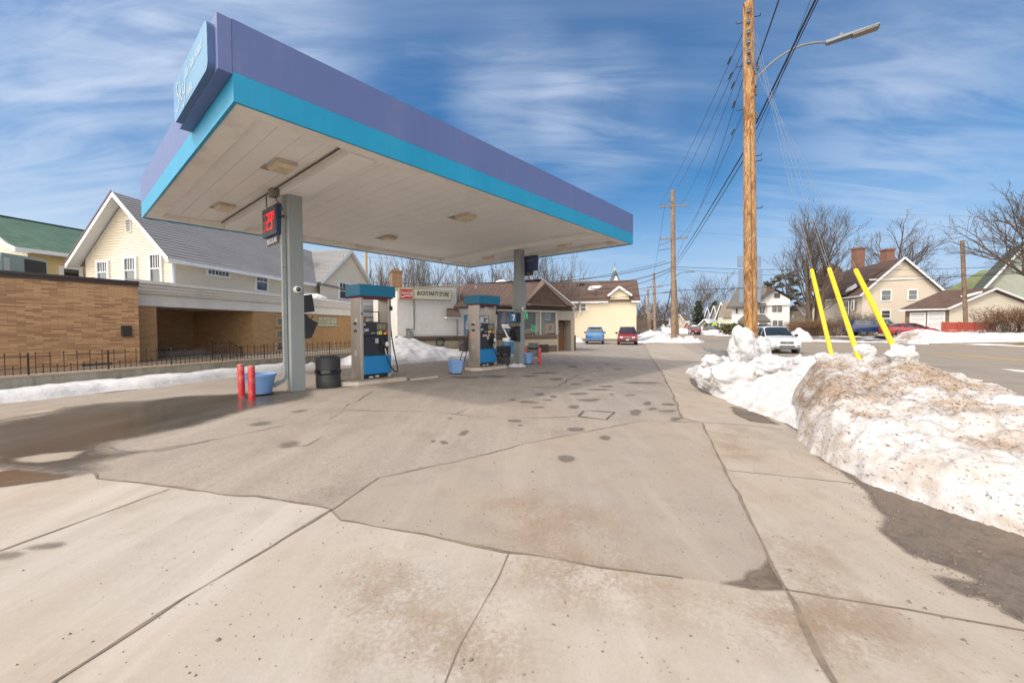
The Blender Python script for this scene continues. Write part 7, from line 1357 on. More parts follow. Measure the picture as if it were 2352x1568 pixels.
def car(spec, name, label, col, loc, heading, group=None, front=True, low=None, plate_c=None, head=True):
    c = thing(name, label, 'truck' if spec is PICK else 'car', loc, math.atan2(heading[1], heading[0]), group); st = spec['st']; W2 = spec['W']/2; mb = MB(); rows_ = []
    def sec(s):
        x, zl, zb, zt, wl_, wb_, wt = s; zm = zl+(zb-zl)*.5
        return [V(x, 0, zl), V(x, wl_*.86, zl), V(x, wl_*.98, zl+.08), V(x, wl_*1.0, zm), V(x, wb_, zb), V(x, wt+.03, zt-.05*min(1, (zt-zb)*3)-.005), V(x, wt*.8, zt), V(x, 0, zt+.02)]
    ss = [sec(s) for s in st]; mirror = lambda p: V(p.x, -p.y, p.z); N_ = len(ss[0])
    for a, b_ in zip(ss, ss[1:]):
        for j in range(N_-1):
            mb.poly([a[j], a[j+1], b_[j+1], b_[j]], True); mb.poly([mirror(p) for p in (a[j], b_[j], b_[j+1], a[j+1])], True)
    for s, fl in ((ss[0], 1), (ss[-1], 0)):
        p = s[1:]+[mirror(q) for q in s[1:-1]][::-1]; mb.poly(p if not fl else p[::-1])
    B = lambda nm, m_, mat, par=None, **k: m_.build(nm, mat, par or c, world=False, **k)
    me_ = mb; body = B('body', me_, col, fix=True, sharp=38); 
    if not any(p.use_smooth for p in body.data.polygons): pass
    def panel(pts, shrink, out):
        pts = [Vector(p) for p in pts]; ce = sum(pts, V(0, 0, 0))/len(pts); n = (pts[1]-pts[0]).cross(pts[2]-pts[0]).normalized()
        if n.dot(V(ce.x*.2, ce.y, max(ce.z-.9, .2))) < 0: n = -n; pts = pts[::-1]
        return [p.lerp(ce, shrink)+n*out for p in pts]
    for i, j in spec['side']:
        for mr in (0, 1):
            q = [ss[i][4], ss[j][4], ss[j][5], ss[i][5]]; q = [mirror(p) for p in q] if mr else q; m_ = MB(); m_.poly(panel(q, .09, .012)); B('side_window', m_, cglass)
    for i, j in spec['qtr']:
        for mr in (0, 1):
            q = [ss[i][4], ss[j][4], ss[j][5], ss[i][5]]
            q = [mirror(p) for p in q] if mr else q; m_ = MB(); m_.poly(panel(q, .2, .012)); B('quarter_window', m_, cglass)
    for k2, nm in (('ws', 'windshield'), ('rw', 'rear_window')):
        for i, j in spec[k2]:
            a, b_ = ss[i], ss[j]; L1 = [a[5].lerp(a[6], .2), b_[5].lerp(b_[6], .2)]; m_ = MB(); cols_ = []
            def sz(sec_, y): y = abs(y); a5, a6 = sec_[5], sec_[6]; return (a5.z+(a6.z-a5.z)*(a5.y-y)/(a5.y-a6.y)) if y > a6.y else a6.z+.02*(1-y/a6.y)
            for f_ in (0, .06, .14, .3, .5, .7, .86, .94, 1):
                y0, y1 = L1[0].y*(1-f_)-L1[0].y*f_, L1[1].y*(1-f_)-L1[1].y*f_; p0, p1 = V(L1[0].x, y0, sz(a, y0)), V(L1[1].x, y1, sz(b_, y1)); d_ = p1-p0; cols_.append((p0+d_*.07, p0+d_*.94))
            n = (cols_[1][0]-cols_[0][0]).cross(cols_[0][1]-cols_[0][0]).normalized(); n = n if n.z > 0 else -n
            for (a0, a1), (b0, b1) in zip(cols_, cols_[1:]):
                q = [a0+n*.03, b0+n*.03, b1+n*.03, a1+n*.03]; m_.poly(q, True); m_.poly([p-n*.028 for p in q][::-1])
            B(nm, m_, cglass, fix=True)
    for ax in spec['ax']:
        for s in (-1, 1):
            r = spec['wr']; y = s*(W2-.13); m_ = MB(); f = lambda v_, ax=ax, s=s, y=y: V(ax+v_.x, y+s*v_.z, r+v_.y)
            m_.lathe([(r*.6, -.1), (r*.95, -.1), (r, -.06), (r, .07), (r*.95, .115), (r*.68, .12), (r*.66, .08)], 24, m=f, cap=False); w_ = B('wheel', m_, tyre); m_ = MB(); m_.lathe([(r*.66, .075), (r*.6, .1), (r*.56, .06), (r*.2, .085), (.03, .09)], 24, m=f); rm_ = B('rim', m_, M('rim_dark', (.1, .1, .105), .4, metal=.6), w_); m_ = MB()
            for k2 in range(5):
                a_ = k2*1.2566; d_ = V(math.cos(a_), math.sin(a_), 0); m_.bar(f(d_*.04+V(0, 0, .1)), f(d_*r*.6+V(0, 0, .105)), .05, .012, (0, 1, 0))
            m_.lathe([(r*.66, .1), (r*.66, .118), (r*.6, .118), (r*.6, .1)], 24, m=f, cap=False); B('spokes', m_, rimm, rm_)
            m_ = MB(); m_.lathe([(r*1.16, .0), (r*1.16, .127), (r*1.02, .1285), (r*1.0, .0)], 24, m=f, cap=False); B('wheel_arch', m_, low or trimb)
    xf, xr = st[-1][0], st[0][0]; s = spec; H = lambda z: z
    suv = spec is SUV; pk_ = spec is PICK; zk = 1.3 if pk_ else (.78 if spec is SED else 1.0); wf = W2/.9
    def fbox(nm, x0, x1, y0, y1, z0, z1, mat, par=None, bevel=.015): m_ = MB(); m_.box(x0, x1, min(y0, y1), max(y0, y1), z0, z1); return B(nm, m_, mat, par, bevel=bevel)
    fbox('front_bumper', xf-.1, xf+.03, -.72*wf, .72*wf, .3*zk+.02, .42*zk, low or trimb, bevel=.03); fbox('rear_bumper', xr-.04, xr+.1, -.78*wf, .78*wf, .34*zk, .52*zk, low or trimb, bevel=.03)
    gr_ = fbox('grille', xf-.08, xf+.012, -.36*wf, .36*wf, .6*zk, .75*zk, trimb)
    for z_ in (.63, .68, .735): fbox('grille_bar', xf+.005, xf+.022, -.35*wf, .35*wf, z_*zk, (z_+.014)*zk, chrome, gr_, .003)
    m_ = MB(); m_.lathe([(.06, 0), (.06, .012), (.035, .02)], 12, m=lambda v_: V(xf+.022+v_.z, v_.x*1.3, .69*zk+v_.y*.6)); B('badge', m_, M('badge_gold', (.5, .4, .18), .3, metal=.6) if spec is SUV else chrome)
    fbox('lower_grille', xf-.06, xf+.02, -.42*wf, .42*wf, .43*zk, .5*zk, trimb)
    for sd_ in (-1, 1):
        m_ = MB(); y0, y1 = sd_*.40*wf, sd_*.80*wf; q = [V(xf+.0, y0, .64*zk), V(xf-.16, y1, .68*zk), V(xf-.24, y1*1.03, .80*zk), V(xf-.08, y0*1.02, .75*zk)]; o2 = [p+V(.05, 0, 0) for p in q]; m_.hexa((q+o2) if sd_ > 0 else (q[::-1]+o2[::-1])); B('headlight', m_, emis('headlight_lit', (.85, .75, .6), .5) if head == 'lit' else lampm, fix=True, bevel=.01)
        fbox('fog_light', xf-.16, xf-.0, sd_*.52*wf, sd_*.70*wf, .44*zk, .54*zk, trimb)
        zt0 = .72*zk if not pk_ else .98; fbox('tail_light', xr-.01, xr+.2, sd_*.62*wf, sd_*.86*wf, zt0, zt0+(.16 if not pk_ else .3), tail)
        zm = st[6 if not pk_ else 7][2]; xm = (spec['st'][spec['ws'][0][1]][0])-.1; m_ = MB(); m_.lathe([(.02, -.12), (.085, -.08), (.1, 0), (.07, .1), (.02, .13)], 10, m=lambda v_: V(xm-v_.y*.6, sd_*(W2+.1)+v_.z*.9, zm+.1+v_.x*.9)); B('mirror', m_, col if not low else trimb)
    fbox('licence_plate', xr-.02, xr+.05, -.15, .15, (.83 if suv else .62)*(1 if not pk_ else 1.1), (.93 if suv else .72)*(1 if not pk_ else 1.1), plate_c or stick, bevel=.003)
    if front: fbox('licence_plate', xf, xf+.045, -.15, .15, .44*zk, .53*zk, stick, bevel=.003)
    if suv:
        for sd_ in (-1, 1): m_ = MB(); m_.tube([V(-1.5, sd_*.6, 1.64), V(-1.3, sd_*.62, 1.71), V(.1, sd_*.63, 1.72), V(.3, sd_*.62, 1.65)], .02, 6); B('roof_rail', m_, low or chrome)
        fbox('rear_spoiler', -1.9, -1.6, -.55, .55, 1.58, 1.63, col)
    return c
car(SUV, 'white_suv', 'white compact SUV with lit headlights driving towards the camera past the near pole', paint('paint_white', (.6, .61, .62), .12), (16.7+.22*2.17, 24.3+.97*2.17, 0), (-.22, -.97), None, False, clad, head='lit')
p_ = A(1366, 791, 38.2); car(SUV, 'blue_suv', 'bright blue SUV parked nose away at the buff house, seen from behind', paint('paint_blue', (.012, .17, .42), .15), (p_.x+.45, 38.2+2.15, 0), (.2, .98), 'cars parked at the buff house', True, clad, M('plate_tan', (.45, .33, .12), .5))
p_ = A(1444.6, 792, 36.4); car(SUV, 'red_suv', 'dark red SUV parked facing the camera at the buff house', paint('paint_red', (.2, .013, .019), .12), (p_.x+.45, 36.4+2.15, 0), (-.26, -.965), 'cars parked at the buff house', True, trimb)
p_ = A(1598, 769, 86); car(PICK, 'red_pickup', 'red pickup truck with white cargo far down the road, tail to the camera', paint('paint_red_truck', (.2, .01, .015), .2), (p_.x+.8, 88.5, .0), (.3, .954), None, False); mb = MB(); 
blob('snow_patch', 'white snow load on the roof of the far red pickup', (p_.x+.8, 88.5, 1.9), .75, cleansnow, (1, 1, .35), 5)
p_ = A(1516, 769, 80); car(SUV, 'grey_suv', 'small dark grey blue SUV far away between the street poles', paint('paint_slate', (.05, .075, .1), .3), (p_.x, 82, 0), (.3, .954)); p_ = A(1653, 764, 86); car(SUV, 'black_suv', 'black car half hidden by snow beside the school sign', paint('paint_black', (.015, .015, .018), .3), (p_.x, 88, .35), (.95, -.3))
bl = A(1959, 775, 45.5); br_ = A(2083, 775, 44); car(PICK, 'blue_pickup', 'dark blue pickup with covered bed parked before the gable house', paint('paint_navy', (.006, .026, .1), .2), ((bl.x+br_.x)/2+.4, 45.6, .64), (.97, -.22)); 
rl = A(2013, 770, 43.3); car(SED, 'red_car', 'low red hatchback parked beside the blue pickup behind the snow bank', paint('paint_bright_red', (.27, .012, .02), .15), (rl.x+2.6, 42.4, .66), (.97, -.22))
# ---------------------------------------------------------------- houses across the road
def face(name, w, poly, mat, par, course, d=.032): mb = MB(); siding(mb, w, poly, course, d); return mb.build(name, mat, par)
def gable_house(name, label, a, b, depth, z0, zE, zR, wm, rm, course=.18, og=.4, oe=.4, fm=None, cat='house', rc=.16):
    w = Wall(a, b); n = w.n; L_ = w.L; h = thing(name, label, cat, tuple(w.p(L_/2, z0))); s_ = Wall(w.p(L_, 0), w.p(L_, 0)-n*depth); s2 = Wall(w.p(0, 0)-n*depth, w.p(0, 0)); fm = fm or fasc
    face('gable_wall', w, [(0, z0), (L_, z0), (L_, zE), (L_/2, zR), (0, zE)], wm, h, course); face('side_wall', s_, [(0, z0), (depth, z0), (depth, zE), (0, zE)], wm, h, course); face('side_wall', s2, [(0, z0), (depth, z0), (depth, zE), (0, zE)], wm, h, course)
    sl_ = (zR-zE)/(L_/2); zl = zE+.1-oe*sl_; F_, B_ = n*og, -n*(depth+og); ap = w.p(L_/2, zR+.12); l_, r_ = w.p(-oe, zl), w.p(L_+oe, zl)
    mb = MB(); slope(mb, [l_+B_, l_+F_, ap+F_, ap+B_], rc, .015); slope(mb, [r_+F_, r_+B_, ap+B_, ap+F_], rc, .015); rf = mb.build('roof', rm, h)
    mb = MB(); q = F_*1.04; mb.bar(l_+q-Z*.08, ap+q-Z*.08, .05, .24); mb.bar(r_+q-Z*.08, ap+q-Z*.08, .05, .24); mb.build('rake_board', fm, h)
    mb = MB(); mb.bar(r_+F_-Z*.1, r_+B_-Z*.1, .06, .16); mb.bar(l_+F_-Z*.1, l_+B_-Z*.1, .06, .16); mb.build('eave_board', fm, h); return h, w, s_, s2, rf
buffs = M('taupe_siding', (.6, .52, .42), .6, var=.05, scale=.4); mbr = shingle('mauve_brown_shingle', (.13, .088, .075), .2, .3, .15); redbr = brick('red_chimney_brick', (.27, .1, .06), (.17, .065, .04), (.25, .2, .16), .22, .075, .012, .3)
# gable house
a, b_ = A(1979, 752, 56), A(2158, 752, 54); h, w, s_, s2, rf = gable_house('gable_house', 'tan sided house with big brown gable roof and red chimney behind the blue pickup', (a.x, a.y), (b_.x, b_.y), 14, .5, 6.5, 11.0, buffs, mbr, .17, .5, .55)
for q in ((2022, 665, 2047.5, 692), (2084, 664, 2104.5+3, 690)[:4], (2022, 711, 2046, 732)): winpx(w, *q, h, fw=.16, d=.06)
mb = MB(); w.box(mb, .4*w.L-2.9, .4*w.L+4.3, 8.15, 8.3, .02, .06); mb.build('belt_board', fasc, h); u, z = w.at(2064, 607); mb = MB(); w.box(mb, u-.25, u+.25, z-.25, z+.25, .02, .08); mb.build('gable_vent', whitepaint, h)
for x, y0, y1, Y, ww in ((2037, 576, 608, 64, .6), (1970, 573, 603, 72, .72)):
    c = A(x, y1+14, Y); t_ = A(x, y0, Y); mb = MB(); mb.box(-ww, ww, -.6, .6, c.z-3, t_.z, lambda p: V(c.x, c.y, 0)+p); cm = mb.build('chimney', redbr, rf); mb = MB(); mb.box(-ww-.12, ww+.12, -.72, .72, t_.z, t_.z+.25, lambda p: V(c.x, c.y, 0)+p); mb.build('chimney_cap', redbr, cm)
# cross wing on its left with a long brown roof
w5 = Wall((A(1925, 752, 62).x, 62), (a.x+.3, a.y+2.5)); face('side_wall', w5, [(0, .5), (w5.L, .5), (w5.L, 6.3), (0, 6.3)], M('shaded_siding', (.3, .235, .175), .8, var=.1), h, .2); winpx(w5, 1938, 690, 1950, 724, h, fw=.14, d=.05); winpx(w5, 1956, 690, 1962, 712, h, fw=.1, d=.05)  # wing siding: the house's tan darkened in colour to stand for shade
mb = MB(); e0_, e1_ = w5.p(-.5, 6.3, .5), w5.p(w5.L, 6.4, .5); slope(mb, [e0_, e1_, w5.p(w5.L+1.5, 10.9, -5), w5.p(-.5, 10.9, -5)], .16, .015); rf5 = mb.build('roof', mbr, h)
pl_n = (e1_-e0_).normalized().cross((w5.p(-.5, 10.9, -5)-e0_).normalized())
def rp(x, y): r = ray(x, y); return V(0, 0, CH)+r*((e0_-V(0, 0, CH)).dot(pl_n)/r.dot(pl_n))
mb = MB(); pts = [rp(*p)+pl_n*.07 for p in ((1942, 672), (1951, 657), (1953, 645), (1966, 633), (1977, 628), (1976, 640), (1967, 652), (1969, 659), (1956, 667))]; mb.poly(pts); o = mb.build('snow_patch', cleansnow, rf5, fix=True); sm_ = o.modifiers.new('thick', 'SOLIDIFY'); sm_.thickness = .08; sm_.offset = 0
# brown turret house to the left behind the trees
tb_ = thing('turret_house', 'dark brown shingled house with rounded roof behind the multi stemmed tree', 'house', tuple(A(1930, 752, 70))); dkw = M('brown_clapboard', (.3, .22, .15), .8, var=.15); c = A(1930, 752, 74); f = lambda p: V(c.x, c.y, 0)+p
w6 = Wall((A(1890, 752, 70).x, 70), (A(1975, 752, 70).x, 70)); face('front_wall', w6, [(0, .5), (w6.L, .5), (w6.L, 7.2), (0, 7.2)], dkw, tb_, .22); mb = MB(); slope(mb, [w6.p(-.6, 7.1, .6), w6.p(w6.L+.6, 7.1, .6), w6.p(w6.L-1.5, 11.6, -4), w6.p(1.2, 11.6, -4)], .2, .015); rfb = mb.build('roof', mbr, tb_)
mb = MB(); mb.lathe([(2.2, 9.2), (2.1, 10.6), (1.7, 11.8), (1.0, 12.7), (.05, 13.1)], 20, c=(A(1916, 640, 71).x, 72, 0)); mb.build('turret_roof', mbr, rfb); winpx(w6, 1897, 705, 1908, 730, tb_, fw=.15); winpx(w6, 1925, 705, 1937, 730, tb_, fw=.15)
# garage
gw_ = Wall((A(2078, 752, 50).x, 50), (A(2179, 752, 47).x, 47)); ga = thing('garage', 'low two door garage with stone front and brown roof right of the gable house', 'garage', tuple(gw_.p(4, .6))); zg = gw_.at(2120, 708)[1]
stone = brick('field_stone', (.3, .2, .13), (.17, .11, .075), (.12, .09, .07), .45, .22, .02, .5); mb = MB(); gw_.box(mb, 0, gw_.L, .6, zg, -.4, 0); mb.build('front_wall', stone, ga)
for x0, x1, y0 in ((2090, 2127, 718), (2130.5, 2171.5, 716)):
    u0, zt = gw_.at(x0, y0); u1, _ = gw_.at(x1, y0); mb = MB()
    for q in ((u0, u0+.14, .6, zt), (u1-.14, u1, .6, zt), (u0+.141, u1-.141, zt-.14, zt)): gw_.box(mb, *q, .001, .07)
    fr_2 = mb.build('door_frame', whitepaint, ga); mb = MB()
    for k2 in range(4): gw_.box(mb, u0+.14, u1-.14, .61+(zt-.75)*k2/4, .58+(zt-.75)*(k2+1)/4, .001, .03)
    mb.build('garage_door', M('door_white', (.62, .62, .62), .5), fr_2)
u_, _ = gw_.at(2083, 740); e = Wall((gw_.b.x, gw_.b.y), (A(2440, 752, 43.5).x, 43.5)); zap = e.at(2283, 664)[1]; uap = e.at(2283, 664)[0]
face('gable_wall', e, [(0, .6), (uap*2, .6), (uap*2, zg), (uap, zap), (0, zg)], M('garage_siding', (.62, .56, .46), .6, var=.04), ga, .2)
mb = MB(); l_ = e.p(-.35, zg-.1, .4); ap = e.p(uap, zap+.12, .4); r_ = e.p(uap*2+.3, zg-.1, .4); bk_ = gw_.p(0, 0)-gw_.p(gw_.L, 0); bk_ = V(bk_.x, bk_.y, 0)*1.12; slope(mb, [l_+bk_, l_, ap, ap+bk_], .15, .015); slope(mb, [r_, r_+bk_, ap+bk_, ap], .15, .015); rfg = mb.build('roof', mbr, ga)
mb = MB(); mb.bar(l_+e.n*.03-Z*.08, ap+e.n*.03-Z*.08, .05, .22); mb.bar(r_+e.n*.03-Z*.08, ap+e.n*.03-Z*.08, .05, .22); mb.bar(l_-Z*.08, l_+bk_-Z*.08, .05, .16); mb.build('rake_board', fasc, ga)
n_ = (l_-(l_+bk_)).normalized().cross((ap-l_).normalized())
def gp(x, y): r = ray(x, y); return V(0, 0, CH)+r*((l_-V(0, 0, CH)).dot(n_)/r.dot(n_))
mb = MB(); mb.poly([gp(*p)+n_*.06 for p in ((2206, 681), (2222, 678), (2245, 672), (2258, 670), (2255, 674), (2225, 683), (2210, 685))]); o = mb.build('snow_patch', cleansnow, rfg, fix=True); sm_ = o.modifiers.new('thick', 'SOLIDIFY'); sm_.thickness = .1
# green roof house far right
a, b_ = A(2140, 752, 66), A(2330, 752, 60); wg_ = Wall((a.x, a.y), (b_.x, b_.y)); gg = thing('green_roof_house', 'grey green house with mossy green roof behind the garage', 'house', tuple(wg_.p(4, .6))); moss = shingle('moss_green_shingle', (.2, .22, .12), .22, .4, .22); gws = M('grey_green_siding', (.3, .32, .27), .7); zw = wg_.at(2200, 692)[1]
face('front_wall', wg_, [(-4, .6), (wg_.L+8, .6), (wg_.L+8, zw), (-4, zw)], gws, gg, .22); zr_ = zw+5.2; ed = wg_.at(2175, 640)[0]
mb = MB(); slope(mb, [wg_.p(-1, zw-.2, .6), wg_.p(wg_.L+10, zw-.2, .6), wg_.p(wg_.L+10, zr_, -6), wg_.p(5.5, zr_, -6)], .25, .02); mb.build('roof', moss, gg); winpx(wg_, 2196, 700, 2211, 715, gg, fw=.14); winpx(wg_, 2170, 703, 2182, 716, gg, fw=.14)
mb = MB(); wg_.box(mb, -1, wg_.L+10, zw-.42, zw-.22, .5, .62); mb.build('eave_board', fasc, gg)
h, w, s_, s2, rf = gable_house('green_gable_wing', 'dark grey green gable wing with mossy roof at the right edge behind the bush', (A(2262, 752, 56).x, 56), (A(2470, 752, 51).x, 51), 12, .6, 7.4, 13.4, gws, shingle('grey_green_shingle', (.15, .17, .14), .25, .4, .22), .22, .6, .7)
# white house behind the white car
wht = M('white_stucco', (.72, .72, .71), .7, var=.04, scale=.6); w = Wall((A(1680, 765, 78).x, 78), (A(1812.5, 765, 73).x, 73)); wh = thing('white_house', 'white stucco two storey house with grey gable roof behind the white car', 'house', tuple(w.p(5, .5))); zE = w.at(1800, 688)[1]; mb = MB(); w.box(mb, 0, w.L, .3, zE-1.0, -8, 0); mb.build('walls', wht, wh); gdk = shingle('grey_shingle', (.15, .145, .135), .2, .4, .2); eav = M('eave_dark', (.09, .075, .07), .7)
ug, _ = w.at(1745, 700); zA = w.at(1778, 666)[1]; mb = MB(); mb.prism([(ug, zE-1.0), (w.L, zE-1.0), (w.L, zE), (w.at(1778, 670)[0], zA), (ug, zE)], -.3, .25, lambda p: w.p(p.x, p.y, p.z)); mb.build('gable_wall', wht, wh, fix=True)
mb = MB(); zr_ = zA+1.2; slope(mb, [w.p(-.9, zE-1.1, .9), w.p(ug+1, zE-1.1, .9), w.p(ug+1, zr_, -4), w.p(.6, zr_, -4)], .22, .015); ap = w.p(w.at(1778, 670)[0], zA+.35); rr_ = w.p(w.L+.5, zE+.1); ll = w.p(ug-.8, zE-.5)
slope(mb, [ll-w.n*7, ll+w.n*.9, ap+w.n*.9, ap-w.n*7], .22, .015); slope(mb, [rr_+w.n*.5, rr_-w.n*7, ap-w.n*7, ap+w.n*.9], .22, .015); rfw = mb.build('roof', gdk, wh); mb = MB(); mb.bar(ll+w.n*.95-Z*.1, ap+w.n*.95-Z*.1, .1, .5); mb.build('rake_board', eav, wh); mb = MB(); w.box(mb, -.9, ug+1, zE-1.45, zE-1.15, .75, .92); mb.build('eave_board', eav, wh)
for q in ((1690.5, 704, 1694, 720), (1712.5, 708, 1724.5, 724), (1746, 704, 1755.5, 719), (1774, 702, 1783.5, 716), (1786, 702, 1795.5, 716), (1775.5, 736, 1784.5, 749), (1788, 736, 1797, 749)): winpx(w, *q, wh, fw=.13, frame=eav, d=.06, pane=gl)
mb = MB(); u, z = w.at(1785, 679); w.box(mb, u-.45, u+.45, z-.45, z+.45, .25, .3); mb.build('gable_vent', eav, wh); u, z = w.at(1787.5, 725); mb = MB(); lettering(mb, '901 W', w.p(u, z), w.U, Z, w=.95, h=.25); 
u0, _ = w.at(1696, 740); u1, _ = w.at(1770, 740); zp = w.at(1730, 737)[1]; mb = MB(); slope(mb, [w.p(u0, zp, 2.4), w.p(u1, zp, 2.4), w.p(u1-1, zp+1.2, .02), w.p(u0+1, zp+1.2, .02)], .2, .015); pr_ = mb.build('porch_roof', gdk, wh); mb = MB(); w.box(mb, u0, u1, zp-.35, zp-.05, 2.2, 2.38); mb.build('porch_beam', eav, pr_)
for k2 in range(4): mb = MB(); uu = u0+.3+(u1-u0-.6)*k2/3; w.box(mb, uu-.14, uu+.14, .4, zp-.36, 2.1, 2.37); mb.build('porch_post', wht, wh)
pt = A(1756, 663, 80); mb = MB(); mb.box(-.9, .9, -.5, .5, -3, .4, lambda p: pt+p); mb.build('chimney', redbr, rfw); mb = MB(); us0, zs0 = w.at(1747, 672); mb.poly([ll.lerp(ap, t_)+w.n*dd+Z*.12 for t_, dd in ((.1, .7), (.55, .85), (.5, -1), (.15, -1.2))]); o = mb.build('snow_patch', cleansnow, rfw, fix=True); sm_ = o.modifiers.new('thick', 'SOLIDIFY'); sm_.thickness = .1
# farther houses along the street
def far_house(name, label, x0, x1, yb, yE, yR, Y, depth, wm, rm, wins=(), turn=.12):
    a, b_ = A(x0, yb, Y+turn*8), A(x1, yb, Y-turn*8); z0 = max(.0, a.z-1.5); h, w, s_, s2, rf = gable_house(name, label, (a.x, a.y), (b_.x, b_.y), depth, z0-.5, A(x0, yE, Y).z, A(x0, yR, Y).z, wm, rm, .25, .5, .5, rc=.3)
    for q in wins: winpx(w, *q, h, fw=.16, d=.06)
    return h
gy = M('grey_siding', (.3, .31, .32), .7); pk2 = M('pinkish_siding', (.42, .19, .17), .7); cr2 = M('pale_green_siding', (.6, .6, .5), .7); tan2 = M('tan_siding', (.45, .37, .27), .7); dkr = shingle('charcoal_shingle', (.07, .07, .075), .25, .4, .25); bgr = shingle('tan_shingle', (.24, .2, .16), .2, .4, .25)
far_house('grey_house', 'grey steep gabled house with dark roof far across the road behind the school sign', 1620, 1634, 758, 728, 706, 118, 9, gy, dkr, ((1625, 735, 1629, 742),)); far_house('grey_brown_house', 'steep gabled house with brown roof beside the grey one far across the road', 1633, 1649, 758, 727, 702, 114, 9, gy, bgr, ((1639, 733, 1643, 741),)); far_house('pale_house', 'pale green gabled house with broad tan roof left of the white house', 1648, 1668, 758, 722, 694, 104, 10, cr2, bgr, ((1655, 725, 1658, 734), (1663, 728, 1666, 736)))
w = Wall((A(1660, 760, 100).x, 100), (A(1690, 760, 98).x, 98)); sdh = thing('tan_roof_house', 'long tan roof wing of a pale house just left of the white house', 'house', tuple(w.p(1, .5))); face('front_wall', w, [(0, 0), (w.L, 0), (w.L, 4.2), (0, 4.2)], cr2, sdh, .25); mb = MB(); slope(mb, [w.p(-1, 4.1, .5), w.p(w.L+2, 4.1, .5), w.p(w.L+2, 8.2, -4), w.p(-1, 8.2, -4)], .3, .02); mb.build('roof', bgr, sdh)
far_house('porch_house', 'small white trimmed porch house with snowy roof behind the red pickup', 1607, 1631, 764, 745, 733, 105, 7, gy, M('snowy_roof', (.7, .71, .73), .7), ((1611, 750, 1614, 757), (1622, 750, 1625, 757))); far_house('red_house', 'dusky red gabled house behind the dark spruce', 1589, 1614, 760, 738, 722, 130, 9, pk2, bgr, ((1600, 740, 1603, 746),)); far_house('pink_shed', 'pinkish red shed left of the red pickup', 1574, 1587, 766, 746, 738, 120, 6, pk2, M('snowy_roof', None)); far_house('tan_house', 'tan house with grey roof behind the second pole far down the street', 1549, 1572, 766, 736, 722, 135, 10, tan2, bgr, ((1553, 740, 1556, 746), (1562, 740, 1565, 746)))
far_house('small_tan_house', 'low tan house with snowy roof edge right of the white house', 1813, 1842, 764, 716, 697, 84, 8, tan2, M('pink_brown_roof', (.3, .22, .19), .8), ((1820, 722, 1823, 731),)); far_house('snowy_house', 'pale house with snow covered roof far at the end of the street', 1533, 1548, 764, 748, 741, 175, 9, cr2, M('snowy_roof', None)); far_house('white_far_house', 'small white house among the trees at the end of the street', 1519, 1530, 763, 751, 745, 210, 9, wht, dkr)
# red board fence and hedge
rf_ = Wall((A(2164, 760, 41).x, 41), (A(2282, 760, 39.3).x, 39.3)); fr = thing('board_fence', 'low red horizontal board fence across the road behind the snow bank', 'fence', tuple(rf_.p(2, .7))); redf = M('fence_red', (.34, .06, .04), .7, var=.12, scale=2); zt = rf_.at(2166, 740)[1]
for k2, (z0, z1) in enumerate(((.5, .72), (.8, 1.02), (1.07, 1.3), (1.34, zt))): mb = MB(); rf_.box(mb, 0, rf_.L, z0, z1, 0, .04); mb.build('board', redf, fr)
for u_ in (0, rf_.L*.33, rf_.L*.66, rf_.L): mb = MB(); rf_.box(mb, u_-.1, u_+.1, .4, zt+.05, .041, .14); mb.build('fence_post', redf, fr)
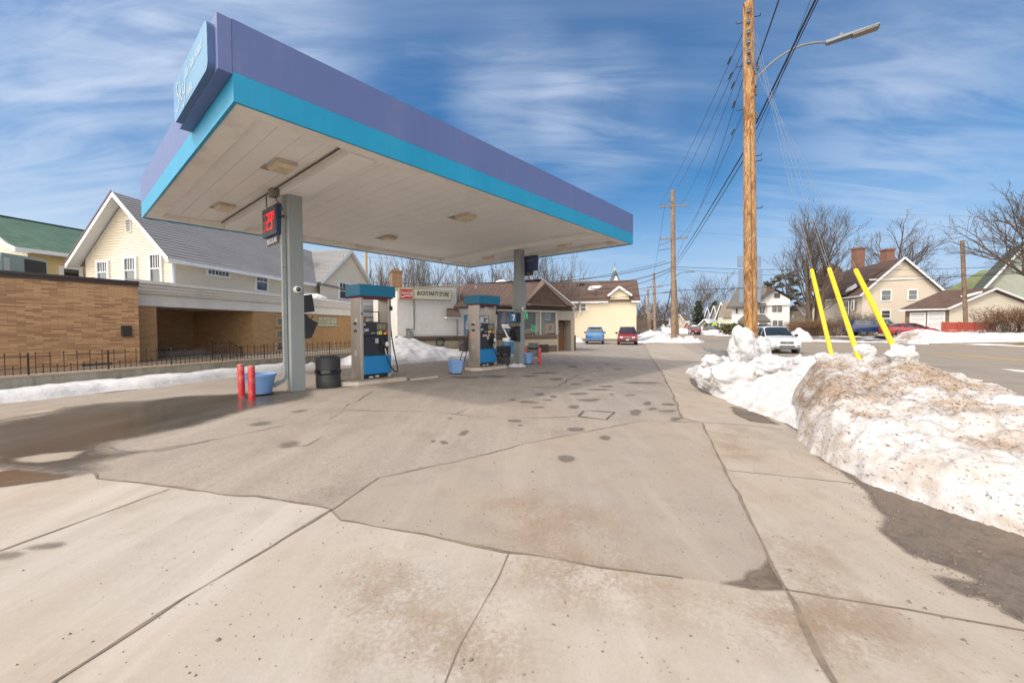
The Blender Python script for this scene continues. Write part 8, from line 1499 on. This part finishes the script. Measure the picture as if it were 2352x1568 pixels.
# ---------------------------------------------------------------- trees
bark = M('bark_grey', (.1, .08, .065), .9, var=.3, scale=4, bmp=.6, bscale=20); barkb = M('bark_brown', (.12, .088, .066), .9, var=.3, scale=4); barkp = M('bark_pale', (.2, .165, .14), .9, var=.25, scale=4)
def rand_dir(r, d, ang):
    x = d.cross(V(.3, .5, 1)).normalized(); y = d.cross(x); a = r.random()*6.283; return (d*math.cos(ang)+(x*math.cos(a)+y*math.sin(a))*math.sin(ang)).normalized()
def tree(name, label, base, H, r0, seed, mat, stems=1, fork=.28, spread=.55, kids=(9, 6, 5, 3), lens=(.62, .5, .45, .4), up=.25, group='bare trees', cat='tree', lean=(0, 0), vert=False, rmin=.012):
    r = random.Random(seed); t_ = thing(name, label, cat, tuple(base), 0, group); T_ = MB(); C_ = MB(); stack = []
    def limb(mb, p, d_, L_, ra, rb, n, wob, upw, sides):
        pts = [Vector(p)]; d_ = d_.copy()
        for i in range(n):
            d_ = (d_+V(r.gauss(0, wob), r.gauss(0, wob), r.gauss(0, wob*.6)+upw)).normalized(); pts.append(pts[-1]+d_*L_/n)
        mb.tube(pts, [ra+(rb-ra)*i/n for i in range(n+1)], sides, False); return pts, d_
    def grow(p, d_, L_, rad, lv):
        n = 5 if lv < 2 else 3; pts, dd = limb(C_, p, d_, L_, rad, max(rmin*.7, rad*.3), n, .13, up*(.25 if not vert else .3), 5 if lv < 2 else 3)
        if lv >= len(kids)-1: return
        for k2 in range(kids[lv+1]):
            f_ = .22+.78*(k2+r.random())/kids[lv+1]; i = min(n-1, int(f_*n)); q = pts[i].lerp(pts[i+1], f_*n-i); dl = (pts[i+1]-pts[i]).normalized()
            grow(q, (rand_dir(r, dl, (.45 if vert else .62)+r.gauss(0, .15))+V(0, 0, up*.5)).normalized(), L_*lens[lv+1]*(1.15-.55*f_)*(.75+.5*r.random())*1.25, max(rmin, rad*.5*(1-.4*f_)), lv+1)
    for s in range(stems):
        a = s*2.4+r.random(); off_ = V(math.cos(a), math.sin(a), 0)*(.16*H*.2 if stems > 1 else 0); d_ = V(math.cos(a)*.16*(stems > 1)+lean[0], math.sin(a)*.1*(stems > 1)+lean[1], 1).normalized(); hs_ = H*(fork+(.35 if stems > 1 else .25)*(1 if stems > 1 else 1)); rs__ = r0*(.7 if stems > 1 else 1)
        pts, dd = limb(T_, Vector(base)+off_-Z*.2, d_, hs_, rs__, rs__*.42, 7, .04, .02, 8)
        for k2 in range(kids[0]):
            f_ = fork*.75+(1-fork*.75)*(k2+r.random())/kids[0]; i = min(6, int(f_*7)); q = pts[i].lerp(pts[i+1], f_*7-i); a2 = k2*2.4+r.random()*.8; ang = spread*(1.3-.6*f_)+r.gauss(0, .1); dl = V(math.cos(a2)*math.sin(ang), math.sin(a2)*math.sin(ang), math.cos(ang)); grow(q, dl, H*lens[0]*(1.05-.4*f_)*(.8+.35*r.random()), rs__*(.5-.22*f_), 0)
        grow(pts[-1], dd, H*lens[0]*.75, rs__*.4, 0)
    T_.build('trunk', mat, t_, sharp=180); C_.build('crown', mat, t_, sharp=180); return t_
def at0(px, Y, z=0.0): p = A(px, 752, Y); return V(p.x, Y, z)
tree('bare_tree', 'tall multi stemmed bare tree behind the yellow guards across the road', at0(1866, 60, .5), 16.5, .42, 5, barkb, 5, .3, .58, (6, 6, 5, 3), (.52, .5, .45, .45), .32)
tree('bare_tree', 'big dark bare tree with drooping limbs at the right edge of the view', at0(2425, 37, .5), 15.5, .42, 12, bark, 1, .28, .72, (13, 8, 6, 5), (.62, .5, .45, .4), .2)
tree('bare_tree', 'wide round bare tree rising behind the red chimney', at0(2062, 78, .5), 20, .5, 21, barkb, 1, .42, .85, (12, 7, 6, 4), (.5, .5, .45, .4), .12)
tree('bare_tree', 'smaller bare tree showing between the two gable roofs', at0(2135, 82, .5), 14.5, .3, 33, barkb, 1, .35, .7, (9, 6, 5), (.5, .5, .45), .15)
for i, (px, Y, H, lab, st, sd) in enumerate(((862, 40, 8.2, 'leafless tree by the pale post left of the brick chimney', 1, 41), (905, 46, 9.3, 'bare upright tree directly behind the brick store chimney', 2, 42), (968, 48, 9.8, 'bare tree with dense upright twigs above the store sign', 3, 43), (1040, 52, 8.6, 'thin bare tree behind the tall grey pipes', 2, 44), (1108, 48, 9.0, 'bare tree above the left end of the shingled roof', 2, 45), (1180, 50, 9.4, 'bare tree seen just left of the far column top', 2, 46), (1245, 46, 10.2, 'tall pale bare tree above the ridge of the store roof', 2, 47), (1300, 48, 9.6, 'bare tree between the store roof and the buff house', 1, 48))):
    tree('bare_tree', lab, at0(px, Y), H, .2, sd, barkp if i % 2 else bark, st, .18, .5, (8, 6, 4, 3), (.6, .48, .45, .4), .4, 'bare trees behind the store', vert=True, rmin=.01)
for i, (px, Y, H, lab) in enumerate(((1603, 128, 15, 'round bare tree in front of the dark spruce far away'), (1640, 140, 20, 'tall bare tree behind the far grey houses'), (1512, 150, 12, 'bare tree at the bend left of the second pole'), (1535, 160, 11, 'bare tree beside the far street banners'), (1467, 120, 9.5, 'brown leafless tree right of the buff house wall'), (1472, 150, 8, 'small dark bare tree beyond the farthest poles'), (1560, 150, 12.5, 'bare tree right of the second pole in the distance'))):
    tree('bare_tree', lab, at0(px, Y), H, .28, 60+i, barkb, 2, .15, .6, (7, 6, 5), (.6, .5, .45), .25, 'far bare trees', rmin=.035)
# pale wooden post behind the cross gable
pole('utility_pole', 'pale yellowish pole standing behind the cross gable of the cream house', at0(843, 38)-Z*.2, A(840, 575, 38), .16, .13, M('pole_pale', (.42, .31, .16), .8, var=.2, scale=3), 'utility poles along the street')
# evergreens and shrubs
def leafquads(mb, c, n, s, r, rad=(1, 1, 1), shell=.0, q=None):
    for i in range(n):
        d_ = V(r.gauss(0, 1), r.gauss(0, 1), r.gauss(0, 1)).normalized(); k2 = (shell+(1-shell)*r.random())**.5; p = c+V(d_.x*rad[0], d_.y*rad[1], d_.z*rad[2])*k2; u_ = V(r.gauss(0, 1), r.gauss(0, 1), r.gauss(0, 1)).normalized(); v_ = u_.cross(V(r.gauss(0, 1), r.gauss(0, 1), r.gauss(0, 1))).normalized(); a = s*(.6+.8*r.random()); mb.poly([p-u_*a-v_*a*.35, p+u_*a-v_*a*.35, p+u_*a*.6+v_*a*.35, p-u_*a*.6+v_*a*.35])
def foliage(name, c, c2): return M(name, c, .8, var=.5, scale=2.5, dirt=c2, dirt_amt=.7, dscale=1.0)
ndl = foliage('needles_dark', (.035, .05, .03), (.1, .09, .05)); pnd = foliage('needles_pine', (.075, .075, .045), (.14, .11, .07)); hgm = foliage('hedge_green', (.09, .09, .03), (.19, .14, .05)); 
def spruce(label, px, Y, H, W_, seed, mat=ndl, base=0.0, n=34):
    r = random.Random(seed); b = at0(px, Y, base); t_ = thing('spruce_tree', label, 'tree', tuple(b), 0, 'evergreens'); mb = MB(); mb.tube([b, b+Z*H*.95], [.22, .03], 7, False); mb.build('trunk', bark, t_); mb = MB()
    for i in range(n):
        z = H*(.1+.88*i/n); L_ = W_*(1-(i/n))**.8+.25
        for k2 in range(7):
            a = r.random()*6.28; l_ = L_*(.7+.45*r.random()); d_ = V(math.cos(a), math.sin(a), -.22)
            for q in range(5): leafquads(mb, b+Z*z+d_*l_*(.2+.2*q), 3, .28*W_/2.6, r, (.35, .35, .14))
    mb.build('foliage', mat, t_); return t_
spruce('large dark spruce across the road far left of the school sign', 1603, 112, 9.3, 2.4, 3); spruce('pointed green spruce behind the far grey house', 1641, 125, 10.0, 2.6, 4, foliage('needles_green', (.05, .07, .035), (.1, .1, .05)))
r = random.Random(9); b = at0(1806, 82, .5); t_ = thing('pine_tree', 'broad flat topped pine behind the white house roof', 'tree', tuple(b), 0, 'evergreens'); mb = MB(); mb.tube([b, b+V(.3, 0, 5), b+V(-.2, 0, 9.5)], [.35, .28, .12], 8, False)
for px, y in ((1772, 650), (1792, 642), (1815, 640), (1830, 665), (1800, 675)): q = A(px, y, 82); mb.tube([b+Z*6.5, b.lerp(q, .6)+Z*2.2, q], [.14, .09, .03], 5, False)
mb.build('trunk', barkb, t_); mb = MB()
for px, y, w_, h_ in ((1768, 652, 1.5, .8), (1783, 645, 1.6, .9), (1800, 638, 1.7, .9), (1817, 634, 1.5, .9), (1826, 648, 1.4, .9), (1808, 655, 2.2, 1.2), (1788, 660, 2, 1.1), (1828, 672, 1.6, 1.1), (1806, 682, 2.0, 1.2), (1785, 678, 1.5, 1), (1838, 695, 1.2, 1), (1816, 705, 1.5, 1.2)):
    c = A(px, y, 82)
    for k2 in range(9): leafquads(mb, c+V(r.gauss(0, w_*.5), r.gauss(0, w_*.6), r.gauss(0, h_*.4)), 26, .2, r, (.6, .6, .32))
mb.build('foliage', pnd, t_)
def hedge(label, a, b_, w_, z0, h_, mat, n, s, seed, name='hedge', top=None, topmat=None, grp='hedges'):
    r = random.Random(seed); a, b_ = Vector(a), Vector(b_); t_ = thing(name, label, 'hedge' if name == 'hedge' else 'bush', tuple(((a+b_)/2)+Z*z0), 0, grp); mb = MB(); L_ = (b_-a).length
    for i in range(n):
        f_ = r.random(); p = a.lerp(b_, f_); hh = h_*(.85+.25*MN.noise(V(f_*L_*.9, seed, 0))); leafquads(mb, p+V(r.uniform(-w_, w_)*.5, r.uniform(-w_, w_)*.5, z0+hh*r.random()**.7), 5, s, r, (.25, .25, .2))
    mb.build('foliage', mat, t_); return t_
hedge('clipped olive green hedge in front of the white house', at0(1662, 72), at0(1715, 69), 1.8, .4, 2.1, hgm, 900, .13, 4); hedge('small olive hedge behind the school sign', at0(1622, 96), at0(1645, 95), 1.6, .3, 2.6, hgm, 450, .16, 6); hedge('green shrub row at the porch of the white house', at0(1735, 70), at0(1765, 69), 1.2, .4, 1.9, foliage('shrub_green', (.06, .075, .03), (.15, .12, .06)), 420, .13, 8); hedge('low green shrub by the small far school sign', at0(1557, 142), at0(1566, 141), 1.6, 0, 2.4, hgm, 200, .25, 11)
def bush(label, a, b_, w_, z0, h_, n, seed, stemc, leafc=None, leaf=.06):
    r = random.Random(seed); a, b_ = Vector(a), Vector(b_); t_ = thing('bush', label, 'bush', tuple(((a+b_)/2)+Z*z0), 0, 'leafless bushes'); mb = MB(); lf = MB()
    for i in range(n):
        f_ = r.random(); p = a.lerp(b_, f_)+V(r.uniform(-w_, w_)*.5, r.uniform(-w_, w_)*.5, z0); h2 = h_*(.65+.45*r.random()); d_ = V(r.gauss(0, .3), r.gauss(0, .3), 1); q1 = p+d_*h2*.5; q2 = q1+(d_+V(r.gauss(0, .25), r.gauss(0, .25), 0))*h2*.5; mb.tube([p, q1, q2], [.016, .012, .006], 3, False)
        for k2 in range(5): s_ = q1.lerp(q2, r.random()*.8); e_ = s_+V(r.gauss(0, .25), r.gauss(0, .25), .12+.3*r.random())*h_*.45; mb.tube([s_, e_], [.007, .004], 3, False); leafc and leafquads(lf, e_, 2, leaf, r, (.1, .1, .1))
    mb.build('stems', stemc, t_); leafc and lf.build('leaves', leafc, t_)
bush('big twiggy bush with withered reddish leaves at the right edge by the red fence', at0(2262, 37.5), at0(2440, 34.5), 2.0, .6, 2.7, 420, 5, M('stem_red', (.13, .085, .06), .9), foliage('withered_leaves', (.3, .15, .07), (.22, .1, .05)), .05)
bush('brown twiggy bush between the gable house and the blue pickup', at0(1938, 52), at0(2004, 50), 2.0, .5, 2.9, 330, 7, M('stem_brown', (.13, .1, .075), .9)); bush('reddish brown brush under the tall bare trees', at0(1828, 58), at0(1925, 55), 2.0, .4, 2.2, 460, 8, M('stem_rust', (.16, .1, .065), .9), foliage('dry_leaves', (.2, .12, .06), (.12, .08, .05)), .06); bush('low brush along the far kerb near the small tan house', at0(1818, 62), at0(1840, 61), 1.6, .4, 2.0, 120, 9, M('stem_rust', None), foliage('dry_leaves', None, None), .06)
bush('dark tangled brush beyond the corner of the buff house', at0(1464, 84), at0(1476, 95), 3, 0, 3.6, 260, 10, M('stem_brown', None))
o = bpy.data.objects
hedge('far wooded mass', at0(1462, 260), at0(1640, 260), 12, 0, 7, M('far_twigs', (.12, .1, .095), .95, var=.4, scale=.5), 900, .9, 14); w_ = [q for q in o if q.get('label') == 'far wooded mass'][0]; f_ = w_.children[0]; f_.parent = None; f_.location = w_.location; o.remove(w_); f_.name = 'woodland'; f_['kind'] = 'stuff'; f_['label'] = 'brown wooded mass at the end of the street'
